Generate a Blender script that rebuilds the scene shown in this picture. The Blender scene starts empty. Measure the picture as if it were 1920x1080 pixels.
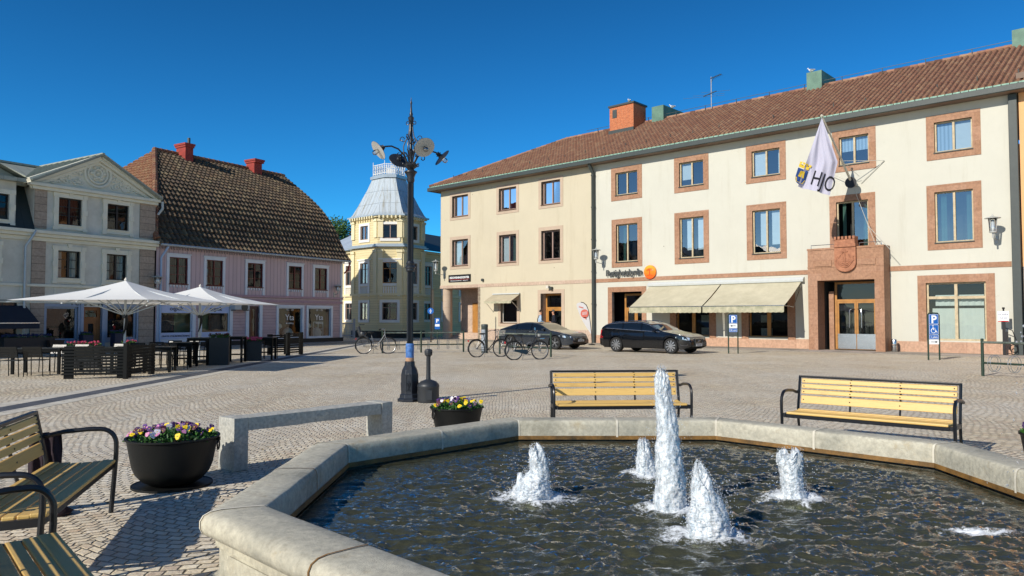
import bpy, math, random
import numpy as np
from mathutils import Vector, Matrix, noise
from math import sin, cos, pi, radians, sqrt, atan2
random.seed(7)
S = bpy.context.scene
COL = S.collection
# ------------------------------------------------------------------ camera
F = 1400.0
PIT = math.atan(55/1400)
CAM = Vector((0, 0, 1.6))
cd = bpy.data.cameras.new("camera"); cam = bpy.data.objects.new("camera", cd); COL.objects.link(cam)
cam.location = CAM; cam.rotation_euler = (radians(90)+PIT, 0, 0)
cd.sensor_width = 36; cd.lens = F/1920*36; cd.clip_end = 2000; cd.clip_start = 0.05
S.camera = cam
# ------------------------------------------------------------------ light
SUN_EL, SUN_AZ = radians(29.5), radians(225)
W = bpy.data.worlds.new("World"); S.world = W; W.use_nodes = True
nt = W.node_tree; bg = nt.nodes['Background']
sky = nt.nodes.new('ShaderNodeTexSky'); sky.sky_type = 'NISHITA'; sky.sun_disc = False
sky.sun_elevation = SUN_EL; sky.sun_rotation = SUN_AZ
sky.air_density = 1.0; sky.dust_density = 0.0; sky.ozone_density = 4.0; sky.altitude = 1500
hs = nt.nodes.new('ShaderNodeHueSaturation'); hs.inputs['Saturation'].default_value = 1.15; hs.inputs['Value'].default_value = 1.0
tm = nt.nodes.new('ShaderNodeMixRGB'); tm.blend_type = 'MULTIPLY'; 
# the clear sky is deepest blue away from the sun and paler round it
geo = nt.nodes.new('ShaderNodeTexCoord'); dt = nt.nodes.new('ShaderNodeVectorMath'); dt.operation = 'DOT_PRODUCT'; dt.inputs[1].default_value = (-.707, -.707, 0)
nt.links.new(geo.outputs['Generated'], dt.inputs[0])
mr = nt.nodes.new('ShaderNodeMapRange'); mr.inputs['From Min'].default_value = -.15; mr.inputs['From Max'].default_value = .55; mr.inputs['To Min'].default_value = 1; mr.inputs['To Max'].default_value = 0
nt.links.new(dt.outputs['Value'], mr.inputs['Value'])
nt.links.new(mr.outputs[0], tm.inputs[0]); tm.inputs[2].default_value = (.20, .84, 1.10, 1)
nt.links.new(sky.outputs[0], hs.inputs['Color']); nt.links.new(hs.outputs[0], tm.inputs[1]); 
sz = nt.nodes.new('ShaderNodeSeparateXYZ'); nt.links.new(geo.outputs['Generated'], sz.inputs[0])
m2 = nt.nodes.new('ShaderNodeMapRange'); m2.inputs['From Min'].default_value = .0; m2.inputs['From Max'].default_value = .42; m2.inputs['To Min'].default_value = 1.5; m2.inputs['To Max'].default_value = .9
nt.links.new(sz.outputs[2], m2.inputs['Value']); gn = nt.nodes.new('ShaderNodeVectorMath'); gn.operation = 'SCALE'
nt.links.new(tm.outputs[0], gn.inputs[0]); nt.links.new(m2.outputs[0], gn.inputs['Scale']); nt.links.new(gn.outputs[0], bg.inputs[0])
bg.inputs[1].default_value = 0.092
ld = bpy.data.lights.new("sun", 'SUN'); ld.energy = 4.3; ld.angle = radians(0.5); ld.color = (1, 0.935, 0.83)
sun = bpy.data.objects.new("sun", ld); COL.objects.link(sun)
sd = Vector((-sin(radians(45))*cos(SUN_EL), -cos(radians(45))*cos(SUN_EL), sin(SUN_EL)))
sun.rotation_euler = sd.to_track_quat('Z', 'Y').to_euler(); sun.location = sd*60
S.view_settings.view_transform = 'Standard'; S.view_settings.look = 'None'
S.view_settings.exposure = 0.18; S.view_settings.gamma = 1
S.render.engine = 'CYCLES'
try:
    S.cycles.max_bounces = 8; S.cycles.transparent_max_bounces = 16; S.cycles.caustics_refractive = False; S.cycles.caustics_reflective = False
except Exception: pass

# ------------------------------------------------------------------ pixel helpers (to measure positions off the photograph)
def ray(px, py):
    a = (px-960)/F; b = (540-py)/F
    return Vector((a, cos(PIT)-b*sin(PIT), sin(PIT)+b*cos(PIT)))
def G(px, py, z=0.0):
    d = ray(px, py); t = (z-CAM.z)/d.z
    return CAM+d*t
def atY(px, py, Y):
    d = ray(px, py); return CAM+d*(Y/d.y)
class Fr:
    def __init__(s, o, ang):
        s.o = Vector(o); s.ang = ang
        s.u = Vector((cos(ang), sin(ang), 0)); s.b = Vector((-sin(ang), cos(ang), 0))
    def __call__(s, u, b, z): return s.o+s.u*u+s.b*b+Vector((0, 0, z))
    def uz(s, px, py, b=0.0):
        d = ray(px, py); t = ((s.o-CAM).dot(s.b)+b)/d.dot(s.b)
        p = CAM+d*t-s.o
        return p.dot(s.u), p.z
    def bz(s, px, py, u):
        d = ray(px, py); t = ((s.o-CAM).dot(s.u)+u)/d.dot(s.u)
        p = CAM+d*t-s.o
        return p.dot(s.b), p.z
ID = Fr((0, 0, 0), 0)
# ------------------------------------------------------------------ materials
def lin(c):
    if isinstance(c, str):
        c = [int(c[i:i+2], 16)/255 for i in (0, 2, 4)]
        c = [x/12.92 if x <= .04045 else ((x+.055)/1.055)**2.4 for x in c]
    return (c[0], c[1], c[2], 1)
class NT:
    def __init__(s, name):
        s.m = bpy.data.materials.new(name); s.m.use_nodes = True; s.t = s.m.node_tree
        s.b = s.t.nodes['Principled BSDF']; s.out = s.t.nodes['Material Output']
    def n(s, ty, ins=None, **props):
        x = s.t.nodes.new('ShaderNode'+ty)
        for k, v in props.items(): setattr(x, k, v)
        for k, v in (ins or {}).items(): s.set(x, k, v)
        return x
    def set(s, x, k, v):
        i = x.inputs[k]
        if hasattr(v, 'outputs'): v = v.outputs[0]
        if isinstance(v, bpy.types.NodeSocket): s.t.links.new(v, i)
        else: i.default_value = v
    def math(s, op, a, b=None, c=None):
        x = s.n('Math', operation=op); s.set(x, 0, a)
        if b is not None: s.set(x, 1, b)
        if c is not None: s.set(x, 2, c)
        return x.outputs[0]
    def mix(s, f, a, b, mode='MIX'):
        x = s.n('MixRGB', blend_type=mode); s.set(x, 0, f); s.set(x, 1, a); s.set(x, 2, b); return x.outputs[0]
    def ramp(s, f, stops):
        x = s.n('ValToRGB'); s.set(x, 0, f); e = x.color_ramp.elements
        while len(e) < len(stops): e.new(0.5)
        for i, (p, c) in enumerate(stops):
            e[i].position = p; e[i].color = lin(c) if not isinstance(c, (int, float)) else (c, c, c, 1)
        return x.outputs[0]
    def coord(s, kind='Object'): return s.n('TexCoord').outputs[kind]
    def noise(s, scale, detail=4, vec=None, rough=.55, dist=0):
        x = s.n('TexNoise', {'Scale': scale, 'Detail': detail, 'Roughness': rough, 'Distortion': dist})
        if vec is not None: s.set(x, 'Vector', vec)
        return x.outputs[0]
    def bump(s, h, strength=.3, dist=.01):
        x = s.n('Bump', {'Height': h, 'Strength': strength, 'Distance': dist}); return x.outputs[0]
    def put(s, **k):
        for a, v in k.items(): s.set(s.b, {'color': 'Base Color', 'rough': 'Roughness', 'metal': 'Metallic', 'normal': 'Normal', 'coat': 'Coat Weight', 'coatr': 'Coat Roughness', 'spec': 'Specular IOR Level', 'ior': 'IOR', 'trans': 'Transmission Weight', 'alpha': 'Alpha', 'sheen': 'Sheen Weight', 'sss': 'Subsurface Weight'}[a], v)
        return s.m
MATS = {}
def mat(name, col, rough=.6, var=.12, scale=6, bump=.15, bscale=60, metal=0, coat=0, col2=None, bdist=.004, fine=.5):
    """painted or raw surface with soft wear, grain and bump"""
    if name in MATS: return MATS[name]
    t = NT(name); c = lin(col); v = t.coord()
    n1 = t.noise(scale, 5, v, .6); n2 = t.noise(scale*7, 4, v, .6)
    f = t.math('ADD', t.math('MULTIPLY', n1, 1-fine*.5), t.math('MULTIPLY', n2, fine*.5))
    lo = tuple(x*(1-var) for x in c[:3]); hi = tuple(min(1, x*(1+var)) for x in c[:3])
    if col2: lo = lin(col2)[:3]
    cc = t.ramp(f, [(.32, lo), (.68, hi)])
    t.put(color=cc, rough=t.math('ADD', t.math('MULTIPLY', n2, .2), rough-.1), metal=metal, coat=coat)
    if bump: t.put(normal=t.bump(t.noise(bscale, 5, v, .7), bump, bdist))
    MATS[name] = t.m; return t.m
def plaster(name, col, stain):
    t = NT(name); v = t.coord(); c = lin(col)
    big = t.noise(.35, 6, v, .7); st = t.noise(1.0, 6, t.n('Mapping', {'Vector': v, 'Scale': (1.6, 1.6, .16)}), .75)
    cc = t.ramp(big, [(.3, tuple(x*.94 for x in c[:3])), (.7, tuple(min(1, x*1.03) for x in c[:3]))])
    cc = t.mix(t.ramp(st, [(.54, 0), (.78, .45)]), cc, lin(stain)); cc = t.mix(t.ramp(t.noise(2.3, 8, v, .8), [(.63, 0), (.7, .35)]), cc, lin(stain))
    sp = t.n('TexVoronoi', {'Vector': v, 'Scale': .9}); cc = t.mix(t.math('LESS_THAN', sp.outputs['Distance'], .028), cc, lin('6d6455'))
    h = t.math('ADD', t.noise(45, 5, v, .7), t.math('MULTIPLY', big, 2))
    MATS[name] = t.put(color=cc, rough=.87, normal=t.bump(h, .25, .004)); return MATS[name]
def spec(m, v): m.node_tree.nodes['Principled BSDF'].inputs['Specular IOR Level'].default_value = v; return m
def attr_mat(name, cols, rough=.7, bump=.2, bscale=80, extra=.25, lich=None):
    """colour chosen per tile or leaf by the stored attribute rnd"""
    t = NT(name); a = t.n('Attribute', attribute_name='rnd').outputs['Fac']
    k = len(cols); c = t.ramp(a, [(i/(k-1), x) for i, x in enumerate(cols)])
    nn = t.noise(5, 5, t.coord(), .7)
    c = t.mix(extra, c, t.ramp(nn, [(.3, .05), (.7, .9)]), 'OVERLAY')
    if lich: c = t.mix(t.ramp(t.noise(lich[1], 6, t.coord(), .75), [(.48, 0), (.62, lich[2])]), c, lin(lich[0]))
    t.put(color=c, rough=rough)
    if bump: t.put(normal=t.bump(t.noise(bscale, 3, t.coord()), bump, .004))
    return t.m
def boards(name, col, axis, pitch, gap=.08, rough=.7, var=.08, depth=.6, weather=None, slant=True):
    """timber boarding: axis 0/1 = along frame u (vertical boards), 2 = z (horizontal boards); uses UV = (u, z) in metres"""
    t = NT(name); uv = t.n('UVMap').outputs[0]; sp = t.n('SeparateXYZ', {0: uv})
    x = t.math('DIVIDE', sp.outputs[0 if axis == 0 else 1], pitch)
    fr = t.math('FRACT', x); idx = t.math('FLOOR', x)
    wn = t.n('TexWhiteNoise', {'W': idx}, noise_dimensions='1D').outputs[0]
    g = t.math('LESS_THAN', fr, gap)
    c = lin(col)
    base = t.ramp(t.math('ADD', t.math('MULTIPLY', wn, .5), t.math('MULTIPLY', t.noise(3, 5, t.coord(), .7), .5)),
                  [(.25, tuple(q*(1-var) for q in c[:3])), (.75, tuple(min(1, q*(1+var)) for q in c[:3]))])
    if weather: base = t.mix(t.ramp(t.noise(2.2, 6, t.coord(), .75), [(.5, 0), (.72, .7)]), base, lin(weather))
    base = t.mix(t.math('MULTIPLY', g, .45), base, tuple(q*.35 for q in c[:3])+(1,))
    h = t.math('SUBTRACT', t.math('MULTIPLY', fr, 1.0 if slant else 0), t.math('MULTIPLY', g, 1.0))
    h = t.math('ADD', h, t.math('MULTIPLY', t.noise(40, 4, t.coord()), .15))
    t.put(color=base, rough=rough, normal=t.bump(h, depth, .02)); return t.m
def blocks(name, cols, bw, bh, mortar='8a7668', ms=.008, rough=.75, bump=.25, var=.5, uvscale=1, offset=.5, spot=None, msm=.2):
    """stone or brick courses from UV metres"""
    t = NT(name); uv = t.n('UVMap').outputs[0]
    br = t.n('TexBrick', {'Vector': uv, 'Color1': lin(cols[0]), 'Color2': lin(cols[1]), 'Mortar': lin(mortar), 'Scale': 1, 'Mortar Size': ms, 'Mortar Smooth': msm, 'Bias': 0, 'Brick Width': bw, 'Row Height': bh}, offset=offset)
    n = t.noise(9, 6, t.coord(), .7); c = t.mix(.35, br.outputs[0], t.ramp(n, [(.3, .12), (.7, .88)]), 'OVERLAY')
    if spot: c = t.mix(t.ramp(t.noise(3, 7, t.coord(), .8), [(.55, 0), (.7, .55)]), c, lin(spot))
    h = t.math('ADD', t.math('MULTIPLY', br.outputs[1], -1.0), t.math('MULTIPLY', t.noise(70, 4, t.coord(), .7), .35))
    t.put(color=c, rough=rough, normal=t.bump(h, bump, .01)); return t.m
def glass(name, tint=(.75, .85, .9), refl=.32, rough=.0, blend=.35):
    t = NT(name); t.t.nodes.remove(t.b)
    lw = t.n('LayerWeight', {'Blend': blend})
    f = t.math('MULTIPLY_ADD', lw.outputs['Fresnel'], 1.0-refl, refl)
    v = t.coord(); bm = t.bump(t.noise(1.3, 2, v), .05, .05)
    a = t.n('BsdfTransparent', {'Color': tuple(tint)+(1,)}); b = t.n('BsdfGlossy', {'Color': (.95, .97, 1, 1), 'Roughness': rough, 'Normal': bm})
    m = t.n('MixShader', {0: f, 1: a, 2: b}); t.set(t.out, 'Surface', m); return t.m
# ------------------------------------------------------------------ mesh builder
ROOTLOC = {}
class M:
    def __init__(s, fr=ID): s.v = []; s.f = []; s.mi = []; s.rn = []; s.uv = []; s.fr = fr; s.m = 0; s.r = None; s.xf = None
    def P(s, p):
        if s.xf is not None: p = s.xf @ Vector(p)
        return s.fr(p[0], p[1], p[2])
    def add(s, pts, faces, uv=None, r=None):
        o = len(s.v); s.v += [s.P(p) for p in pts]
        rr = r if r is not None else (s.r if s.r is not None else 0)
        for k, f in enumerate(faces):
            s.f.append([o+i for i in f]); s.mi.append(s.m); s.rn.append(rr)
            if uv: s.uv.append([uv[i] for i in f])
            else:
                p0, p1, p2 = (Vector(pts[f[i]]) for i in (0, 1, 2)); n = (p1-p0).cross(p2-p0)
                a = [abs(x) for x in n]
                if a[2] >= max(a[0], a[1])*1.0: s.uv.append([(pts[i][0], pts[i][1]) for i in f])
                elif a[1] >= a[0]: s.uv.append([(pts[i][0], pts[i][2]) for i in f])
                else: s.uv.append([(pts[i][1], pts[i][2]) for i in f])
        return s
    def box(s, x0, y0, z0, x1, y1, z1):
        x0, x1 = sorted((x0, x1)); y0, y1 = sorted((y0, y1)); z0, z1 = sorted((z0, z1))
        p = [(x0, y0, z0), (x1, y0, z0), (x1, y1, z0), (x0, y1, z0), (x0, y0, z1), (x1, y0, z1), (x1, y1, z1), (x0, y1, z1)]
        return s.add(p, [(0, 3, 2, 1), (4, 5, 6, 7), (0, 1, 5, 4), (1, 2, 6, 5), (2, 3, 7, 6), (3, 0, 4, 7)])
    def bar(s, a, b, w, h=None, up=(0, 0, 1)):
        """rectangular bar from a to b"""
        a = Vector(a); b = Vector(b); h = h or w; d = (b-a).normalized(); upv = Vector(up)
        if abs(d.dot(upv)) > .98: upv = Vector((1, 0, 0))
        r = d.cross(upv).normalized()*w/2; q = r.cross(d).normalized()*h/2
        p = [a-r-q, a+r-q, a+r+q, a-r+q, b-r-q, b+r-q, b+r+q, b-r+q]
        return s.add(p, [(0, 1, 2, 3), (7, 6, 5, 4), (0, 4, 5, 1), (1, 5, 6, 2), (2, 6, 7, 3), (3, 7, 4, 0)])
    def tube(s, pts, r, n=8, cap=True, closed=False):
        pts = [Vector(p) for p in pts]; N = len(pts); rs = r if isinstance(r, (list, tuple)) else [r]*N
        vs = []; nrm = None
        for i, p in enumerate(pts):
            if closed: d = (pts[(i+1) % N]-pts[i-1]).normalized()
            else: d = (pts[min(i+1, N-1)]-pts[max(i-1, 0)]).normalized()
            if nrm is None:
                nrm = d.orthogonal().normalized()
            nrm = (nrm-d*nrm.dot(d)).normalized(); bn = d.cross(nrm)
            for k in range(n):
                a = 2*pi*k/n; vs.append(p+(nrm*cos(a)+bn*sin(a))*rs[i])
        fs = []
        for i in range(N if closed else N-1):
            j = (i+1) % N
            for k in range(n):
                k2 = (k+1) % n; fs.append((i*n+k, i*n+k2, j*n+k2, j*n+k))
        if cap and not closed: fs += [tuple(range(n-1, -1, -1)), tuple((N-1)*n+k for k in range(n))]
        return s.add(vs, fs)
    def cyl(s, a, b, r, r2=None, n=16): return s.tube([a, b], [r, r if r2 is None else r2], n)
    def lathe(s, prof, c=(0, 0, 0), n=24, sx=1, sy=1, ph=0):
        vs = []; fs = []
        for (r, z) in prof:
            for k in range(n):
                a = 2*pi*k/n+ph; vs.append((c[0]+r*cos(a)*sx, c[1]+r*sin(a)*sy, c[2]+z))
        L = len(prof)
        for i in range(L-1):
            for k in range(n):
                k2 = (k+1) % n; fs.append((i*n+k, i*n+k2, (i+1)*n+k2, (i+1)*n+k))
        if prof[0][0] > 1e-4: fs.append(tuple(range(n-1, -1, -1)))
        if prof[-1][0] > 1e-4: fs.append(tuple((L-1)*n+k for k in range(n)))
        return s.add(vs, fs)
    def sphere(s, c, r, n=12, m=8, sz=1): 
        return s.lathe([(max(r*sin(pi*i/m), 1e-5), -r*sz*cos(pi*i/m)) for i in range(m+1)], c, n)
    def prism(s, poly, a0, a1, axis=1):
        """polygon in the two other axes, extruded along axis"""
        def q(p, a): return {0: (a, p[0], p[1]), 1: (p[0], a, p[1]), 2: (p[0], p[1], a)}[axis]
        n = len(poly); pts = [q(p, a0) for p in poly]+[q(p, a1) for p in poly]
        return s.add(pts, [tuple(range(n)), tuple(range(2*n-1, n-1, -1))]+[(i, i+n, (i+1) % n+n, (i+1) % n) for i in range(n)])
    def quad(s, a, b, c, d, uv=None): return s.add([a, b, c, d], [(0, 1, 2, 3)], uv)
    def ico(s, c, r, r3=None):
        t = .618; vs = [(0, 1, t), (0, 1, -t), (0, -1, t), (0, -1, -t), (1, t, 0), (1, -t, 0), (-1, t, 0), (-1, -t, 0), (t, 0, 1), (-t, 0, 1), (t, 0, -1), (-t, 0, -1)]
        fs = [(0, 8, 4), (0, 4, 6), (0, 6, 9), (0, 9, 2), (0, 2, 8), (8, 2, 5), (8, 5, 4), (4, 5, 10), (4, 10, 1), (4, 1, 6), (6, 1, 11), (6, 11, 9), (9, 11, 7), (9, 7, 2), (2, 7, 5), (5, 7, 3), (5, 3, 10), (10, 3, 1), (1, 3, 11), (11, 3, 7)]
        k = r/1.175; rz = (r3 or r)/1.175
        return s.add([(c[0]+x*k, c[1]+y*k, c[2]+z*rz) for x, y, z in vs], fs)
    def make(s, name, mats, parent=None, smooth=False, bev=0, fix=True, sub=0, loc=None):
        me = bpy.data.meshes.new(name)
        off = Vector(loc) if loc is not None else (ROOTLOC.get(parent.name, Vector((0, 0, 0))) if parent else Vector((0, 0, 0)))
        me.from_pydata([tuple(v-off) for v in s.v], [], s.f)
        if not isinstance(mats, (list, tuple)): mats = [mats]
        for m in mats: me.materials.append(m)
        me.polygons.foreach_set('material_index', s.mi)
        uvl = me.uv_layers.new(name='UVMap'); flat = [c for f in s.uv for p in f for c in p]
        uvl.data.foreach_set('uv', flat)
        at = me.attributes.new('rnd', 'FLOAT', 'FACE'); at.data.foreach_set('value', s.rn)
        if fix and len(s.f) < 30000:
            import bmesh
            bm = bmesh.new(); bm.from_mesh(me); bmesh.ops.recalc_face_normals(bm, faces=bm.faces); bm.to_mesh(me); bm.free()
        if smooth:
            for p in me.polygons: p.use_smooth = True
            if smooth != 'full':
                try: me.set_sharp_from_angle(angle=radians(smooth if smooth > 1 else 40))
                except Exception: pass
        me.update()
        o = bpy.data.objects.new(name, me); COL.objects.link(o)
        if parent is not None: o.parent = parent
        elif loc is not None: o.location = loc
        ROOTLOC[o.name] = off
        if bev:
            b = o.modifiers.new('b', 'BEVEL'); b.width = bev; b.segments = 2; b.limit_method = 'ANGLE'; b.angle_limit = radians(40)
        if sub:
            b = o.modifiers.new('s', 'SUBSURF'); b.levels = sub; b.render_levels = sub
        return o
def split_make(b, name, m, parent, **k):
    """one object per separate piece"""
    par = list(range(len(b.v)))
    def find(i):
        while par[i] != i: par[i] = par[par[i]]; i = par[i]
        return i
    for f in b.f:
        for i in f[1:]: par[find(i)] = find(f[0])
    grp = {}
    for k_, f in enumerate(b.f): grp.setdefault(find(f[0]), []).append(k_)
    out = []
    for fs in grp.values():
        c = M(); ix = {}
        for q in fs:
            for i in b.f[q]:
                if i not in ix: ix[i] = len(c.v); c.v.append(b.v[i])
            c.f.append([ix[i] for i in b.f[q]]); c.mi.append(b.mi[q]); c.rn.append(b.rn[q]); c.uv.append(b.uv[q])
        out.append(c.make(name, m, parent, **k))
    return out
def tag(o, label=None, cat=None, group=None, kind=None):
    if label: o['label'] = label
    if cat: o['category'] = cat
    if group: o['group'] = group
    if kind: o['kind'] = kind
    return o
def empty(name, loc, label, cat, group=None, rz=0):
    o = bpy.data.objects.new(name, None); COL.objects.link(o); o.location = loc; o.rotation_euler = (0, 0, rz)
    o.empty_display_size = .1; ROOTLOC[o.name] = Vector(loc)
    return tag(o, label, cat, group)
def local(name, label, cat, group=None):
    """root built at the origin, moved afterwards"""
    return empty(name, (0, 0, 0), label, cat, group)
def kids(o): return [c for c in bpy.data.objects if c.parent == o]
KC = {}
def copy_tree(o, parent=None):
    if o.name not in KC: KC[o.name] = kids(o)
    c = o.copy(); COL.objects.link(c)
    if parent is not None: c.parent = parent
    for ch in KC[o.name]: copy_tree(ch, c)
    return c
def place(o, p, rz=0): o.location = Vector(p); o.rotation_euler = (0, 0, rz); return o
def text(s, size, mat_, parent, name='lettering', pos=None, thick=.006, fr=ID, width=None, bold=0, shear=0, spacing=1, map_=None, label=None):
    """pos = (u centre, back, z baseline): upright lettering on a frame, reading along +u"""
    cu = bpy.data.curves.new('txt', 'FONT'); cu.body = s; cu.size = size; cu.align_x = 'CENTER'; cu.extrude = thick/2 if not map_ else 0
    cu.offset = bold; cu.resolution_u = 3; cu.shear = shear; cu.space_character = spacing
    ob = bpy.data.objects.new('txt', cu); COL.objects.link(ob)
    dg = bpy.context.evaluated_depsgraph_get(); me = bpy.data.meshes.new_from_object(ob.evaluated_get(dg))
    COL.objects.unlink(ob); bpy.data.objects.remove(ob)
    xs = [v.co.x for v in me.vertices]; k = 1
    if width and xs: k = width/(max(xs)-min(xs))
    b = M(fr); pts = []
    for v in me.vertices:
        if map_: pts.append(map_(v.co.x*k, v.co.y))
        else: pts.append((pos[0]+v.co.x*k, pos[1]-v.co.z, pos[2]+v.co.y))
    b.add(pts, [tuple(p.vertices) for p in me.polygons])
    return b.make(name, mat_, parent, fix=False)
# ------------------------------------------------------------------ shared materials
def cobble():
    t = NT('granite_setts'); v = t.coord(); sp = t.n('SeparateXYZ', {0: v}); x, y = sp.outputs[0], sp.outputs[1]
    w = 1.5
    xs = t.math('DIVIDE', x, w); ci = t.math('FLOOR', xs); fr = t.math('SUBTRACT', t.math('FRACT', xs), .5)
    arch = t.math('MULTIPLY', t.math('MULTIPLY', fr, fr), -1.15)
    wob = t.n('TexNoise', {'Vector': v, 'Scale': 1.1, 'Detail': 2}); wo = t.n('SeparateXYZ', {0: wob.outputs['Color']})
    wob2 = t.n('TexNoise', {'Vector': v, 'Scale': 9, 'Detail': 2}); w2 = t.n('SeparateXYZ', {0: wob2.outputs['Color']})
    yy = t.math('ADD', t.math('ADD', y, arch), t.math('MULTIPLY_ADD', wo.outputs[0], .16, t.math('MULTIPLY', w2.outputs[0], .03)))
    xx = t.math('ADD', x, t.math('MULTIPLY_ADD', wo.outputs[1], .2, t.math('MULTIPLY', w2.outputs[1], .04)))
    vec = t.n('CombineXYZ', {0: xx, 1: yy})
    br = t.n('TexBrick', {'Vector': vec, 'Color1': (0, 0, 0, 1), 'Color2': (1, 1, 1, 1), 'Mortar': (.5, .5, .5, 1), 'Scale': 1, 'Mortar Size': .013, 'Mortar Smooth': 1.0, 'Bias': 0, 'Brick Width': .112, 'Row Height': .092}, offset=.5)
    rnd = br.outputs[0]; gap = br.outputs[1]
    c = t.ramp(rnd, [(.0, 'ccb9a0'), (.2, 'dacdb6'), (.4, 'e6dac2'), (.6, 'd9cab2'), (.8, 'cec5b2'), (1, 'efe3ca')])
    big = t.noise(.35, 5, v, .65); c = t.mix(.7, c, t.ramp(big, [(.3, .34), (.7, .66)]), 'OVERLAY')
    c = t.mix(t.ramp(t.noise(.9, 7, v, .8), [(.60, 0), (.72, .5)]), c, lin('8d8069')); c = t.mix(t.ramp(t.noise(.23, 6, v, .75), [(.60, 0), (.68, .5)]), c, lin('efe6d4'))
    gr = t.noise(120, 3, v, .8); c = t.mix(.35, c, t.ramp(gr, [(.3, .2), (.7, .8)]), 'OVERLAY')
    c = t.mix(.4, c, t.ramp(t.noise(11, 4, v, .8), [(.3, .2), (.7, .8)]), 'OVERLAY'); g2 = t.ramp(gap, [(.35, 0), (1, .78)]); c = t.mix(g2, c, t.mix(t.ramp(t.noise(.8, 4, v), [(.5, 0), (.7, 1)]), lin('625948'), lin('837862')))
    h = t.math('SUBTRACT', t.math('MULTIPLY', t.noise(28, 5, v, .65), .6), t.math('MULTIPLY', gap, 1.15))
    h = t.math('ADD', h, t.math('MULTIPLY', rnd, .35))
    return t.put(color=c, rough=t.math('MULTIPLY_ADD', rnd, .2, .55), normal=t.bump(h, .95, .016), spec=.35)
M_cob = cobble()
M_slab_l = blocks('paving_slab_pale', ('d2cbbb', 'c2bbac'), .9, .42, '5d5a54', .006, .75, .3)
M_slab_d = blocks('paving_slab_dark', ('5b5d62', '4c4f55'), .5, .25, '3a3b3e', .006, .75, .3)
M_slab_r = blocks('pavement_slab', ('a39a8d', '8f877c'), 1.1, .7, '565048', .01, .8, .3, spot='7c7468')
M_cream = plaster('cream_plaster', 'c5bba3', 'a99c80')
M_white = plaster('offwhite_plaster', 'c7c5b8', 'aba591')
M_sand = blocks('red_sandstone', ('a57f66', '9b7459'), .75, .62, '946c56', .006, .8, .35, spot='8a5a45')
M_sandp = blocks('pink_plinth_stone', ('bf9b82', 'b48f77'), 1.25, .85, 'a0735c', .006, .8, .35, spot='b0795f')
M_beige = mat('beige_stone', 'b8a48f', .8, .08, 2, .2, 60)
M_pinkst = blocks('pinkish_stone', ('bea794', 'b39c89'), .8, .5, '978475', .006, .8, .25)
M_woodlt = mat('varnished_oak', 'a8763a', .45, .25, 3, .15, 30)
M_wooddk = mat('brown_frame_paint', '6b4f3e', .5, .15, 6, .1)
M_frame = mat('weathered_window_frame', 'b9a888', .6, .25, 5, .25, 60)
M_framew = mat('white_window_frame', 'cfc9bd', .5, .1, 5, .1)
M_mull = mat('mauve_brown_frame', '9b8378', .5, .1, 5, .1)
M_redfr = mat('dark_red_frame', '5a1b1c', .5, .15, 6, .1)
M_blackfr = mat('black_frame', '17120f', .45, .15, 6, .1)
M_glass = glass('window_glass', (.74, .84, .9), .20)
M_glassd = glass('old_window_glass', (.6, .66, .66), .03, blend=.18)
M_shopgl = glass('shop_glass', (.7, .76, .74), .04, blend=.22)
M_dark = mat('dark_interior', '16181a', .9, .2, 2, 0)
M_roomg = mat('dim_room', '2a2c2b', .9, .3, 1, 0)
M_curt = mat('white_curtain', 'dfe3e0', .9, .06, 3, .1)
M_curtg = mat('green_curtain', '3f6257', .9, .15, 3, .1)
M_stripe = boards('striped_blind', 'b9cddc', 0, .16, .45, .8, .02, 0, None, False)
M_black = mat('black_iron', '14161a', .42, .25, 8, .25, 90)
M_gutter = mat('dark_green_metal', '3a413f', .5, .12, 3, .1)
M_green = mat('verdigris_sheet', '5e7f6d', .6, .2, 2, .15, 40, col2='4a6a5c')
M_verd = mat('copper_strip', '8fb3a0', .6, .3, 9, .2, 60, col2='5a7c6c')
M_soff = mat('brown_soffit', '7b695c', .8, .08, 2, .1)
M_zinc = mat('zinc_sheet', 'a6b2bb', .42, .1, 1.5, .1, 20, metal=.35)
M_chrome = mat('brushed_steel', 'c6c9cc', .25, .05, 6, .03, metal=1)
M_lampw = mat('white_lamp_glass', 'e9ecec', .3, .02, 4, 0)
M_signblue = mat('sign_blue', '1460b4', .4, .04, 3, 0)
M_signwhite = mat('sign_white', 'eef0f0', .4, .03, 3, 0)
M_signblack = mat('sign_black', '141012', .4, .1, 3, 0)
M_postg = mat('dark_green_paint', '25382b', .45, .2, 8, .2)
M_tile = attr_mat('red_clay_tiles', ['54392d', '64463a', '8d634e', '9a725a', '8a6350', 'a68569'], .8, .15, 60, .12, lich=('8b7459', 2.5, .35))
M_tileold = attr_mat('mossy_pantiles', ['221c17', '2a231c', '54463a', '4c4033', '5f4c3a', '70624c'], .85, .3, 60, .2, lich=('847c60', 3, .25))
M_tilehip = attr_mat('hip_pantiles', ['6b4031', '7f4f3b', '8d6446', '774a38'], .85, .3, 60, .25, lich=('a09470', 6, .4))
M_brick = blocks('orange_brick', ('c26a3c', 'b45c33'), .24, .075, 'b08a6c', .01, .85, .4)
M_brickr = mat('red_painted_brick', '9c3a2e', .8, .18, 4, .3, 50, col2='7f2f28')
# ------------------------------------------------------------------ ground
g = M(); k = 220
g.quad((-k, -60, 0), (k, -60, 0), (k, 400, 0), (-k, 400, 0)); tag(g.make('ground', M_cob), kind='structure')
def strip(name, x0, x1, y0, y1, z, m):
    b = M(); b.quad((x0, y0, z), (x1, y0, z), (x1, y1, z), (x0, y1, z)); return tag(b.make(name, m), kind='structure')
strip('path', -8.64, -8.3, 4, 46, .004, M_slab_l); strip('path_dark_band', -9.1, -8.64, 4, 46, .004, M_slab_d); strip('path', -9.5, -9.1, 4, 46, .004, M_slab_l)
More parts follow.
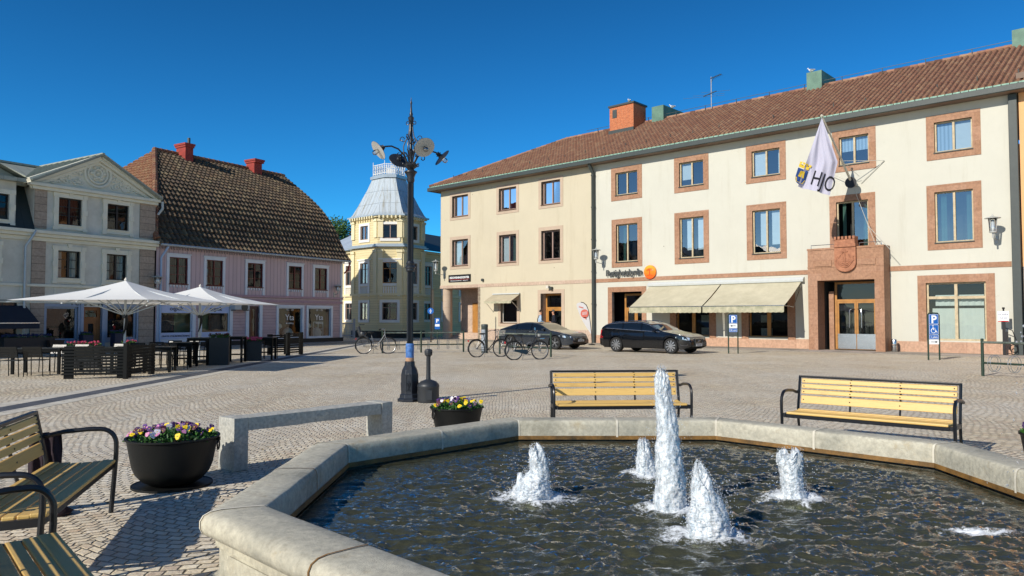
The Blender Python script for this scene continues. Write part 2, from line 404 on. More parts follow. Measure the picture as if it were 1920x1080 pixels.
# ------------------------------------------------------------------ building kit
def wall(b, u0, u1, z0, z1, ops, back=0.0, rev=.22, skip=None):
    us = sorted(set([u0, u1]+[x for o in ops for x in (o[0], o[1]) if u0 < x < u1]))
    zs = sorted(set([z0, z1]+[x for o in ops for x in (o[2], o[3]) if z0 < x < z1]))
    for i in range(len(us)-1):
        for j in range(len(zs)-1):
            cu, cz = (us[i]+us[i+1])/2, (zs[j]+zs[j+1])/2
            if any(o[0] < cu < o[1] and o[2] < cz < o[3] for o in ops): continue
            b.quad((us[i], back, zs[j]), (us[i+1], back, zs[j]), (us[i+1], back, zs[j+1]), (us[i], back, zs[j+1]))
    for o in ops:
        a, c, d, e = o[:4]
        if rev: 
            for q in (((a, d), (a, e)), ((c, d), (c, e)), ((a, d), (c, d)), ((a, e), (c, e))):
                (p1, p2), (p3, p4) = q
                b.quad((p1, back, p2), (p3, back, p4), (p3, back+rev, p4), (p1, back+rev, p2))
def drape(b, u0, u1, z0, z1, y, waves=5, amp=.03, n=24):
    pts = []; fs = []
    for i in range(n+1):
        u = u0+(u1-u0)*i/n; yy = y+amp*sin(i/n*waves*2*pi)
        pts += [(u, yy, z0), (u, yy, z1)]
    for i in range(n): fs.append((2*i, 2*i+2, 2*i+3, 2*i+1))
    b.add(pts, fs)
def window(root, fr, u0, u1, z0, z1, fm, setb=.13, cols=2, rows=(), fw=.05, bw=.06, y=0.0, surround=None, sm=None, sw=.25, proud=.025,
           sill=None, curt=(), gm=None, name='window', bar=None, sdrop=0, open_left=False):
    b = M(fr); s = y+setb
    b.box(u0, s, z0, u0+fw, s+.07, z1); b.box(u1-fw, s, z0, u1, s+.07, z1)
    b.box(u0+fw, s, z0, u1-fw, s+.07, z0+fw); b.box(u0+fw, s, z1-fw, u1-fw, s+.07, z1)
    iw = (u1-u0-2*fw)
    for k in range(1, cols):
        c = u0+fw+iw*k/cols; b.box(c-bw/2, s-.006, z0+fw, c+bw/2, s+.064, z1-fw)
    for r in rows:
        zz = z0+(z1-z0)*r
        for k in range(cols):
            a = u0+fw+iw*k/cols+(bw/2 if k else 0); c = u0+fw+iw*(k+1)/cols-(bw/2 if k < cols-1 else 0)
            b.box(a, s+.003, zz-(bar or .02), c, s+.05, zz+(bar or .02))
    w = b.make(name, fm, root)
    p = M(fr); a0 = u0+fw
    if open_left: a0 = u0+fw+iw/2
    p.quad((a0, s+.045, z0+fw), (u1-fw, s+.045, z0+fw), (u1-fw, s+.045, z1-fw), (a0, s+.045, z1-fw)); p.make('pane', gm or M_glass, w)
    if surround:
        q = M(fr); d = proud; dr = sdrop or sw
        q.box(u0-sw, y-d, z0-dr, u0, y+setb, z1+sw); q.box(u1, y-d, z0-dr, u1+sw, y+setb, z1+sw)
        q.box(u0, y-d, z1, u1, y+setb, z1+sw)
        if sdrop == 0: q.box(u0, y-d, z0-sw, u1, y+setb, z0)
        q.make('surround', surround, w)
    if sill:
        q = M(fr); q.box(u0-.03, y-proud-.05, z0-.035, u1+.03, y+setb-.002, z0+.004); q.make('sill', sill, w)
    for c in curt:
        q = M(fr); ky = s+.16
        if c[0] == 'blind': q.box(u0+fw+iw*c[1], ky, z0+(z1-z0)*c[3], u0+fw+iw*c[2], ky+.01, z1); q.make('blind', c[4] if len(c) > 4 else M_curt, w)
        if c[0] == 'drape': drape(q, u0+fw+iw*c[1], u0+fw+iw*c[2], z0+(c[5] if len(c) > 5 else 0), z1-(c[6] if len(c) > 6 else 0), ky+.06, max(2, int((c[2]-c[1])*iw*(9))), .025); q.make('curtain', c[4] if len(c) > 4 else M_curt, w, smooth=True)
    return w
def tiled(b, P, L, T, pu, pv, amp, inside=None, nu=6, stepz=.035, jit=.5):
    """corrugated pantiles over the surface P(s,t) (metres along eaves, metres up slope)"""
    ns = max(1, int(round(L/pu))); ntt = max(1, int(round(T/pv)))
    prof = [0, .55, .95, 1, .6, .1][:nu] if nu == 6 else [0, .9, .9, .1]
    cs = [i*L/ns + L/ns*j/len(prof) for i in range(ns) for j in range(len(prof))]+[L]
    hs = [prof[j] for i in range(ns) for j in range(len(prof))]+[prof[0]]
    eps = .02
    for r in range(ntt):
        t0, t1 = r*T/ntt, (r+1)*T/ntt
        rowp = []
        for q, (t, lift) in enumerate(((t0, stepz), (t1, 0.0))):
            row = []
            for c, h in zip(cs, hs):
                p = Vector(P(c, t)); n = (Vector(P(c+eps, t))-p).cross(Vector(P(c, t+eps))-p).normalized()
                if n.z < 0: n = -n
                row.append(p+n*(h*amp+lift))
            rowp.append(row)
        rowb = []
        for c in cs:
            p = Vector(P(c, t0)); rowb.append(p)
        m = len(cs); pts = rowp[0]+rowp[1]+rowb; base = len(b.v)
        b.v += [b.P(p) for p in pts]
        for i in range(m-1):
            tile = i//len(prof)
            if inside and not inside((cs[i]+cs[i+1])/2, (t0+t1)/2): continue
            rv = random.Random(tile*7919+r*104729).random(); rv = rv*.22 if i % len(prof) in (4, 5) else .35+.65*rv  # trough faces take dark tones: shade of the tile curve put into the colour
            for f in ((base+i, base+i+1, base+m+i+1, base+m+i), (base+2*m+i, base+2*m+i+1, base+i+1, base+i)):
                b.f.append(list(f)); b.mi.append(0); b.rn.append(rv); b.uv.append([(cs[i], t0)]*4)
# ------------------------------------------------------------------ long cream and white building on the right
R = Fr((-5.37, 56, 0), atan2(-.68, .733)); RL = 36.0
RB = empty('corner_building', R(0, 0, 0), 'long three storey plastered building, half cream half white, with a red tiled roof', 'building')
uS = R.uz(1115, 500)[0]; uE = R.uz(1897, 500)[0]
zEv = R.uz(1160, 298, -.6)[1]; zSof = zEv
uP = R.uz(896, 600)[0]; zB1 = R.uz(1200, 530.0)[1]-.02; zB0 = zB1-.26
zB1, zB0 = R.uz(1300, 515.5)[1], R.uz(1300, 523)[1]
zPl = R.uz(1690, 639.5)[1]
ops = []; wins = []
def rectw(x0, y0, x1, y1, ins):
    a, z1 = R.uz(x0, y0); c, z0 = R.uz(x1, y1); return a+ins, c-ins, z0+ins, z1-ins
creamW = [rectw(844, 361, 882, 408, .24), rectw(931, 349, 973, 397, .24), rectw(1010, 338, 1056, 388, .24),
          rectw(844, 444.5, 882, 503, .24), rectw(931.5, 435.5, 973, 497, .24), rectw(1010, 427.5, 1056, 492, .24)]
whiteW = [rectw(1146, 316, 1204, 370, .32), rectw(1264, 297, 1329, 355, .32), rectw(1398.5, 275, 1474, 336, .32), rectw(1560, 249, 1643, 314.6, .32), rectw(1736, 220, 1840, 289, .32),
          rectw(1147, 412.5, 1204.5, 497, .32), rectw(1264.6, 400, 1330, 493, .32), rectw(1399.6, 385.6, 1475.6, 486, .32), rectw(1555, 368, 1643, 470, .32), rectw(1737, 350, 1843, 469, .32)]
# align rows
def al(ws):
    z0 = sum(w[2] for w in ws)/len(ws); z1 = sum(w[3] for w in ws)/len(ws); return [(w[0], w[1], z0, z1) for w in ws]
creamW = al(creamW[:3])+al(creamW[3:]); whiteW = al(whiteW[:5])+al(whiteW[5:])
gwin = (R.uz(939, 600)[0], R.uz(969.5, 600)[0], R.uz(955, 605)[1], R.uz(955, 562)[1])
gdoor = (R.uz(1014, 600)[0], R.uz(1053, 600)[0], .15, R.uz(1035, 550)[1])
wdoor = (R.uz(1148, 600)[0], R.uz(1204, 600)[0], .1, R.uz(1175, 547)[1])
zs0 = R.uz(1440, 632)[1]
sh1 = (R.uz(1268, 600)[0], R.uz(1330, 600)[0], zs0, 2.95); sh2 = (R.uz(1404, 600)[0], R.uz(1477, 600)[0], zs0, 2.95)
pdo = (R.uz(1533, 600)[0]+.0, R.uz(1641, 600)[0], .0, 3.2)
bigw = (R.uz(1737, 580)[0], R.uz(1849.5, 580)[0], R.uz(1793, 639)[1], R.uz(1793, 529)[1])
port = (-1, uP, -1, zB0)
b = M(R); wall(b, 0, uS, 0, zSof, creamW+[gwin, gdoor, port]); 
b.m = 0
b.box(0, 0, zB1, .02, 11, zSof)   # left gable end wall above the arcade
b.quad((0, 2.1, 0), (0, 11, 0), (0, 11, zB1), (0, 2.1, zB1))
b.make('cream_wall', M_cream, RB, fix=False)
b = M(R); wall(b, uS, uE+.15, 0, zSof, whiteW+[wdoor, sh1, sh2, (R.uz(1521, 600)[0], R.uz(1655, 600)[0], -1, 3.6), bigw]); b.make('white_wall', M_white, RB, fix=False)
b = M(R); b.quad((-.02, 11, 0), (RL+20, 11, 0), (RL+20, 11, zSof), (-.02, 11, zSof)); b.make('back_wall', M_white, RB)
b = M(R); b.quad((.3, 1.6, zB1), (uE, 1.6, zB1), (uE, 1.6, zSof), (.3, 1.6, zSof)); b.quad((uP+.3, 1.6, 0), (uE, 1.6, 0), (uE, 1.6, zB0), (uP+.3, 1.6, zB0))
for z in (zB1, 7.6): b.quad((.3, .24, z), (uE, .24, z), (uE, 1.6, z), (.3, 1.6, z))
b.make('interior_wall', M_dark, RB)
# belt course, plinth
b = M(R); b.box(-.03, -.03, zB0, uS-.1, .0, zB1); b.box(-.03, 0, zB0, -.0, 2.1, zB1); b.make('belt_course', M_pinkst, RB)
b = M(R); uq0, uq1 = R.uz(1516, 600)[0]+.02, R.uz(1668, 600)[0]-.02
b.box(uS+.1, -.03, zB0, uq0, .0, zB1); b.box(uq1, -.03, zB0, uE, .0, zB1); b.make('belt_course', M_sand, RB)
b = M(R); b.box(uP+.25, -.03, 0, gdoor[0]-.35, 0, .8); b.box(gdoor[1]+.35, -.03, 0, uS-.1, 0, .8); split_make(b, 'plinth', M_pinkst, RB)
b = M(R)
for a, c in ((uS+.1, wdoor[0]-.35), (wdoor[1]+.35, sh1[0]-.42), (sh1[1]+.42, sh2[0]-.42), (sh2[1]+.42, uq0), (uq1, bigw[0]-.36), (bigw[1]+.36, uE)): b.box(a, -.035, 0, c, 0, zPl)
for w in (sh1, sh2): b.box(w[0]-.42, -.04, 0, w[1]+.42, 0, w[2]-.12)
b.box(bigw[0]-.36, -.04, 0, bigw[1]+.36, 0, bigw[2]-.06)
split_make(b, 'plinth', M_sandp, RB)
# arcade at the corner
b = M(R); b.box(0, 2.1, 0, uP+.3, 2.3, zB0); b.box(uP, 0, 0, uP+.25, .3, zB0); b.box(uP+.02, .3, 0, uP+.2, 2.1, zB0); b.box(0, 0.02, zB0-.02, uP, 2.1, zB0-.002)
b.make('arcade_wall', M_pinkst, RB)
b = M(R)
for i in range(8):
    z0 = zB0*i/8; b.lathe([(.36, z0), (.36, z0+zB0/8-.014), (.35, z0+zB0/8-.007), (.36, z0+zB0/8)], (.36, .40, 0), 20)
b.make('column', M_beige, RB, smooth=True)
b = M(R)
for i in range(3): b.box(.5, .5+i*.3, i*.15, uP-.02, 2.1, (i+1)*.15)
b.make('steps', M_pinkst, RB)
b = M(R); b.box(1.35, 2.04, .45, 2.4, 2.1, 2.7); b.make('door', M_woodlt, RB)
# roof
ridge_b = 5.5; zR = R.uz(1300, 213, ridge_b)[1]; e0 = -.6
zE2 = zEv+.32
sl = sqrt((ridge_b-e0)**2+(zR-zE2)**2); nb = (ridge_b-e0)/sl; nz = (zR-zE2)/sl
hipu = R.uz(1062, 263, ridge_b)[0]
LR = uE+1+12
b = M(R)
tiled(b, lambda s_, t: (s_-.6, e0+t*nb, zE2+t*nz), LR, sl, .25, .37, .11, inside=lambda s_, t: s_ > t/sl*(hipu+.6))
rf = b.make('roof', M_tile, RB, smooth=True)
b = M(R)
b.add([(-.6, e0, zE2), (hipu, ridge_b, zR), (-.6, 11.6, zE2)], [(0, 1, 2)]); b.add([(-.6, 11.6, zE2), (hipu, ridge_b, zR), (LR-.6, ridge_b, zR), (LR-.6, 11.6, zE2)], [(0, 1, 2, 3)])
b.make('rear_slope', M_tile, RB)
b = M(R); random.seed(3)
def ridge(b, A, B, r=.13, pitch=.38):
    A = Vector(A); B = Vector(B); n = int((B-A).length/pitch)
    for i in range(n):
        p = A.lerp(B, i/n); q = A.lerp(B, (i+1.08)/n); b.r = random.random(); b.tube([p, q], [r*1.12, r*.94], 8)
ridge(b, (-.6, e0, zE2+.06), (hipu, ridge_b, zR+.05)); ridge(b, (hipu, ridge_b, zR+.05), (LR-.6, ridge_b, zR+.05))
b.make('ridge_tiles', M_tile, RB, smooth=True)
b = M(R); b.box(-.72, e0-.14, zEv, LR-.6, e0-.0, zEv+.26); b.box(-.72, e0, zEv, -.6, 11.7, zEv+.26); gm_ = b.make('gutter', M_gutter, RB, bev=.02)
b = M(R)
for i in range(int(LR/.3)):
    u = -.6+i*.3; b.box(u, e0-.03, zEv+.262, u+.27, e0+.12, zEv+.345)
b.make('eaves_flashing', M_verd, RB)
b = M(R); b.box(-.6, e0+.002, zEv+.01, LR-.6, .02, zEv+.06); b.box(-.598, .02, zEv+.01, 0.02, 11, zEv+.06)
b.make('soffit', M_soff, RB)
b = M(R)
for i in range(26):
    u = .8+i*1.55; t = 1.2 if i % 2 else 1.35
    b.bar((u, e0+t*nb, zE2+t*nz), (u, e0+t*nb-.03, zE2+t*nz+.26), .035)
for i in range(17):
    u = hipu+3+i*2.1; b.bar((u, ridge_b-.15, zR), (u, ridge_b-.18, zR+.3), .035)
b.bar((hipu+2, ridge_b-.18, zR+.3), (LR-1, ridge_b-.18, zR+.3), .022)
b.make('snow_guard', M_gutter, RB)
def pipe(root, fr, u, z0, z1, y=-.1, r=.06, m=None, name='downpipe'):
    b = M(fr); b.tube([(u, -.55, z1+.15), (u, -.5, z1-.05), (u, y, z1-.5), (u, y, z0)], r, 10); 
    for z in np.arange(z0+.4, z1-.6, 2.0): b.cyl((u, y, z), (u, y, z+.06), r*1.25, n=10)
    return b.make(name, m or M_gutter, root, smooth=True)
pipe(RB, R, uS, 0, zSof, -.13, .115)
b = M(R); ux = R.uz(1905, 400)[0]; b.box(ux-.16, -.2, 0, ux+.16, .0, zSof-.02); b.make('downpipe', M_gutter, RB, bev=.02)
# chimneys
def onroof(u, bb): return zE2+(bb-e0)*(zR-zE2)/(ridge_b-e0)
def chimney(fr, parent, x0, x1, y0, yb, bb, depth, m, cap=None, name='chimney'):
    u0, z1 = fr.uz(x0, y0, bb); u1, z0 = fr.uz(x1, yb, bb)
    b = M(fr); b.box(u0, bb, z0-1.2, u1, bb+depth, z1); o = b.make(name, m, parent)
    if cap:
        q = M(fr); q.box(u0-.08, bb-.08, z1+.001, u1+.08, bb+depth+.08, z1+.12); q.make('cap', cap, o)
    return o, (u0, u1, z1)
ch1, c1 = chimney(R, rf, 1143, 1188, 203, 255, 4.1, 1.5, M_brick, M_gutter)
q = M(R); q.box(c1[0]-.05, 4.02, onroof(0, 4.1)-.05, c1[1]+.05, 4.1, onroof(0, 4.1)+.3); q.make('flashing', M_gutter, ch1)
q = M(R); q.box(c1[0]+.25, 4.07, c1[2]-.75, c1[0]+.6, 4.1, c1[2]-.2); q.make('vent', M_gutter, ch1)
ch2, c2 = chimney(R, rf, 1222, 1244, 201, 230, 5.0, 2.6, M_green)
ch3, c3 = chimney(R, rf, 1512, 1541, 137, 172, 5.0, 2.2, M_green)
ch4, c4 = chimney(R, rf, 1897, 1925, 57, 96, 5.2, 2.2, M_green)
# windows
cc = [[('blind', 0, 1, .02)], [('drape', 0, .12, 0, M_curt), ('blind', .5, 1, .45)], [], [('blind', 0, .48, 0)], [('blind', .02, .46, .05), ('drape', .6, .95, 0, M_curtg)], []]
for w, c in zip(creamW, cc): window(RB, R, *w, M_mull, setb=.2, surround=M_beige, sw=.24, sill=M_wooddk, curt=c, fw=.09, bw=.09)
cw = [[], [('blind', 0, .47, .3)], [('blind', 0, .47, .0), ('drape', .9, 1, 0)], [('blind', 0, .47, .5, M_stripe), ('blind', .53, 1, .5, M_stripe)], [('blind', 0, .48, 0, M_stripe), ('blind', .52, 1, 0, M_curt)],
      [('drape', .18, .3, 0, M_curtg)], [('blind', .2, .45, .2), ('blind', .7, 1, .2)], [('blind', .2, .45, .2), ('blind', .65, 1, .2)], [('drape', .8, 1, 0, M_curtg), ('drape', .1, .22, 0, M_curtg)], [('drape', .08, .25, 0, M_curtg), ('drape', .82, 1, 0, M_curtg)]]
for i, (w, c) in enumerate(zip(whiteW, cw)): window(RB, R, *w, M_frame, setb=.1, surround=M_sand, sw=.32, sill=M_gutter, curt=c, fw=.07, bw=.09, open_left=(i == 8))
window(RB, R, *gwin, M_framew, setb=.2, cols=1, surround=M_beige, sw=.24, sill=M_wooddk, curt=(), gm=M_shopgl)
window(RB, R, *bigw, M_frame, setb=.12, cols=2, surround=M_sand, sw=.34, sdrop=bigw[2], curt=[('drape', .04, .97, 0, M_curt, 0, 1.15), ('drape', .1, .97, 0, M_curt, 1.55, .55)], fw=.08, bw=.12, rows=(.74,), bar=.06, gm=M_shopgl)
for w in (sh1, sh2):
    o = window(RB, R, *w, M_woodlt, setb=.14, cols=2, surround=M_sand, sw=.4, sdrop=w[2]-.02, fw=.06, bw=.2, gm=M_shopgl, sill=M_gutter)
    for zz in (.25, .95, 1.55):
        q = M(R); a = w[0]+(w[1]-w[0])*(.62 if w is sh1 else .2); q.box(a, .55, w[2]+zz-.2, a+.62, .56, w[2]+zz+.2); q.make('notice', mat('notice_paper', '8e9492', .6, .3, 12, 0), o)
def door(fr, root, u0, u1, z0, z1, m, trans=.0, setb=.3, leaves=2, name='door', panel=None, gm=None, handle=None, st=.12):
    b = M(fr); zt = z1-trans; s = setb
    b.box(u0, s, z0, u0+st, s+.08, z1); b.box(u1-st, s, z0, u1, s+.08, z1); b.box(u0+st, s, z1-st, u1-st, s+.08, z1)
    if trans: b.box(u0+st, s, zt-st*.5, u1-st, s+.08, zt+st*.5)
    w = (u1-u0-2*st)/leaves
    for k in range(leaves):
        a = u0+st+w*k; c = a+w
        b.box(a+.005, s+.01, z0, a+st*.9, s+.07, zt-st*.5); b.box(c-st*.9, s+.01, z0, c-.005, s+.07, zt-st*.5)
        b.box(a+st*.9, s+.01, zt-st*1.4, c-st*.9, s+.07, zt-st*.5); b.box(a+st*.9, s+.01, z0, c-st*.9, s+.07, z0+.28)
    d = b.make(name, m, root)
    p = M(fr); p.quad((u0+st, s+.04, z0+.28), (u1-st, s+.04, z0+.28), (u1-st, s+.04, z1-st), (u0+st, s+.04, z1-st)); p.make('pane', gm or M_shopgl, d)
    if panel:
        p = M(fr)
        for k in range(leaves): p.box(u0+st+w*k+.02, s-.006, z0+.02, u0+st+w*(k+1)-.02, s+.009, z0+panel)
        p.make('kick_plate', M_chrome, d)
    return d
door(R, RB, *gdoor, M_woodlt, .95, .5, 1, st=.13)
b = M(R)
q = gdoor; b.box(q[0]-.25, -.025, 0, q[0], .5, q[3]+.25); b.box(q[1], -.025, 0, q[1]+.25, .5, q[3]+.25); b.box(q[0], -.025, q[3], q[1], .5, q[3]+.25); b.box(q[0], .5, q[2], q[0]+.02, .9, q[3]); b.make('door_surround', M_beige, RB)
door(R, RB, wdoor[0]+.5, wdoor[1], wdoor[2], wdoor[3]-.1, M_woodlt, .9, .6, 2, st=.12)
b = M(R); q = wdoor; b.box(q[0]-.3, -.03, 0, q[0], .22, q[3]+.3); b.box(q[1], -.03, 0, q[1]+.3, .22, q[3]+.3); b.box(q[0], -.03, q[3], q[1], .22, q[3]+.3); b.make('door_surround', M_sand, RB)
# portal
L = .9
pu0 = R.uz(1516, 600, -L)[0]; pu1 = R.uz(1659, 600, -L)[0]; pz1 = R.uz(1590, 464, -L)[1]
po0 = R.uz(1533.5, 600, -L)[0]; po1 = R.uz(1641, 600, -L)[0]; poz = R.uz(1590, 524.5, -L)[1]
b = M(R)
b.box(pu0, -L, 0, po0, .0, poz); b.box(po1, -L, 0, pu1, .0, poz); b.box(pu0, -L, poz, pu1, .0, pz1)
b.box(pu0-.02, -L-.03, pz1-.05, pu1+.02, 0, pz1+.04)
b.box(pu0-.015, -L-.02, poz+.62, pu1+.015, -.001, poz+.66)
PT = b.make('portal', M_sand, RB)
b = M(R); b.box(po0, 0, 0, po0+.02, 1.2, poz); b.box(po1-.02, 0, 0, po1, 1.2, poz); b.box(po0, .0, poz-.02, po1, 1.2, poz+.02); b.box(po0+.02, 1.15, 0, po1-.02, 1.2, poz-.02)
b.make('porch_lining', M_roomg, PT)
dd0 = R.uz(1566, 600, .3)[0]; dd1 = R.uz(1647, 600, .3)[0]; ddz = R.uz(1600, 563, .3)[1]
pd = door(R, RB, dd0, dd1, .05, min(poz-.05, ddz+1.1), M_woodlt, min(poz-.05, ddz+1.1)-ddz, .3, 2, panel=.75, st=.1)
b = M(R); mid = (dd0+dd1)/2
for sx in (-1, 1): b.tube([(mid+sx*.06, .3, 2.0), (mid+sx*.16, .2, 2.0), (mid+sx*.26, .17, 1.95), (mid+sx*.28, .17, 1.7), (mid+sx*.28, .17, 1.1), (mid+sx*.28, .28, 1.05)], .022, 8)
b.make('door_handle', M_chrome, pd, smooth=True)
b = M(R); b.box(dd0-.25, .2, 0, dd0-.02, .34, poz-.5); b.make('door_jamb', M_sand, pd)
# carved coat of arms
ca = R.uz(1586, 480, -L)[0]; cz1 = R.uz(1586, 443, -L-.1)[1]; cz0 = R.uz(1586, 510, -L)[1]; hw = (R.uz(1606, 480, -L)[0]-R.uz(1566, 480, -L)[0])/2
b = M(R); H = cz1-cz0
prof = [(-hw, cz1-.28*H), (-hw, cz0+.25*H)]+[(-hw*cos(a), cz0+.25*H-.25*H*sin(a)) for a in np.linspace(.2, pi-.2, 9)]+[(hw, cz0+.25*H), (hw, cz1-.28*H)]
b.prism(prof, -L-.14, -L, 1)
b.prism([(-hw, 0), (hw, 0), (hw*.98, .1), (-hw*.98, .1)], -L-.17, -L, 1) if False else None
for i in range(len(b.v)): pass
b2 = M(R)
b2.prism([(ca+p[0], p[1]) for p in prof], -L-.14, -L+.02, 1)
z = cz1-.28*H; b2.box(ca-hw*1.02, -L-.2, z-.04, ca+hw*1.02, -L+.3, z+.1)
b2.box(ca-hw*.95, -L-.17, z+.1, ca+hw*.95, -L+.3, z+.32)
for i in range(6): b2.box(ca-hw*.98+i*hw*.345, -L-.2, z+.32, ca-hw*.98+i*hw*.345+hw*.22, -L+.3, cz1)
# relief: boat with mast and sails
zb = cz0+.22*H
for k in range(3): b2.tube([(ca+hw*.78*x, -L-.15, zb+.16*H*(x*x)*1.3-.05*k*H+.02) for x in np.linspace(-1, 1, 13)], .035, 6)
b2.bar((ca, -L-.16, zb), (ca, -L-.16, z-.12), .04); b2.bar((ca-.14, -L-.16, z-.25), (ca+.14, -L-.16, z-.25), .04)
for sx in (-1, 1):
    b2.prism([(ca+sx*.03, zb+.1), (ca+sx*.3, zb+.16), (ca+sx*.12, z-.32)], -L-.16, -L-.13, 1)
    b2.bar((ca, -L-.16, z-.2), (ca+sx*.42, -L-.16, zb+.15), .025)
b2.make('coat_of_arms', mat('carved_sandstone', 'a87356', .85, .18, 6, .5, 50, col2='8d5d46'), PT, bev=.012)
b = M(R)
for x0, x1 in ((pu0+.15, ca-hw-.1), (ca+hw+.1, pu1-.1)):
    b.tube([(x0, -L+.08, pz1+.04), (x0, -L+.08, pz1+.2), (x1, -L+.08, pz1+.2), (x1, -L+.08, pz1+.04)], .016, 6)
split_make(b, 'railing', M_chrome, PT)
# carved blocks above the opening
b = M(R)
for x in (.25, .8): b.box(pu0+.35+(pu1-pu0-1.5)*(0 if x < .5 else 1), -L-.045, poz+.68, pu0+1.15+(pu1-pu0-1.5)*(0 if x < .5 else 1), -L-.0, poz+.95)
split_make(b, 'inscription_block', M_sand, PT)
# pavement slabs
b = M(R); b.box(uP-2, -2.6, 0, uE+8, -.001, .03); tag(b.make('pavement', M_slab_r), kind='structure')
b = M(R)
for u, w in ((R.uz(1400, 660)[0], 2.6),): b.quad((u, -2.5, .034), (u+w, -2.5, .034), (u+w, -1, .034), (u, -1, .034))
b.quad((pu0-.2, -2.5, .034), (pu0+1.6, -2.5, .034), (pu0+1.6, -L-.05, .034), (pu0-.2, -L-.05, .034)); b.quad((pu0+2, -2.5, .034), (pu1-.2, -2.5, .034), (pu1-.2, -L-.05, .034), (pu0+2, -L-.05, .034))
b.quad((pu1+2.4, -2.5, .034), (pu1+6, -2.5, .034), (pu1+6, -1.2, .034), (pu1+2.4, -1.2, .034))
tag(b.make('pavement_slabs', mat('light_pink_slab', 'b3a79c', .8, .12, 2, .2)), kind='structure')
# ------------------------------------------------------------------ orange building beyond
OB = empty('orange_building', R(uE+.6, 0, 0), 'orange plastered building with a grey stone base at the far right edge', 'building')
M_or = mat('orange_plaster', 'e3ac78', .85, .05, 1, .25, 45)
b = M(R); zo = R.uz(1916, 152, 0)[1]; zo1 = R.uz(1916, 500, 0)[1]
b.quad((uE+.4, -.02, zo1), (uE+14, -.02, zo1), (uE+14, -.02, zo), (uE+.4, -.02, zo)); b.make('wall', M_or, OB)
b = M(R); b.box(uE+.42, -.08, 0, uE+14, -.0, zo1); b.make('stone_base', blocks('grey_pink_stone', ('a28f84', '948278'), 1.0, .9, '6c5f57', .01, .85, .4), OB)
b = M(R); b.box(uE+.4, -.5, zo, uE+14, 0, zo+.25); b.make('cornice', M_soff, OB)
b = M(R); b.box(uE+2, -.05, 5, uE+3.2, .1, 7); b.make('window', M_dark, OB)
# ------------------------------------------------------------------ left row of houses
Lf = Fr((-18.0, 37.5, 0), atan2(.852, .524))
M_gplast = mat('grey_green_plaster', 'd0cec3', .85, .07, .9, .3, 45, col2='b8b6aa')
M_gtrim = mat('pale_stucco_trim', 'dad7c6', .85, .08, 2, .3, 50)
M_brownp = blocks('brown_rusticated_plaster', ('a39486', '998a7b'), 4, .33, '6f6257', .012, .85, .4, offset=0)
M_sheetg = boards('standing_seam_grey_sheet', '9b9f92', 0, .55, .06, .5, .06, .5, '7d7f6c', False)
M_sheetd = boards('standing_seam_dark_sheet', '2c332f', 0, .6, .05, .5, .1, .4, None, False)
M_pinkv = boards('pink_board_and_batten', 'c3acb0', 0, .26, .16, .75, .05, .8, None, False)
M_pinkh = boards('pink_weatherboard', 'bda5aa', 2, .17, .1, .75, .05, .8, 'a98d92')
M_ltrim = mat('pale_blue_white_trim', 'cfd6e0', .6, .05, 3, .1)
M_door_or = mat('orange_brown_door', '8a5526', .5, .2, 4, .1)
M_navy = mat('navy_awning_cloth', '1c2433', .9, .15, 3, .2)
GH = empty('stucco_townhouse', Lf(0, 0, 0), 'grey green stucco townhouse with a carved triangular pediment and a dark awning at its left', 'building')
gzC = Lf.uz(180, 448)[1]; gz2 = Lf.uz(175, 364)[1]      # storey cornice, pediment cornice
uL = Lf.uz(63, 400)[0]; UW = -13.2
def lw(x0, y0, x1, y1): a, z1 = Lf.uz(x0, y0); c, z0 = Lf.uz(x1, y1); return (a, c, z0, z1)
def rowal(ws):
    z0 = sum(w[2] for w in ws)/len(ws); z1 = sum(w[3] for w in ws)/len(ws); return [(w[0], w[1], z0, z1) for w in ws]
gu = rowal([lw(109.5, 370, 152, 425), lw(200.7, 381, 240, 434)])
gm_w = rowal([lw(108, 469, 149, 523), lw(199, 476, 236, 526)])
wsp = (gm_w[0][1]-gm_w[0][0])
left_w = [(-7.55-wsp, -7.55+.38, gm_w[0][2], gm_w[0][3]), (-11.8, -11.8+wsp, gm_w[0][2], gm_w[0][3])]
gs = [(Lf.uz(85, 600)[0], Lf.uz(146, 600)[0], .55, Lf.uz(115, 575)[1]), (Lf.uz(200, 600)[0], Lf.uz(256, 600)[0], .55, Lf.uz(228, 576)[1])]
gd = (Lf.uz(156, 600)[0], Lf.uz(191, 600)[0], .1, gs[0][3])
gl = (-10.5, Lf.uz(32, 600)[0], .7, 2.35)
b = M(Lf); wall(b, uL, 0, gzC, gz2, gu, 0); b.box(uL, 0.002, gzC, uL+.02, 5, gz2); b.box(-.02, 0.002, 0, 0, 9, gz2)
wall(b, UW, 0, 0, gzC, gm_w+left_w+gs+[gd, gl], 0); b.quad((UW, 9, 0), (0, 9, 0), (0, 9, gz2), (UW, 9, gz2)); b.make('wall', M_gplast, GH, fix=False)
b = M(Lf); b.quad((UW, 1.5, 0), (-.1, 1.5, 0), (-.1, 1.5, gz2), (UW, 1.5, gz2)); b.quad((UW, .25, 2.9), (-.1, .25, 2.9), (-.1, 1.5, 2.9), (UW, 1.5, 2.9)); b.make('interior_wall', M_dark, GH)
b = M(Lf)
pl = [(uL+.02, Lf.uz(87, 400)[0]), (Lf.uz(262, 400)[0], -.02)]
for a, c in pl: b.box(a, -.05, gzC+.25, c, 0, gz2-.05)
pq = [(uL-.05, Lf.uz(84, 500)[0]), (Lf.uz(261, 500)[0], -.02)]
for a, c in pq: b.box(a, -.05, .0, c, 0, gzC-.2)
split_make(b, 'pilaster', M_brownp, GH)
b = M(Lf)
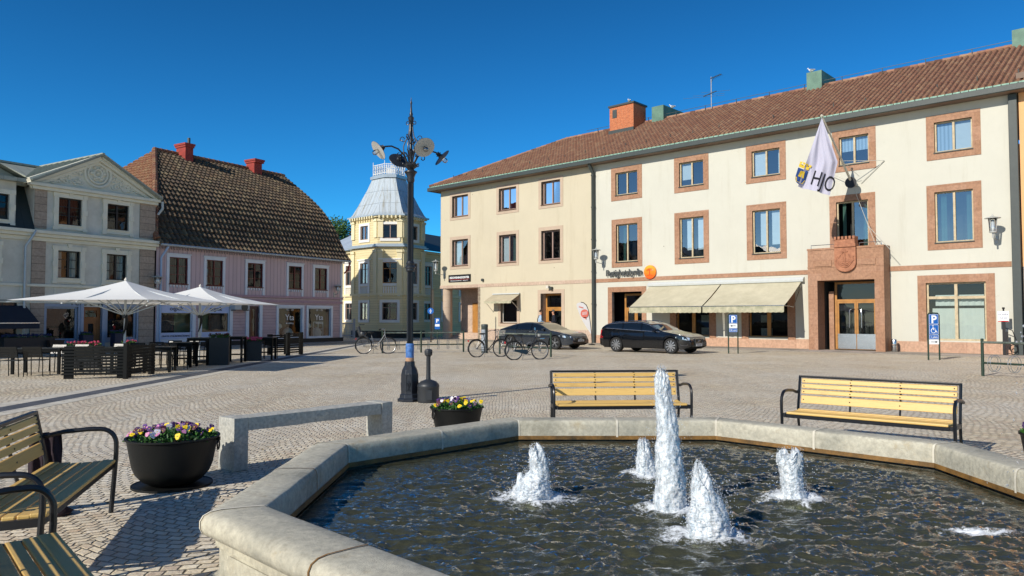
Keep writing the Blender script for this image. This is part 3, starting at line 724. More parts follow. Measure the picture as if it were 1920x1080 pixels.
b.box(UW, -.38, gzC, .12, 0, gzC+.14); b.box(UW, -.26, gzC-.14, .08, -.0, gzC-.001); b.box(UW, -.1, gzC-.32, .03, 0, gzC-.141)
b.box(uL-.3, -.32, gz2, .1, 0, gz2+.14); b.box(uL-.15, -.2, gz2-.14, .04, 0, gz2-.001)
zf = Lf.uz(180, 541)[1]; b.box(UW, -.09, zf, .02, 0, zf+.12); b.box(UW, -.07, zf-.72, .02, 0, zf-.64)
for a in [UW+1.4*i for i in range(10)]: b.box(a, -.03, zf-.62, a+.1, 0, zf-.02)
b.make('cornice', M_gtrim, GH, bev=.015)
# pediment
pa, pz = Lf.uz(183, 288, -.15); um = (uL+0)/2; pz = max(pz, gz2+1.6)
b = M(Lf)
e1, e2 = uL-.3, .1
um = (e1+e2)/2; pz -= .22
b.prism([(e1+.3, gz2+.14), (e2-.3, gz2+.14), (um, pz-.25)], -.02, .0, 1)
for sx, e in ((1, e1), (-1, e2)):
    d = Vector((um-e, 0, pz-gz2-.14)).normalized(); n = Vector((-d.z*sx, 0, d.x*sx))
    for (w0, w1, o) in ((0, .16, -.34), (-.14, 0.0, -.24), (-.3, -.16, -.1)):
        A = Vector((e, 0, gz2+.14)); B = Vector((um, 0, pz))
        q = [A+n*w0, B+n*w0, B+n*w1, A+n*w1]
        q = [(max(min(p.x, um), e1-.2) if sx > 0 else min(max(p.x, um), e2+.2), p.z) for p in q]
        b.prism(q, o, 0, 1)
b.make('pediment', M_gtrim, GH)
b = M(Lf); zc = gz2+.98
for r, w in ((.62, .05), (.46, .035), (.2, .04)): b.tube([(um+r*cos(a), -.05, zc+r*sin(a)) for a in np.linspace(0, 2*pi, 33)[:-1]], w*1.5, 6, closed=True)
for k in range(6): 
    a = k*pi/3; b.lathe([(.001, 0), (.1, .02), (.001, .05)], (um+.3*cos(a), 0, 0), 8) if False else b.ico((um+.3*cos(a), -.05, zc+.3*sin(a)), .1, .1)
b.ico((um, -.05, zc), .1)
rr = random.Random(5)
for sx in (-1, 1):
    for k in range(30):
        f = rr.random(); x = um+sx*(.75+f*1.5); h = (1-f)*.72*rr.random(); zz = gz2+.32+h
        a0 = rr.random()*6; R0 = .07+.09*rr.random()*(1-f*.5)
        b.tube([(x+R0*cos(a0+t)*(1-t/9), -.04, zz+R0*.8*sin(a0+t)*(1-t/9)) for t in np.linspace(0, 5, 9)], .042, 5)
b.make('pediment_relief', M_gtrim, GH, smooth=True)
# roofs
b = M(Lf); gd_ = 5.2
zr0 = gz2+.2
for sx, e in ((1, e1), (-1, e2)):
    p = [(e, -.46, zr0-.02), (um, -.46, pz+.17), (um, gd_, pz+.17), (e, gd_, zr0-.02)]
    o = 0 if sx > 0 else 5
    L_ = sqrt((um-e)**2+(pz+.17-zr0)**2)
    b.add(p+[(q[0], q[1], q[2]-.08) for q in p], [(0, 1, 2, 3), (4, 5, 6, 7), (0, 1, 5, 4)], uv=[(0, 0), (0, L_), (5.6, L_), (5.6, 0)]*2)
rg = b.make('pediment_roof', M_sheetg, GH, fix=False)
b = M(Lf)
for sx, e in ((1, e1), (-1, e2)):
    for k in range(11):
        y = -.46+k*.55; b.bar((e, y, zr0+.0), (um, y, pz+.19), .03, .06)
b.box(um-.06, -.5, pz+.15, um+.06, gd_, pz+.23); b.make('roof_seam', M_sheetg, rg)
zm0 = gzC+.16; zm1 = Lf.uz(30, 337, 1.1)[1]; zt = zm1+1.45
b = M(Lf)
def uvq(b, p, U): b.add(p, [(0, 1, 2, 3)], uv=U)
uvq(b, [(UW, -.15, zm0), (uL, -.15, zm0), (uL, .9, zm1-.25), (UW, .9, zm1-.25)], [(0, 0), (7, 0), (7, 2.4), (0, 2.4)]); b.make('mansard_slope', M_sheetd, GH, fix=False)
b = M(Lf); uvq(b, [(UW, .5, zm1-.2), (e1+.5, .5, zm1-.2), (um, 5.2, zt), (UW, 5.2, zt)], [(0, 0), (7.5, 0), (9, 5), (0, 5)]); uvq(b, [(UW, 5.2, zt), (.2, 5.2, zt), (.2, 9.4, gz2), (UW, 9.4, gz2)], [(0, 0), (13, 0), (13, 5), (0, 5)])
b.box(UW, .42, zm1-.34, uL-.1, .6, zm1-.2); b.make('upper_roof', M_sheetg, GH, fix=False)
b = M(Lf)
for k in range(14):
    u = UW+k*.62
    if u < uL+.6: b.bar((u, .5, zm1-.17), (u, 5.2, zt+.03), .03, .06)
b.box(UW, 5.1, zt, um, 5.3, zt+.1); b.make('roof_seam', M_sheetg, GH)
# dormer at the far left
dz0 = Lf.uz(10, 412)[1]; dz1 = Lf.uz(10, 364)[1]; du1 = Lf.uz(16, 388)[0]; dw = (du1-wsp, du1, dz0, dz1)
b = M(Lf); wall(b, du1-2.7, Lf.uz(28, 400)[0], gzC+.15, zm1-.3, [dw], -.05); b.box(Lf.uz(28, 400)[0]-.01, -.05, gzC+.15, Lf.uz(28, 400)[0], 1, zm1-.3); b.make('dormer_wall', M_gplast, GH, fix=False)
b = M(Lf); e = Lf.uz(30, 340, -.05)[0]; dm = e-2.2
b.box(dm-2.4, -.4, zm1-.3, e+.25, 0, zm1-.14)
for s_ in (1, -1):
    x = e+.3 if s_ > 0 else 2*dm-e-.3
    b.add([(x, -.42, zm1-.14), (dm, -.42, zm1+.95), (dm, 4, zm1+.95), (x, 4, zm1-.14)], [(0, 1, 2, 3)], uv=[(0, 0), (0, 2.2), (4.4, 2.2), (4.4, 0)])
b.quad((2*dm-e-.2, -.02, zm1-.14), (e+.2, -.02, zm1-.14), (dm, -.02, zm1+.9), (dm, -.02, zm1+.9)); b.make('dormer_roof', M_sheetg, GH, fix=False)
def gwindow(w, **k):
    o = window(GH, Lf, *w, M_blackfr, setb=.06, cols=2, rows=k.get('rows', (.36, .68)), fw=.05, bw=.08, bar=.016, surround=M_gtrim, sw=.2, proud=.07, sill=M_gtrim, curt=k.get('curt', ()), gm=M_glassd)
    q = M(Lf); m = (w[0]+w[1])/2
    q.prism([(m-.07, w[3]+.12), (m+.07, w[3]+.12), (m+.1, w[3]+.3), (m-.1, w[3]+.3)], -.12, -.0, 1)
    for x in (w[0]-.24, w[1]+.04): q.box(x, -.1, w[3]+.02, x+.2, 0, w[3]+.2); q.box(x, -.1, (w[2]+w[3])/2-.12, x+.2, 0, (w[2]+w[3])/2+.12); q.box(x, -.1, w[2]-.25, x+.2, 0, w[2]-.12)
    split_make(q, 'trim_block', M_gtrim, o)
for w, c in zip(gu, ([('drape', 0, 1, 0, mat('red_curtain', '6d2418', .9))], [])): gwindow(w, curt=c)
for w in gm_w+left_w[1:]: gwindow(w, curt=[('drape', 0, .3, 0), ('drape', .7, 1, 0)])
gwindow(left_w[0], curt=[('blind', .5, 1, 0, mat('tan_blind', 'a58a63', .9))]); gwindow(dw)
for w in gs: window(GH, Lf, *w, mat('shopfront_frame_blue_grey', '8d9bb0', .5, .08), setb=.08, cols=1, fw=.09, gm=M_shopgl, surround=mat('shopfront_frame_blue_grey', 'x'), sw=.14)
window(GH, Lf, *gl, M_blackfr, setb=.08, cols=1, fw=.06, gm=M_shopgl)
door(Lf, GH, *gd, M_door_or, .55, .14, 1, st=.16)
b = M(Lf); b.box(gd[0]-.14, -.05, 0, gd[0], .2, gd[3]+.3); b.box(gd[1], -.05, 0, gd[1]+.14, .2, gd[3]+.3); b.make('door_surround', mat('shopfront_frame_blue_grey', 'x'), GH)
def gpipe(u, z1, root, m, y=-.14): 
    b = M(Lf); b.tube([(u+.3, -.36, z1), (u+.2, -.36, z1-.2), (u, y, z1-.7), (u, y, .1)], .055, 10); return b.make('downpipe', m, root, smooth=True)
gpipe(uL-.35, gzC+.1, GH, M_zinc); 
b = M(Lf); b.tube([(.16, -.34, gz2+.05), (.2, -.3, gz2-.3), (.08, -.12, gz2-.6)], .06, 8); b.make('downpipe', M_zinc, GH, smooth=True)
M_let = mat('painted_letters', '3c403c', .6, .05)
for i, uu in enumerate(((gs[0][0]+gs[0][1])/2+.9, )): text('Vete & Råg', .42, M_let, GH, 'lettering', (Lf.uz(169, 570)[0], -.02, Lf.uz(169, 573)[1]), .02, Lf, width=Lf.uz(208, 570)[0]-Lf.uz(130, 570)[0])
text('i', .42, M_let, GH, 'lettering', (Lf.uz(3.5, 566)[0], -.02, Lf.uz(3, 574)[1]), .02, Lf)
ch = M(Lf); ch.box(-9.6, 4.9, zt-.3, -8.45, 5.9, zt+1.25); ch.make('chimney', M_brickr, GH)
# navy awning
AW = empty('shop_awning', Lf(-9, 0, 2.5), 'dark navy awning over the shop window at the far left edge', 'awning')
a0, a1 = -11, Lf.uz(48, 575)[0]; az1 = Lf.uz(30, 573)[1]
fr_u, fz = Lf.uz(78, 600, -1.1)
b = M(Lf); b.add([(a0, -.02, az1), (a1, -.02, az1), (a1, -1.2, az1-.72), (a0, -1.2, az1-.72)]+[(a0, -.02, az1-.03), (a1, -.02, az1-.03), (a1, -1.2, az1-.75), (a0, -1.2, az1-.75)], [(0, 1, 2, 3), (7, 6, 5, 4), (1, 2, 6, 5)])
b.make('canopy', M_navy, AW); b = M(Lf); b.box(a0, -1.22, az1-.98, a1, -1.19, az1-.73); b.make('valance', M_navy, AW); b = M(Lf); b.box(a0, -1.24, az1-.76, a1, -1.2, az1-.72); b.make('front_rail', M_chrome, AW)
# ------------------------------------------------------------------ pink wooden house
PH = empty('pink_wooden_house', Lf(0.1, 0, 0), 'pink weatherboarded house with a big mossy pantile roof and two red chimneys', 'building')
PL = 13.15; zEave = Lf.uz(300, 458, -.3)[1]
pprof = [(-.4, zEave-.02), (-.1, zEave+.2), (.5, zEave+1.15), (1.1, 7.55), (2.2, 8.75), (3.46, 9.72), (6.0, 11.45)]
acc = [0]
for i in range(1, len(pprof)): acc.append(acc[-1]+sqrt((pprof[i][0]-pprof[i-1][0])**2+(pprof[i][1]-pprof[i-1][1])**2))
def pf(t): return float(np.interp(t, acc, [p[0] for p in pprof])), float(np.interp(t, acc, [p[1] for p in pprof]))
# smooth the profile
ts = np.linspace(0, acc[-1], 40); sm_b = np.array([pf(t)[0] for t in ts]); sm_z = np.array([pf(t)[1] for t in ts])
for _ in range(10): sm_b[1:-1] = (sm_b[:-2]+sm_b[2:]+2*sm_b[1:-1])/4; sm_z[1:-1] = (sm_z[:-2]+sm_z[2:]+2*sm_z[1:-1])/4
def pf(t): return float(np.interp(t, ts, sm_b)), float(np.interp(t, ts, sm_z))
TL = acc[-1]; hu = 3.74
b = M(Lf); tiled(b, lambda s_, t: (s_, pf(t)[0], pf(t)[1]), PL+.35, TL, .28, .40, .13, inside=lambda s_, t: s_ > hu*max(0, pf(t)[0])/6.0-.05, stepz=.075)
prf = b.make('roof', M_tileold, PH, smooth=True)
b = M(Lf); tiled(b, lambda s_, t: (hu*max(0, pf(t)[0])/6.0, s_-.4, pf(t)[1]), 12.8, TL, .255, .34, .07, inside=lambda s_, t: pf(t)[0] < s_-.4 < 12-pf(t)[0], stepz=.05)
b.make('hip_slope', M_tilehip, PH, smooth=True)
b = M(Lf); pts = [(u_, b_, z_) for (b_, z_) in [pf(t) for t in np.linspace(0, TL, 12)] for u_ in (0,)]
for i in range(len(pts)-1):
    (u0, b0, z0), (u1, b1, z1) = pts[i], pts[i+1]; b.add([(hu*max(b0, 0)/6, 12-b0, z0), (PL+.35, 12-b0, z0), (PL+.35, 12-b1, z1), (hu*max(b1, 0)/6, 12-b1, z1)], [(0, 1, 2, 3)])
b.make('rear_slope', M_tileold, PH)
b = M(Lf); hp = [pf(t) for t in np.linspace(.3, TL, 34)]
for i in range(33): b.r = random.random(); b.tube([(hu*max(0, hp[i][0])/6, hp[i][0], hp[i][1]+.08), (hu*max(0, hp[i+1][0])/6, hp[i+1][0], hp[i+1][1]+.1)], [.17, .14], 8)
ridge(b, (hu, 6, 11.53), (PL+.35, 6, 11.53), .14, .36); b.make('ridge_tiles', M_tilehip, PH, smooth=True)
b = M(Lf)
for t in np.linspace(0, TL, 26)[:-1]:
    a, c = pf(t), pf(t+TL/25); b.add([(PL+.3, a[0], a[1]-.22), (PL+.3, c[0], c[1]-.22), (PL+.3, c[0], c[1]+.09), (PL+.3, a[0], a[1]+.09), (PL+.4, a[0], a[1]-.22), (PL+.4, c[0], c[1]-.22), (PL+.4, c[0], c[1]+.09), (PL+.4, a[0], a[1]+.09)], [(0, 1, 2, 3), (7, 6, 5, 4), (2, 3, 7, 6), (0, 1, 5, 4)])
b.make('verge_board', mat('dark_verge', '4a4640', .7), PH)
zBl = Lf.uz(560, 559)[1]
pw = rowal([lw(317.5, 480, 351, 531), lw(387, 486, 417, 535), lw(464, 492.5, 492, 540), lw(541, 500, 565, 543), lw(590, 502.5, 612.5, 545.5)])
def srow(*xs): return [(Lf.uz(a, 600)[0], Lf.uz(c, 600)[0]) for a, c in xs]
so = srow((300, 360), (378, 430)); sy = srow((522, 566), (578, 620)); sdr = srow((466, 486))[0]
zo0 = Lf.uz(330, 636)[1]; zo1_ = Lf.uz(330, 571.5)[1]; zy0 = Lf.uz(545, 633)[1]; zy1 = Lf.uz(545, 577)[1]
ow = [(a, c, zo0, zo1_) for a, c in so]; yw = [(a, c, zy0, zy1) for a, c in sy]; pdw = (sdr[0], sdr[1], .25, Lf.uz(476, 574)[1])
b = M(Lf); wall(b, .1, PL, zBl+.1, zEave+.1, pw, 0, .1); b.make('upper_wall', M_pinkv, PH, fix=False)
b = M(Lf); wall(b, .1, PL, .3, zBl+.1, ow+yw+[pdw], 0, .12); b.make('lower_wall', M_pinkh, PH, fix=False)
b = M(Lf); b.quad((PL, 0, 0), (PL, 12, 0), (PL, 12, zEave), (PL, 0, zEave)); 
gp = [(6.0, 11.4)]+[]
g_pts = [(PL, p[0], p[1]-.05) for p in [pf(t) for t in np.linspace(.3, TL, 14)]]+[(PL, 12-p[0], p[1]-.05) for p in [pf(t) for t in np.linspace(TL, .3, 14)][1:]]
b.add(g_pts, [tuple(range(len(g_pts)))]); b.quad((.1, 12, 0), (PL, 12, 0), (PL, 12, zEave), (.1, 12, zEave)); b.make('gable_wall', M_pinkh, PH, fix=False)
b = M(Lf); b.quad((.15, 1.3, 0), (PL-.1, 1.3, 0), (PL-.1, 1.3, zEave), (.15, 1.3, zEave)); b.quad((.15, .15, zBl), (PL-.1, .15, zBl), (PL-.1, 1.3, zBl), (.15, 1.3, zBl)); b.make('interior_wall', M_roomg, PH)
b = M(Lf); b.box(.05, -.1, zBl-.02, PL+.05, 0, zBl+.1); b.box(.05, -.06, zBl-.3, PL+.05, 0, zBl-.16); b.make('belt_course', mat('pink_trim', 'a88a95', .7), PH)
b = M(Lf); b.box(.1, -.1, 0, PL+.08, 0, .3); b.make('plinth', mat('dark_plinth', '2a2724', .8), PH)
b = M(Lf); b.box(PL-.14, -.04, .3, PL+.04, .0, zEave); b.box(PL+.002, 0, .3, PL+.04, .14, zEave); b.make('corner_board', M_ltrim, PH)
b = M(Lf); b.box(.1, -.36, zEave-.04, PL+.3, 0, zEave); 
for i in range(int(PL/.16)): b.prism([(.12+i*.16, zEave-.04), (.24+i*.16, zEave-.04), (.2+i*.16, zEave-.2), (.16+i*.16, zEave-.2)], -.2, -.16, 1)
b.make('eaves_trim', mat('eaves_paint', '8f8488', .7), PH)
b = M(Lf); b.tube([(.05, -.46, zEave+.0), (PL+.35, -.46, zEave-.03)], .065, 8); b.make('gutter', M_zinc, PH)
b = M(Lf); b.tube([(PL+.3, -.4, zEave), (PL+.42, -.2, zEave-.5), (PL+.1, -.1, zEave-.8)], .05, 8); b.make('downpipe', M_brickr, PH, smooth=True)
gpipe(.28, zEave+.05, PH, mat('blue_white_pipe', '9fb4d2', .5, .05))
for w, c in zip(pw, ([('drape', .5, 1, 0, M_curtg)], [('blind', 0, .2, 0)], [], [], [])):
    o = window(PH, Lf, *w, M_redfr, setb=.03, cols=2, rows=(.36, .68), fw=.045, bw=.07, bar=.014, surround=M_ltrim, sw=.15, proud=.04, sdrop=w[2]-zBl-.1, curt=c, sill=M_redfr, gm=M_glassd)
    q = M(Lf); q.box(w[0]-.2, -.08, w[3]+.15, w[1]+.2, 0, w[3]+.2); q.make('head_moulding', M_ltrim, o)
    q = M(Lf)
    for i in range(6): x = w[0]+.03+i*(w[1]-w[0])/6; q.prism([(x, w[2]-.05), (x+.12, w[2]-.05), (x+.06, w[2]-.2)], -.045, 0, 1)
    q.make('apron_trim', M_ltrim, o)
M_opt = mat('pale_blue_sign_band', 'b9c6e6', .5, .03)
for k, w in enumerate(ow):
    o = window(PH, Lf, *w, M_ltrim, setb=.03, cols=1, fw=.05, surround=M_ltrim, sw=.2, proud=.04, gm=M_shopgl)
    q = M(Lf); q.box(w[0], .0, w[3]-.42, w[1]-.05, .02, w[3]-.03); q.make('sign_band', M_opt, o)
    q = M(Lf); q.box(w[0], .0, w[2]+.03, w[1]-.05, .02, w[2]+.34); q.make('sign_band', M_opt, o)
    text('oqptik', .3, M_signblack, o, 'lettering', ((w[0]+w[1])/2, -.01, w[3]-.29), .012, Lf)
    text('GRATIS SYNUNDERSÖKNING', .13, M_signblack, o, 'lettering', ((w[0]+w[1])/2, -.01, w[2]+.12), .012, Lf, width=1.6) if k == 0 else text('BRA SYNTEST', .12, M_signblack, o, 'lettering', ((w[0]+w[1])/2, -.01, w[2]+.12), .012, Lf, width=.9)
    q = M(Lf); q.box(w[0]+.35 if k == 0 else w[1]-.95, .5, .9, w[0]+1.1 if k == 0 else w[1]-.2, .52, w[3]-.5); q.make('poster', mat('shop_poster', '6b5248', .6, .5, 9, 0, col2='2c2f3c'), o)
    q = M(Lf); q.box(w[0]+1.2 if k == 0 else w[0]+.1, .6, .5, w[0]+2.5 if k == 0 else w[0]+1, .62, w[3]-.4); q.make('display_panel', mat('pale_green_panel', '8a9370', .8, .05), o)
for k, w in enumerate(yw):
    o = window(PH, Lf, *w, M_ltrim, setb=.03, cols=1, fw=.05, surround=M_ltrim, sw=.16, proud=.04, gm=M_shopgl)
    text('Yta', .5, M_signwhite, o, 'lettering', ((w[0]+w[1])/2, .05, w[2]+1.05), .006, Lf)
    text('10 - 18', .16, M_signwhite, o, 'lettering', ((w[0]+w[1])/2, .05, w[2]+1.62), .006, Lf, spacing=1.2)
    text('inredning', .16, M_signwhite, o, 'lettering', ((w[0]+w[1])/2, .05, w[2]+.82), .006, Lf)
    q = M(Lf); c = w[0]+.5; q.lathe([(.1, 0), (.04, .3), (.05, .5), (.2, .62), (.16, .8), (.02, .86)], (c, .55, w[2]), 14); q.make('display_lamp', M_curt, o, smooth=True)
    q = M(Lf); q.lathe([(.3, 0), (.34, .3), (.22, .5), (.05, .6)], (c+.75, .6, w[2]), 14); q.make('display_cushion', M_curt, o, smooth=True)
    if k == 1:
        q = M(Lf); x = w[1]-1.0
        for a in (0, .4, .8): q.box(x+a, .5, w[2], x+a+.06, .56, w[2]+.95)
        for a in (0, .45, .9): q.box(x, .5, w[2]+a, x+.86, .56, w[2]+a+.05)
        q.make('display_shelf', M_curt, o)
b = M(Lf); q = pdw; b.box(q[0]-.2, -.05, 0.1, q[0], .1, q[3]+.15); b.box(q[1], -.05, .1, q[1]+.2, .1, q[3]+.15); b.make('door_surround', M_ltrim, PH)
dd = door(Lf, PH, *pdw, mat('brown_red_door', '4a2c2c', .5, .1), .0, .08, 1, st=.12)
chp = [chimney(Lf, prf, 348, 362, 268, 307, 5.2, .9, M_brickr), chimney(Lf, prf, 477, 491, 298, 327, 5.3, .8, M_brickr)]
for (o, (u0, u1, z1)), dz in zip(chp, (.95, .8)):
    q = M(Lf); q.box(u0-.05, 5.15, z1-.22, u1+.05, 6.17, z1-.1); q.box(u0-.09, 5.11, z1-.1, u1+.09, 6.21, z1+.02); q.make('corbel', M_brickr, o)
q = M(Lf); q.cyl((chp[0][1][0]+.5, 5.6, chp[0][1][2]), (chp[0][1][0]+.5, 5.6, chp[0][1][2]+.45), .09, n=8); q.make('flue', M_gutter, chp[0][0])
# pavement along the left row
b = M(Lf); b.box(UW, -2.2, 0, PL+1.5, -.001, .06); tag(b.make('pavement', M_slab_r), kind='structure')
# neighbour further left, outside the frame but mirrored in the windows opposite
NB = empty('neighbour_house', Lf(-14, 0, 0), 'dark roofed plastered house past the left edge of the photo, mirrored in the windows opposite', 'building')
b = M(Lf); b.box(-34, 0.01, 0, UW-.05, 10, 6.2); b.make('wall', M_gplast, NB)
for a, c, h in ((-34.2, -24, 10.2), (-24, UW-.05, 9.0)):
    b = M(Lf); b.prism([(-.5, 6.1), (10.5, 6.1), (5, h)], a, c, 0); b.make('roof', M_sheetd, NB)
# ------------------------------------------------------------------ yellow corner house with tower
Yd = 57.5
def gp_(px, Y): p = atY(px, 600, Y); return Vector((p.x, p.y, 0))
P2, P3 = gp_(707, Yd), gp_(754, Yd)
P1 = gp_(659, Yd+2.3); P4 = gp_(795, Yd+2.5)
fC = Fr(P2, atan2((P3-P2).y, (P3-P2).x)); fA = Fr(P1, atan2((P2-P1).y, (P2-P1).x)); fB = Fr(P3, atan2((P4-P3).y, (P4-P3).x))
LA, LC, LB = (P2-P1).length, (P3-P2).length, (P4-P3).length
da = (P2-P1).normalized(); db = (P4-P3).normalized()
na = Vector((-da.y, da.x, 0)); nb_ = Vector((-db.y, db.x, 0))
W1 = P1+na*.9-da*7; fW = Fr(W1, fA.ang); W4 = P4+nb_*.9; fE = Fr(W4, fB.ang)
M_yel = boards('yellow_weatherboard', 'e2d2a4', 2, .19, .09, .75, .05, .7)
M_yelt = mat('yellow_trim', 'e4d8b0', .7, .05, 2, .1); M_yw = mat('cream_white_trim', 'e6e4de', .65, .04, 2, .1)
M_pane2 = spec(mat('shaded_pane', '1a2126', .25, .1, 2, 0), .4)
YH = empty('yellow_tower_house', (P2.x, P2.y, 0), 'yellow timber corner house with an octagonal tower roof of grey metal sheet', 'building')
zY = lambda y, Y=Yd: atY(700, y, Y).z
zt0 = zY(627); zbelt = zY(552); zeave = zY(462); zte = zY(404); ztop = zY(325)
def yw_(fr, L, c, w, z0, z1, fm=M_mull, apron=False, ped=False, rows=(.7,), gmm=None):
    o = window(YH, fr, c-w/2, c+w/2, z0, z1, fm, setb=.04, cols=2, rows=rows, fw=.06, bw=.06, bar=.02, surround=M_yw, sw=.2, proud=.06, gm=gmm or M_glassd)
    if ped: q = M(fr); q.box(c-w/2-.3, -.14, z1+.2, c+w/2+.3, 0, z1+.3); q.make('head_moulding', M_yw, o)
    if apron:
        q = M(fr); q.box(c-w/2-.2, -.05, z0-1.0, c-w/2, 0, z0-.2); q.box(c+w/2, -.05, z0-1.0, c+w/2+.2, 0, z0-.2)
        for i in range(6): x = c-w/2+.05+i*w/6; q.box(x, -.04, z0-.95, x+w/12, 0, z0-.25)
        q.make('apron_panel', M_yw, o)
    return (c-w/2, c+w/2, z0, z1)
z1a, z1b = zY(600), zY(567); z2a, z2b = zY(531), zY(491.5); z3a, z3b = zY(447), zY(420.5)
specs = []
for fr, L, w in ((fA, LA, 1.0), (fC, LC, 1.15), (fB, LB, .95)):
    wl = [(L/2-w/2, L/2+w/2, z1a, z1b), (L/2-w/2, L/2+w/2, z2a, z2b), (L/2-w/2, L/2+w/2, z3a, z3b)]
    b = M(fr); wall(b, 0, L, -1, zte, wl, 0, .12); b.make('tower_wall', M_yel, YH, fix=False)
    yw_(fr, L, L/2, w, z1a, z1b); yw_(fr, L, L/2, w, z2a, z2b, M_woodlt if fr is fC else M_mull, True, True); yw_(fr, L, L/2, w, z3a, z3b, rows=())
    b = M(fr)
    for z0, z1 in ((zbelt+.1, zeave-.25), (zeave+.7, zte-.25)):
        for x in (0.02, L-.42): b.box(x, -.1, z0, x+.4, 0, z1); b.box(x-.04, -.16, z1-.2, x+.44, 0, z1)
    split_make(b, 'pilaster', M_yelt, YH)
    b = M(fr); b.box(-.05, -.14, zbelt-.06, L+.05, 0, zbelt+.1); b.box(-.1, -.2, zte-.12, L+.1, 0, zte); split_make(b, 'belt_course', M_yelt, YH)
    b = M(fr)
    for i in range(int(L/.32)): b.box(.1+i*.32, -.34, zte-.22, .22+i*.32, -.0, zte-.0)
    b.make('cornice_bracket', M_yelt, YH)
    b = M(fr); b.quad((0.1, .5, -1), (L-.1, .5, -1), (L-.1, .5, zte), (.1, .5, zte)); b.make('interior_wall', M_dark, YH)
for fr, L, xs, nm in ((fW, 7, (2.2, 5.4), 'w'), (fE, 12, (1.7, 4.4, 7.1), 'e')):
    wl = [(x-.5, x+.5, z_a, z_b) for x in xs for z_a, z_b in ((z1a, z1b), (z2a, z2b))]
    b = M(fr); wall(b, 0, L, -1, zeave, wl, 0, .12); b.make('wing_wall', M_yel, YH, fix=False)
    for x in xs: yw_(fr, L, x, 1.0, z1a, z1b, gmm=M_pane2); yw_(fr, L, x, 1.0, z2a, z2b, M_mull, True, True, gmm=M_pane2)
    b = M(fr); b.box(0, -.12, zbelt-.06, L, 0, zbelt+.1); b.box(-.05, -.25, zeave-.2, L, 0, zeave-.02); split_make(b, 'belt_course', M_yelt, YH)
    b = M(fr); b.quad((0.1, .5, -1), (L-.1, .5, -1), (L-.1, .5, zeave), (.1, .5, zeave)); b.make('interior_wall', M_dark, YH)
    b = M(fr); b.add([(0, -.5, zeave), (L, -.5, zeave), (L, 4.5, zeave+2.3), (0, 4.5, zeave+2.3)], [(0, 1, 2, 3)], uv=[(0, 0), (L, 0), (L, 5), (0, 5)]); b.make('wing_roof', boards('zinc_seam_sheet', 'aab6c2', 0, .6, .05, .45, .06, .5, None, False) if nm == 'w' else MATS.get('zd') or M_sheetd, YH, fix=False)
    if nm == 'w': b = M(fr); b.box(6.0, -.3, 0, 6.1, 0, 0) if False else None
b = M()
def off(p, d): # push tower outline outward
    c = (P1+P4)/2+Vector((0, 1.2, 0)); v = (p-c); return p+v.normalized()*d
back = [P4+nb_*3, P1+na*3]
ring = [P1, P2, P3, P4]+back
M_tw = NT('weathered_zinc'); t_ = M_tw; uvn = t_.n('UVMap').outputs[0]
sx_ = t_.n('SeparateXYZ', {0: uvn}); seam = t_.math('LESS_THAN', t_.math('FRACT', t_.math('DIVIDE', sx_.outputs[0], .42)), .07)
seam2 = t_.math('LESS_THAN', t_.math('FRACT', t_.math('DIVIDE', sx_.outputs[1], 1.05)), .03)
stv = t_.n('Mapping', {'Vector': uvn, 'Scale': (2.2, .25, 1)})
stain = t_.ramp(t_.noise(1.4, 6, stv, .75), [(.5, 0), (.66, .75)])
cz_ = t_.mix(stain, lin('bcc6cc'), lin('857a5a')); hgt = t_.math('MAXIMUM', seam, seam2)
cz_ = t_.mix(t_.math('MULTIPLY', hgt, .5), cz_, lin('5d666e')); M_tw = t_.put(color=cz_, rough=.5, metal=.25, normal=t_.bump(hgt, .6, .03))
tc = sum(ring, Vector((0, 0, 0)))/6
def shrink(p, f): return tc+(p-tc)*f
prs = [(1.10, zte), (1.0, zte+.3), (.86, zte+.95), (.72, zte+1.7), (.60, ztop-.95), (.47, ztop-.1)]
b = M()
for (f0, z0), (f1, z1) in zip(prs[:-1], prs[1:]):
    for i in range(6):
        A, B = ring[i], ring[(i+1) % 6]
        a0, b0, a1, b1 = shrink(A, f0), shrink(B, f0), shrink(A, f1), shrink(B, f1); w0 = (b0-a0).length; w1 = (b1-a1).length
        b.add([(a0.x, a0.y, z0), (b0.x, b0.y, z0), (b1.x, b1.y, z1), (a1.x, a1.y, z1)], [(0, 1, 2, 3)], uv=[(-w0/2, z0), (w0/2, z0), (w1/2, z1), (-w1/2, z1)])
tr = b.make('tower_roof', M_tw, YH, fix=False)
b = M()
def slab(b, f, z0, z1): 
    r = [shrink(p, f) for p in ring]; b.add([(p.x, p.y, z0) for p in r]+[(p.x, p.y, z1) for p in r], [tuple(range(6)), tuple(range(11, 5, -1))]+[(i, i+6, (i+1) % 6+6, (i+1) % 6) for i in range(6)])
slab(b, 1.14, zte-.02, zte+.1); slab(b, .52, ztop-.1, ztop+.12); slab(b, .46, ztop+.12, ztop+.2)
b.make('roof_cornice', M_zinc, YH)
b = M(); r6 = [shrink(p, .44) for p in ring]
for i in range(6):
    A, B = r6[i], r6[(i+1) % 6]
    for k in range(5):
        p = A.lerp(B, k/5); q = A.lerp(B, (k+1)/5); b.cyl((p.x, p.y, ztop+.2), (p.x, p.y, ztop+1.05+(.25 if k == 0 else 0)), .025, n=6)
        m_ = (p+q)/2
        for zz in (.45, .8): b.tube([(m_.x+(q-p).x*.3*cos(a), m_.y+(q-p).y*.3*cos(a), ztop+zz+.13*sin(a)) for a in np.linspace(0, 2*pi, 9)[:-1]], .015, 4, closed=True)
    for zz in (.3, 1.02): b.bar((A.x, A.y, ztop+zz), (B.x, B.y, ztop+zz), .035)
b.make('roof_railing', M_yw, YH)
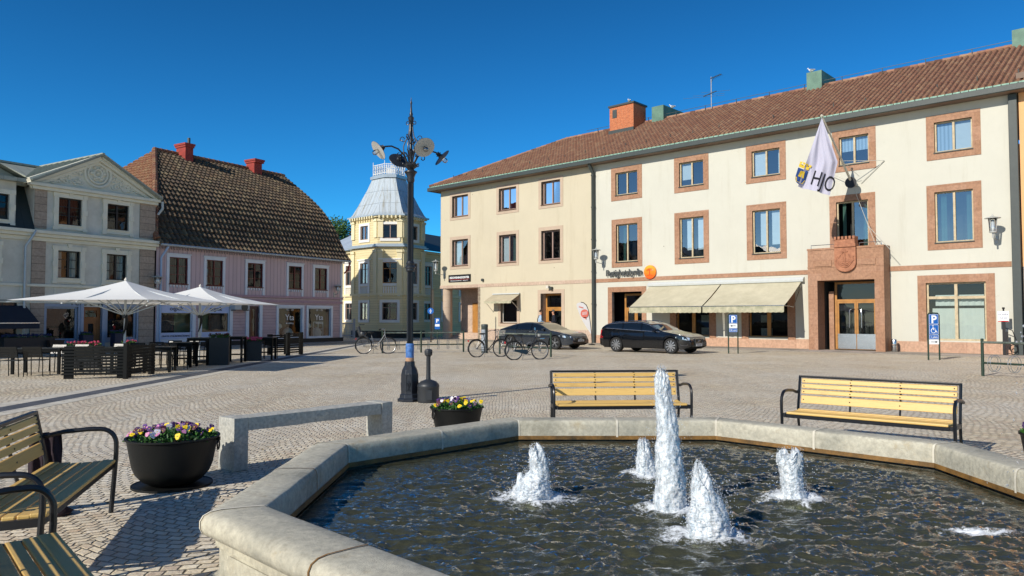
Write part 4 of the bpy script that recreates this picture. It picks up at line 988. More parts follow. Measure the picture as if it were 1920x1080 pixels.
# eaves ring around the tower between storeys
b = M(); slab(b, 1.12, zeave-.02, zeave+.08); slab(b, 1.06, zeave+.08, zeave+.22); b.make('eaves', M_zinc, YH)
b = M(); slab(b, 1.03, -1.2, zt0+.25); b.make('plinth', mat('dark_plinth', 'x'), YH)
for fr, u in ((fW, 6.3), (fE, .5)):
    b = M(fr); b.tube([(u, -.5, zeave-.05), (u, -.45, zeave-.2), (u+(.5 if fr is fW else -.3), -.12, zeave-1), (u+(.5 if fr is fW else -.3), -.12, 0)], .06, 8); b.make('downpipe', M_yelt, YH, smooth=True)
# small fence and gate between pink and yellow houses
FG = empty('picket_fence', gp_(646, 54), 'short pale grey picket fence in the gap between the pink and the yellow house', 'fence')
b = M(Fr(gp_(637, 54), .12))
b.box(0, 0, .1, .12, .12, 1.35); b.box(.95, 0, .1, 1.1, .14, 1.5); b.box(0, .03, 1.1, 1, .08, 1.18); b.box(0, .03, .25, 1, .08, .32)
for i in range(8): b.box(.16+i*.1, .04, .1, .21+i*.1, .07, 1.2)
b.make('panel', mat('grey_painted_wood', 'a9aeb4', .7, .08), FG)
# ------------------------------------------------------------------ fountain
FX, FY, FS = 1.12, 5.47, 2.12
AP = FS*1.2071-.02
def octa(ap): 
    r = ap/cos(pi/8); return [(FX+r*cos(pi/8+k*pi/4), FY+r*sin(pi/8+k*pi/4)) for k in range(8)]
M_fst = NT('weathered_fountain_stone'); t = M_fst; v = t.coord()
n1 = t.noise(1.6, 6, v, .7); n2 = t.noise(24, 5, v, .7)
c = t.ramp(n1, [(.28, '9b998c'), (.5, 'b8b3a1'), (.72, 'cbc6b2')]); c = t.mix(.5, c, t.ramp(n2, [(.3, .25), (.7, .75)]), 'OVERLAY')
c = t.mix(t.ramp(t.noise(3.1, 7, v, .8), [(.56, 0), (.7, .5)]), c, lin('a38d62'))
wv = t.n('TexWave', {'Vector': t.n('Mapping', {'Vector': v, 'Rotation': (0, 0, .3)}), 'Scale': 26, 'Distortion': 2.5, 'Detail': 3})
h = t.math('ADD', t.math('MULTIPLY', t.noise(90, 6, v, .75), .8), t.math('MULTIPLY', wv.outputs[1], .12))
h = t.math('ADD', h, t.math('MULTIPLY', n2, .8)); pit = t.ramp(t.noise(48, 4, v, .8), [(.62, 0), (.70, 1)]); c = t.mix(t.math('MULTIPLY', pit, .45), c, lin('5f5a49'))
c = t.mix(t.ramp(t.noise(1.1, 8, v, .85), [(.52, 0), (.66, .55)]), c, lin('7f7c6c')); h = t.math('SUBTRACT', h, pit)
M_fst = t.put(color=c, rough=.74, normal=t.bump(h, .6, .008))
M_fwet = mat('mossy_stained_stone', '84602e', .6, .35, 5, .5, 40, col2='3a2e18'); M_fjoint = mat('pale_mortar', 'cfc9b8', .85, .1, 20, .3)
M_fin = mat('dark_wet_stone', '49432f', .5, .3, 4, .4, 40, col2='2a2619')
FN = empty('fountain', (FX, FY, 0), 'octagonal stone fountain basin with pale mortar joints in the foreground', 'fountain')
sec = [(-.0, .325), (0.0, .36), (0.0, .43), (.002, .455), (.006, .475), (.012, .488), (.018, .495), (.028, .5), (.12, .502), (.25, .501), (.30, .493), (.33, .475), (.346, .445), (.346, .405), (.333, .375), (.30, .352), (.25, .346)]
# (distance outward from inner face, height)
rr = random.Random(11)
for k in range(8):
    b = M(); NS = 28
    i0, i1 = octa(1)[k], octa(1)[(k+1) % 8]
    for s_ in range(NS+1):
        f = s_/NS
        for (d, z) in sec:
            P = octa(AP+d); A = Vector((*P[k], 0)); B = Vector((*P[(k+1) % 8], 0)); p = A.lerp(B, f)
            j = noise.noise(Vector((p.x*4, p.y*4, z*6)))*.003+noise.noise(Vector((p.x*17, p.y*17, z*20)))*.0016; n = Vector((cos(pi/4+k*pi/4), sin(pi/4+k*pi/4), 0))
            q = p+n*j*.8; b.v.append(Vector((q.x, q.y, z+j)))
    m = len(sec)
    for s_ in range(NS):
        for q in range(m-1):
            b.f.append([s_*m+q, (s_+1)*m+q, (s_+1)*m+q+1, s_*m+q+1]); b.mi.append(0); b.rn.append(0); b.uv.append([(0, 0)]*4)
    b.make('coping', M_fst, FN, smooth=35, fix=True)
b = M()
for ap, z0, z1 in ((AP-.004, .0, .28),):
    P = octa(ap)
    for k in range(8): A, B = P[k], P[(k+1) % 8]; b.quad((*A, z0), (*B, z0), (*B, z1), (*A, z1))
b.make('inner_wall', M_fin, FN)
b = M(); P = octa(AP-.006); Q = octa(AP+.002)
for k in range(8): A, B = P[k], P[(k+1) % 8]; b.quad((*A, .30), (*B, .30), (*B, .34), (*A, .34))
b.make('moss_line', M_fwet, FN)
b = M(); P = octa(AP+.25); Q = octa(AP+.27); R_ = octa(AP+.35)
for k in range(8):
    A, B, C_, D = P[k], P[(k+1) % 8], Q[k], Q[(k+1) % 8]; E, F_ = R_[k], R_[(k+1) % 8]
    b.quad((*A, .08), (*B, .08), (*B, .35), (*A, .35)); b.quad((*C_, .30), (*D, .30), (*D, .348), (*C_, .348)); b.quad((*C_, .3), (*D, .3), (*B, .29), (*A, .29))
    b.quad((*E, 0), (*F_, 0), (*F_, .08), (*E, .08)); b.quad((*E, .08), (*F_, .08), (*B, .11), (*A, .11))
b.make('outer_wall', M_fst, FN)
b = M(); P = octa(AP+.256)
for k in range(8):
    A = Vector((*P[k], 0)); B = Vector((*P[(k+1) % 8], 0)); 
    a, c = A.lerp(B, .06), A.lerp(B, .94)
    n = Vector((cos(pi/4+k*pi/4), sin(pi/4+k*pi/4), 0))*.012
    b.add([(*(a+n).xy, .12), (*(c+n).xy, .12), (*(c+n).xy, .28), (*(a+n).xy, .28)], [(0, 1, 2, 3)])
b.make('wall_panel', M_fst, FN)
# mortar joints: at every corner and mid-side, following the coping section
def joint(k, f, w=.011):
    b = M(); pts = []
    for (d, z) in sec[:15]:
        P = octa(AP+d); A = Vector((*P[k], 0)); B = Vector((*P[(k+1) % 8], 0)); t_ = (B-A).normalized(); p = A.lerp(B, f)
        n = Vector((cos(pi/4+k*pi/4), sin(pi/4+k*pi/4), 0))
        out = Vector((0, 0, 1)) if .02 < d < .31 and z > .48 else (n*(-1 if d < .1 else 1))
        out = (out+Vector((0, 0, .4))).normalized()*.0065
        j = noise.noise(Vector((p.x*9, p.y*9, z*9)))*.004
        for s_ in (-1, 1): q = p+t_*(w*s_+j)+out; pts.append((q.x, q.y, z+out.z*.8))
    b.add(pts, [(2*i, 2*i+1, 2*i+3, 2*i+2) for i in range(len(sec[:15])-1)]); return b
def corner_joint(k, w=.012):
    b = M(); pts = []
    for (d, z) in sec[:16]:
        P = octa(AP+d); p = Vector((*P[k], 0)); t1 = (Vector((*P[(k+1) % 8], 0))-p).normalized(); t0 = (p-Vector((*P[k-1], 0))).normalized()
        up = .02 < d < .31 and z > .48; n = Vector((cos(pi/8+k*pi/4), sin(pi/8+k*pi/4), 0))
        o = Vector((0, 0, .004)) if up else n*(-.006 if d < .1 else .005)+Vector((0, 0, .002)); j = noise.noise(Vector((d*30, z*30, k)))*.003
        for q in (p-t0*(w+j), p, p+t1*(w-j)): q = q+o; pts.append((q.x, q.y, z+o.z))
    b.add(pts, [(3*i+c, 3*i+c+1, 3*i+c+4, 3*i+c+3) for i in range(15) for c in (0, 1)]); return b
for k in range(8):
    corner_joint(k).make('mortar_joint', M_fjoint, FN, fix=False); joint(k, .5, .006 if k in (3, 4) else .011).make('mortar_joint', M_fjoint if k not in (3, 4) else M_fwet, FN)
# basin floor
t = NT('basin_floor_stone'); v = t.coord(); wp = t.n('TexNoise', {'Vector': v, 'Scale': 3.5, 'Detail': 3}); vv = t.n('VectorMath', {0: v}, operation='ADD'); sc_ = t.n('VectorMath', {0: wp.outputs['Color']}, operation='SCALE'); t.set(sc_, 'Scale', .35); t.set(vv, 1, sc_.outputs[0])
c = t.ramp(t.noise(5.5, 6, vv.outputs[0], .75), [(.34, '47442e'), (.48, '8f8a66'), (.6, 'b8b18c'), (.75, 'd8d0aa')]); c = t.mix(t.ramp(t.noise(1.2, 4, v), [(.45, 0), (.65, .5)]), c, lin('6b5f3a'))
M_flo = t.put(color=c, rough=.9)
b = M(); P = octa(AP); b.add([(*p, .015) for p in P], [tuple(range(8))]); b.make('basin_floor', M_flo, FN)
# water
WZ = .285
JETS = [(G(1000, 937, WZ), .685, 'j1'), (G(1256, 957, WZ), 1.27, 'main'), (G(1210, 893, WZ), .60, 'j3'), (G(1328, 1008, WZ), .74, 'j4'), (G(1486, 938, WZ), .66, 'j5')]
SPL = G(1835, 1000, WZ)
N_ = 290; hw_ = AP+.0
xs = np.linspace(FX-hw_, FX+hw_, N_); ys = np.linspace(FY-hw_, FY+hw_, N_)
b = M(); idx = {}
def inoct(x, y, ap=AP-.004): return all((x-FX)*cos(k*pi/4)+(y-FY)*sin(k*pi/4) <= ap+1e-6 for k in range(8))
def wh(x, y):
    wx = x+.10*noise.noise(Vector((x*2.2, y*2.2, 4))); wy = y+.10*noise.noise(Vector((x*2.2, y*2.2, 9)))
    h = 0
    for sc, am, s_ in ((3.6, .013, 1), (8.5, .020, 7), (17, .0115, 3), (34, .005, 5)):
        h += am*(1-2.2*abs(noise.noise(Vector((wx*sc*.62, wy*sc*1.3, s_*3.7)))))
    for (p, z, nm) in JETS:
        d = sqrt((x-p.x)**2+(y-p.y)**2); h += .03*math.exp(-(d/.16)**2)+.011*cos(d*34)*math.exp(-d/.5)
    d = sqrt((x-SPL.x)**2+(y-SPL.y)**2); h += .012*cos(d*40)*math.exp(-d/.25)
    e = min(1, max(0, min(AP-((x-FX)*cos(k*pi/4)+(y-FY)*sin(k*pi/4)) for k in range(8)))/.5)
    return WZ-.02+h*(.35+.65*e)
for i, x in enumerate(xs):
    for j, y in enumerate(ys): 
        if inoct(x, y, AP+.02): idx[i, j] = len(b.v); b.v.append(Vector((x, y, wh(x, y))))
for i in range(N_-1):
    for j in range(N_-1):
        q = [(i, j), (i+1, j), (i+1, j+1), (i, j+1)]
        if all(c in idx for c in q): b.f.append([idx[c] for c in q]); b.mi.append(0); b.rn.append(0); b.uv.append([(0, 0)]*4)
t = NT('fountain_water'); v = t.coord()
dk = t.ramp(t.noise(2.2, 5, v, .7), [(.3, '1a2018'), (.55, '23281b'), (.8, '303120')])
bn = t.math('ADD', t.noise(30, 3, t.n('Mapping', {'Vector': v, 'Scale': (.8, 1.25, 1)}), .65, .6), t.math('MULTIPLY', t.noise(140, 3, v, .6), .35))
zz_ = t.n('SeparateXYZ', {0: v}).outputs[2]
cr_ = t.math('MULTIPLY', t.ramp(t.math('MULTIPLY', t.math('SUBTRACT', zz_, WZ-.012), 22), [(.25, 0), (.8, 1)]), t.ramp(t.noise(38, 5, t.n('Mapping', {'Vector': v, 'Scale': (.55, 1.4, 1)}), .75), [(.52, 0), (.62, 1)]))
dk = t.mix(t.math('MULTIPLY', cr_, .6), dk, lin('a3a38d'))
M_wat = t.put(color=dk, rough=.03, ior=1.42, spec=.7, normal=t.bump(bn, .5, .014))
t = NT('clear_fountain_water'); t.t.nodes.remove(t.b); v = t.coord()
nb1 = t.bump(t.math('ADD', t.noise(28, 3, t.n('Mapping', {'Vector': v, 'Scale': (.8, 1.25, 1)}), .6, .5), t.math('MULTIPLY', t.noise(90, 2, v, .5), .3)), .55, .014)
fz_ = t.n('Fresnel', {'IOR': 1.36, 'Normal': nb1}); ga = t.n('BsdfTransparent', {'Color': (.60, .61, .44, 1)}); gb = t.n('BsdfGlossy', {'Color': (1, 1, 1, 1), 'Roughness': .03, 'Normal': nb1}); df = t.n('BsdfDiffuse', {'Color': (.10, .105, .068, 1), 'Normal': nb1})
m0 = t.n('MixShader', {0: .42, 1: ga, 2: df}); m1 = t.n('MixShader', {0: fz_, 1: m0, 2: gb}); t.set(t.out, 'Surface', m1); M_wat = t.m
tag(b.make('water', M_wat, smooth='full', fix=False), kind='structure')
# jets: froth built from many small water beads round a core
t = NT('white_froth'); v = t.coord(); nn = t.noise(60, 4, v, .7)
nn = t.math('ADD', t.math('MULTIPLY', t.noise(95, 4, v, .8), .55), t.math('MULTIPLY', t.noise(26, 4, t.n('Mapping', {'Vector': v, 'Scale': (1, 1, .22)}), .7), .45)); M_froth = t.put(color=t.ramp(nn, [(.38, '9fb0bd'), (.5, 'dbe3e9'), (.6, 'f3f6f8')]), alpha=t.ramp(t.noise(42, 5, t.n('Mapping', {'Vector': v, 'Scale': (1, 1, .45)}), .8), [(.40, .5), (.56, 1)]), rough=.35, spec=.6, sss=.35, normal=t.bump(t.noise(120, 3, v, .7), .35, .004)); M_froth.node_tree.nodes['Principled BSDF'].inputs['Subsurface Radius'].default_value = (.035, .04, .045); M_froth.node_tree.nodes['Principled BSDF'].inputs['Subsurface Scale'].default_value = 1
t = NT('clear_water_drop'); M_drop = t.put(color=(.9, .95, 1, 1), rough=.04, trans=.75, ior=1.33)
t = NT('thin_foam'); v = t.coord(); uvf = t.n('UVMap').outputs[0]; rr_ = t.n('VectorMath', {0: uvf}, operation='LENGTH').outputs['Value']
al_ = t.math('SUBTRACT', t.math('ADD', t.math('MULTIPLY', t.noise(34, 6, v, .78, .8), 1.0), t.math('MULTIPLY', t.noise(9, 3, v, .6), .55)), t.math('MULTIPLY', rr_, .62))
M_foam = t.put(color=lin('eef3f6'), rough=.5, alpha=t.ramp(al_, [(.33, 0), (.52, .9)]), normal=t.bump(t.noise(90, 3, v), .6, .006))
def foam_sheet(name, x0, y0, R0, seed, parent, sx=1.25, sy=.9):
    b = M(); nr, na = 14, 40; pts = []; uv = []
    for i in range(nr+1):
        for k in range(na): a = 2*pi*k/na; q = R0*i/nr*(1+.3*noise.noise(Vector((cos(a)*1.5, sin(a)*1.5, seed)))); x, y = x0+q*cos(a)*sx, y0+q*sin(a)*sy; pts.append((x, y, wh(x, y)+.006)); uv.append((i/nr*cos(a), i/nr*sin(a)))
    b.add(pts, [(i*na+k, i*na+(k+1) % na, (i+1)*na+(k+1) % na, (i+1)*na+k) for i in range(nr) for k in range(na)], uv=uv)
    return b.make(name, M_foam, parent, smooth='full', fix=False)
def jet(c, top, rad, label, shape, seed, nb):
    rng = random.Random(seed); J = empty('water_jet', c, label, 'water jet', 'white water jets of the fountain'); H = top-c.z
    def wid(f): return float(np.interp(f, [s_[0] for s_ in shape], [s_[1] for s_ in shape]))*rad
    def lean(f): return float(np.interp(f, [s_[0] for s_ in shape], [s_[2] for s_ in shape]))*rad
    b = M(); pts = []; NR = 110; NA = 64
    for i in range(NR+1):
        f = i/NR
        for k in range(NA):
            a = 2*pi*k/NA; r = wid(f)
            r *= 1+.15*noise.noise(Vector((cos(a)*1.6, sin(a)*1.6, f*H*9+seed)))+.10*noise.noise(Vector((cos(a)*4.5, sin(a)*4.5, f*H*22+seed)))+.09*noise.noise(Vector((cos(a)*13, sin(a)*13, f*H*60+seed)))+.11*noise.noise(Vector((cos(a)*30, sin(a)*30, f*H*140+seed)))
            r *= 1+max(0, f-.7)*1.6*noise.noise(Vector((cos(a)*3, sin(a)*3, f*30+seed))); r = max(.003, r); pts.append((c.x+lean(f)+r*cos(a), c.y+r*sin(a), c.z-.04+f*(H+.0)+.11*noise.noise(Vector((cos(a)*2.2, sin(a)*2.2, f*5+seed)))*f**3))
    b.add(pts, [(i*NA+k, i*NA+(k+1) % NA, (i+1)*NA+(k+1) % NA, (i+1)*NA+k) for i in range(NR) for k in range(NA)]+[tuple(NR*NA+k for k in range(NA))])
    b.make('column', M_froth, J, smooth='full')
    if seed == 5:
        b = M(); pts = []; cx_ = c.x-.085; H2 = H*.52
        for i in range(41):
            f = i/40
            for k in range(36): a = 2*pi*k/36; r = .055*(1-.62*f)*(1+.2*noise.noise(Vector((cos(a)*3, sin(a)*3, f*7)))+.12*noise.noise(Vector((cos(a)*12, sin(a)*12, f*24)))); pts.append((cx_-.01*f+r*cos(a), c.y+r*sin(a), c.z-.03+f*H2+.05*noise.noise(Vector((cos(a)*2, sin(a)*2, 3)))*f))
        b.add(pts, [(i*36+k, i*36+(k+1) % 36, (i+1)*36+(k+1) % 36, (i+1)*36+k) for i in range(40) for k in range(36)]+[tuple(40*36+k for k in range(36))]); b.make('column', M_froth, J, smooth='full')
    b = M()
    for _ in range(int(nb*1.1)):
        f = rng.random()**.9; a = rng.random()*2*pi; r = wid(f)*(.82+.38*rng.random())*(1+.25*noise.noise(Vector((cos(a)*1.6, sin(a)*1.6, f*H*9+seed)))); s_ = .001+.002*rng.random()**2.2
        b.ico((c.x+lean(f)+r*cos(a), c.y+r*sin(a), c.z+f*H+rng.gauss(0, .008)), s_, s_*(1+rng.random()))
    for _ in range(nb//7):
        a = rng.random()*2*pi; r = rad*(.9+1.0*rng.random()); b.ico((c.x+r*cos(a), c.y+r*sin(a), c.z+.02+.8*H*rng.random()**1.6), .0012+.0028*rng.random())
    b.make('spray', M_froth, J)
    foam_sheet('foam', c.x, c.y, rad*2.9, seed, J)
J1L = None
sh_thin = [(0, 1.15, 0), (.12, 1.0, 0), (.35, .86, .02), (.55, .78, -.05), (.8, .62, -.1), (.93, .5, -.15), (1, .22, -.2)]
jet(JETS[1][0], JETS[1][1], .09, 'tallest white water jet in the middle of the fountain', [(0, 1.1, 0), (.1, 1.15, -.1), (.25, 1.12, .1), (.45, .92, -.1), (.6, .78, -.15), (.8, .62, -.4), (.93, .52, -.55), (1, .2, -.6)], 3, 2600)
jet(JETS[0][0], JETS[0][1], .125, 'ragged short water jet leaning left, leftmost in the fountain', [(0, 1.3, -.1), (.2, 1.2, -.1), (.45, .85, .05), (.6, .55, .35), (.8, .5, .3), (.95, .38, .15), (1, .1, .1)], 5, 1500)
jet(JETS[2][0], JETS[2][1], .085, 'small water jet just behind and left of the tallest jet', sh_thin, 8, 900)
jet(JETS[3][0], JETS[3][1], .112, 'broad peaked water jet nearest to the camera, right in front of the tallest jet', [(0, 1.0, 0), (.2, 1.12, 0), (.4, 1.0, .0), (.6, .78, -.15), (.8, .5, -.35), (.95, .25, -.45), (1, .08, -.5)], 13, 2000)
jet(JETS[4][0], JETS[4][1], .095, 'squat flat topped water jet, rightmost in the fountain', [(0, 1.5, .2), (.08, 1.0, .1), (.3, .82, .0), (.6, .8, -.1), (.85, .9, -.15), (.95, .85, -.15), (1, .4, -.15)], 21, 1400)
rng = random.Random(4); tag(foam_sheet('splash_foam', SPL.x, SPL.y, .2, 4, None, 1.3, .7), 'patch of white foam on the water at the far right of the fountain, without a jet', 'foam', kind='stuff')
b = M()
for _ in range(46):
    z = .35+1.25*rng.random(); p = SPL+Vector((.16+.10*rng.gauss(0, .35)+(z-.3)*.12, .1*rng.gauss(0, 1), 0)); s_ = .003+.006*rng.random()**2; b.ico((p.x, p.y, z), s_, s_*1.2)
tag(b.make('water_drops', M_drop), 'loose string of clear water drops falling at the right edge', 'water drops', kind='stuff')
# ------------------------------------------------------------------ park benches
t = NT('honey_painted_slats'); v = t.coord(); oi = t.n('ObjectInfo').outputs['Random']
gr_ = t.noise(14, 5, t.n('Mapping', {'Vector': v, 'Scale': (.35, 5, 5)}), .7); c = t.mix(t.math('MULTIPLY', oi, .5), lin('dab76e'), lin('c79f55')); c = t.mix(t.ramp(gr_, [(.5, 0), (.7, .35)]), c, lin('a67c3c')); c = t.mix(t.ramp(t.noise(2.5, 7, v, .8), [(.58, 0), (.7, .4)]), c, lin('8d7a52'))
M_slat = t.put(color=c, rough=.48, normal=t.bump(gr_, .25, .003)); M_bfr = mat('black_bench_frame', '16181d', .35, .15, 8, .1, 90)
def bench_proto():
    """1.8 m bench, front edge along +x from the origin, sitter looks to -y, back at +y"""
    r = local('park_bench', 'x', 'bench', 'yellow slatted benches round the fountain'); Lb = 1.8
    for i in range(6):
        b = M(); y0 = .0 + i*.079; w = .072 if i else .085
        zz = .445-.012*sin(pi*i/5); b.box(.03, y0+(0 if i else -.01), zz-.028, Lb-.03, y0+w, zz); b.make('seat_slat', M_slat, r, bev=.008)
    for i, (z, y, h) in enumerate(((.555, .515, .095), (.652, .532, .052), (.722, .546, .052), (.79, .56, .052))):
        b = M(); b.add([(x, y+dy+dz*.22, z+dz) for x in (.03, Lb-.03) for dy, dz in ((0, -h/2), (.026, -h/2), (.026, h/2), (0, h/2))], [(0, 1, 2, 3), (7, 6, 5, 4), (0, 4, 5, 1), (1, 5, 6, 2), (2, 6, 7, 3), (3, 7, 4, 0)]); b.make('back_slat', M_slat, r, bev=.007)
    b = M(); b.bar((.0, .585, .84), (Lb, .585, .84), .045, .028); b.make('top_rail', M_bfr, r, bev=.006)
    b = M(); b.bar((.02, .02, .395), (Lb-.02, .02, .395), .03, .045); b.bar((.02, .4, .39), (Lb-.02, .4, .39), .03, .045); b.make('seat_rail', M_bfr, r)
    for x in (.0, Lb):
        sx = -1 if x == 0 else 1; xo = x+sx*.03
        b = M(); p = [(xo, .03, 0), (xo, .01, .3), (xo, .0, .48)]+[(xo, .12-.12*cos(a), .56+.12*sin(a)*1.05) for a in np.linspace(.1, pi/2, 7)]+[(xo, .2, .688), (xo, .38, .675), (xo, .53, .64)]
        for q in range(len(p)-1): pass
        b.tube(p, .019, 8); b.make('armrest', M_bfr, r, smooth=True)
        b = M(); b.tube([(x, .56, 0), (x, .50, .3), (x, .50, .46), (x, .585, .85)], .018, 6); b.make('rear_leg', M_bfr, r, smooth=True)
        b = M(); b.bar((x, .0, .40), (x, .5, .38), .03, .05); b.make('side_rail', M_bfr, r); b = M(); b.bar((xo, .53, .64), (x, .545, .66), .03, .03); b.make('arm_bracket', M_bfr, r)
    for x in (.06, .62, 1.18, 1.74):
        for z, y in ((.555, .513), (.652, .530), (.722, .544), (.79, .558)):
            b = M(); b.lathe([(.001, 0), (.008, .001), (.006, .004), (.001, .005)], (0, 0, 0), 8); b.v = [Vector((x+q.x, y-q.z-.001, z+q.y)) for q in b.v]; b.make('bolt', M_bfr, r)
    for x in (.62, 1.18):
        b = M(); b.tube([(x, .5, .40), (x, .53, .5), (x, .6, .82)], .013, 6); b.make('back_brace', M_bfr, r)
    return r
BP = bench_proto()
def bench(A, B, lab, first=False):
    """A,B: front seat corners left/right as seen by a sitter... placed so the bench back lies to the left of A->B"""
    o = BP if first else copy_tree(BP); A = Vector((A.x, A.y, 0)); B = Vector((B.x, B.y, 0)); d = (B-A).normalized(); m = (A+B)/2-d*.9
    place(o, m, atan2(d.y, d.x)); o['label'] = lab; return o
bench(G(1045, 759, .44), G(1291, 757, .44), 'yellow slatted bench facing us behind the tallest jet', True)
bench(G(1468, 772, .44), G(1787, 798, .44), 'yellow slatted bench set at an angle beyond the right side of the fountain')
bench(G(70, 975, .44), G(222, 856, .44), 'yellow slatted bench at the left edge beside the iron flower tub, half in shade')
pB = G(104, 1000, .44); dB = Vector((.65, -.76, 0)).normalized(); bench(pB-(-dB)*1.72, pB, 'shaded bench in the bottom left corner, only its near seat end in view')
# cloth hanging on the left bench
CB = empty('dark_cloth', G(112, 900, 0), 'dark purple cloth hung over the back end of the left bench down to the paving', 'cloth')
p0 = G(117, 848, .5); M_cloth = mat('dark_purple_cloth', '2c2027', .95, .3, 14, .5, 60)
b = M(); pts = []; n = 14
bd = (G(222, 856, .44)-G(70, 975, .44)).normalized(); bd.z = 0; bb = Vector((-bd.y, bd.x, 0)).normalized(); q0 = G(222, 856, .44); q0.z = 0
e0_ = q0-bd*.02+bb*.50
for i in range(n+1):
    f = i/n
    for j, z in enumerate((.66, .52, .40, .3, .2, .1, .02)):
        w = e0_+bd*(.04+.02*sin(j*1.7+i)) - bb*(.07-.24*f)*(1 if j < 4 else 1.3) ; w.z = 0
        w += bd*(.028*sin(f*19+j*.8)+(.10*(j-3)/3 if j > 3 else 0)); pts.append((w.x, w.y, z))
b.add(pts, [(i*7+j, (i+1)*7+j, (i+1)*7+j+1, i*7+j+1) for i in range(n) for j in range(6)]); b.make('drape', M_cloth, CB, smooth='full')
b = M(); w = e0_
b.lathe([(.13, 0), (.15, .03), (.09, .07), (.03, .1)], (w.x, w.y, 0), 14, 1.3, .8); b.make('heap', M_cloth, CB, smooth='full')
# ------------------------------------------------------------------ stone beam seat
A = G(437, 886); B_ = Vector((-1.45, 9.4, 0))
dS = (B_-A).normalized(); fS = Fr(A, atan2(dS.y, dS.x)); LS = 2.1
SB = empty('stone_bench', A, 'long grey granite beam on two block legs next to the fountain', 'stone bench')
M_gran = mat('hammered_granite', 'bcbab0', .85, .12, 30, .5, 120, col2='8f8f88', bdist=.006)
def rough(b, x0, y0, z0, x1, y1, z1, n=10, amp=.006):
    bm_p = []
    nx = max(2, int((x1-x0)/.07)); ny = max(2, int((y1-y0)/.07)); nz = max(2, int((z1-z0)/.07))
    def pt(i, j, k):
        p = Vector((x0+(x1-x0)*i/nx, y0+(y1-y0)*j/ny, z0+(z1-z0)*k/nz)); c = Vector(((x0+x1)/2, (y0+y1)/2, (z0+z1)/2))
        e = sum((i in (0, nx), j in (0, ny), k in (0, nz)))
        q = p+Vector([noise.noise(p*9+Vector((s_*7, 0, 0))) for s_ in (1, 2, 3)])*amp
        return q+(c-p).normalized()*(.006 if e >= 2 else 0)
    def face(fn, a, c):
        pts = [fn(i, j) for i in range(a+1) for j in range(c+1)]
        b.add(pts, [(i*(c+1)+j, (i+1)*(c+1)+j, (i+1)*(c+1)+j+1, i*(c+1)+j+1) for i in range(a) for j in range(c)])
    face(lambda i, j: pt(i, j, 0), nx, ny); face(lambda i, j: pt(i, j, nz), nx, ny); face(lambda i, j: pt(i, 0, j), nx, nz); face(lambda i, j: pt(i, ny, j), nx, nz); face(lambda i, j: pt(0, i, j), ny, nz); face(lambda i, j: pt(nx, i, j), ny, nz)
b = M(fS); rough(b, .16, -.0, .41, LS-.16, .3, .545); b.make('seat', M_gran, SB)
for x0 in (0, LS-.16):
    b = M(fS); rough(b, x0, -.012, 0, x0+.16, .315, .555); b.make('leg', M_gran, SB)
b = M(fS); rough(b, .165, .0, .0, .3, .25, .405) if False else None
# ------------------------------------------------------------------ planters
M_leaf = attr_mat('pansy_leaves', ['1f3d16', '2f5a1e', '3f7026', '27491a'], .6, 0, 80, .1)
M_pan = {c: mat('petal_'+c, h, .6, .12, 40, 0) for c, h in (('purple', '31104a'), ('violet', '4a1c6e'), ('yellow', 'e8c81a'), ('white', 'e6dfe6'), ('maroon', '4c1030'), ('pink', 'c77fae'))}
M_cast = spec(mat('black_cast_iron', '101212', .5, .25, 6, .25, 60), .3)
def pansy(colr, eye='yellow'):
    b = M(); 
    for k, (a, r, l) in enumerate(((90+38, .021, .017), (90-38, .021, .017), (195, .016, .014), (-15, .016, .014), (270, .022, .013))):
        a = radians(a); c = Vector((cos(a)*l, sin(a)*l, .002*k)); n = 9
        pts = [(c.x, c.y, c.z+.004)]+[(c.x+r*cos(q), c.y+r*sin(q), c.z+.005*sin(3*q)) for q in np.linspace(0, 2*pi, n+1)[:-1]]
        b.add(pts, [(0, i+1, (i+1) % n+1) for i in range(n)])
    b.m = 1; b.add([(.006*cos(q), .006*sin(q), .011) for q in np.linspace(0, 2*pi, 7)[:-1]], [tuple(range(6))]); return b
PROTO = {}
def flower(parent, colr, p, rot, s):
    if colr not in PROTO:
        o = pansy(colr).make('flower', [M_pan[colr], M_pan['yellow' if colr != 'yellow' else 'maroon']], parent, smooth='full', loc=(0, 0, 0)); o.parent = parent; PROTO[colr] = o.data
    else: o = bpy.data.objects.new('flower', PROTO[colr]); COL.objects.link(o); o.parent = parent
    o.location = p; o.rotation_euler = rot; o.scale = (s, s, s)
def foliage(b, n, fn, size, rng, upw=.6):
    for _ in range(n):
        p = fn(); d = Vector((rng.gauss(0, 1), rng.gauss(0, 1), rng.gauss(upw, .6))).normalized(); s_ = d.orthogonal().normalized(); s_.rotate(Matrix.Rotation(rng.random()*6.28, 3, d)); L_ = size*(.6+.8*rng.random()); w = L_*.42
        m = p+d*L_*.5; b.add([p, m+s_*w/2, p+d*L_, m-s_*w/2], [(0, 1, 2, 3)], r=rng.random())
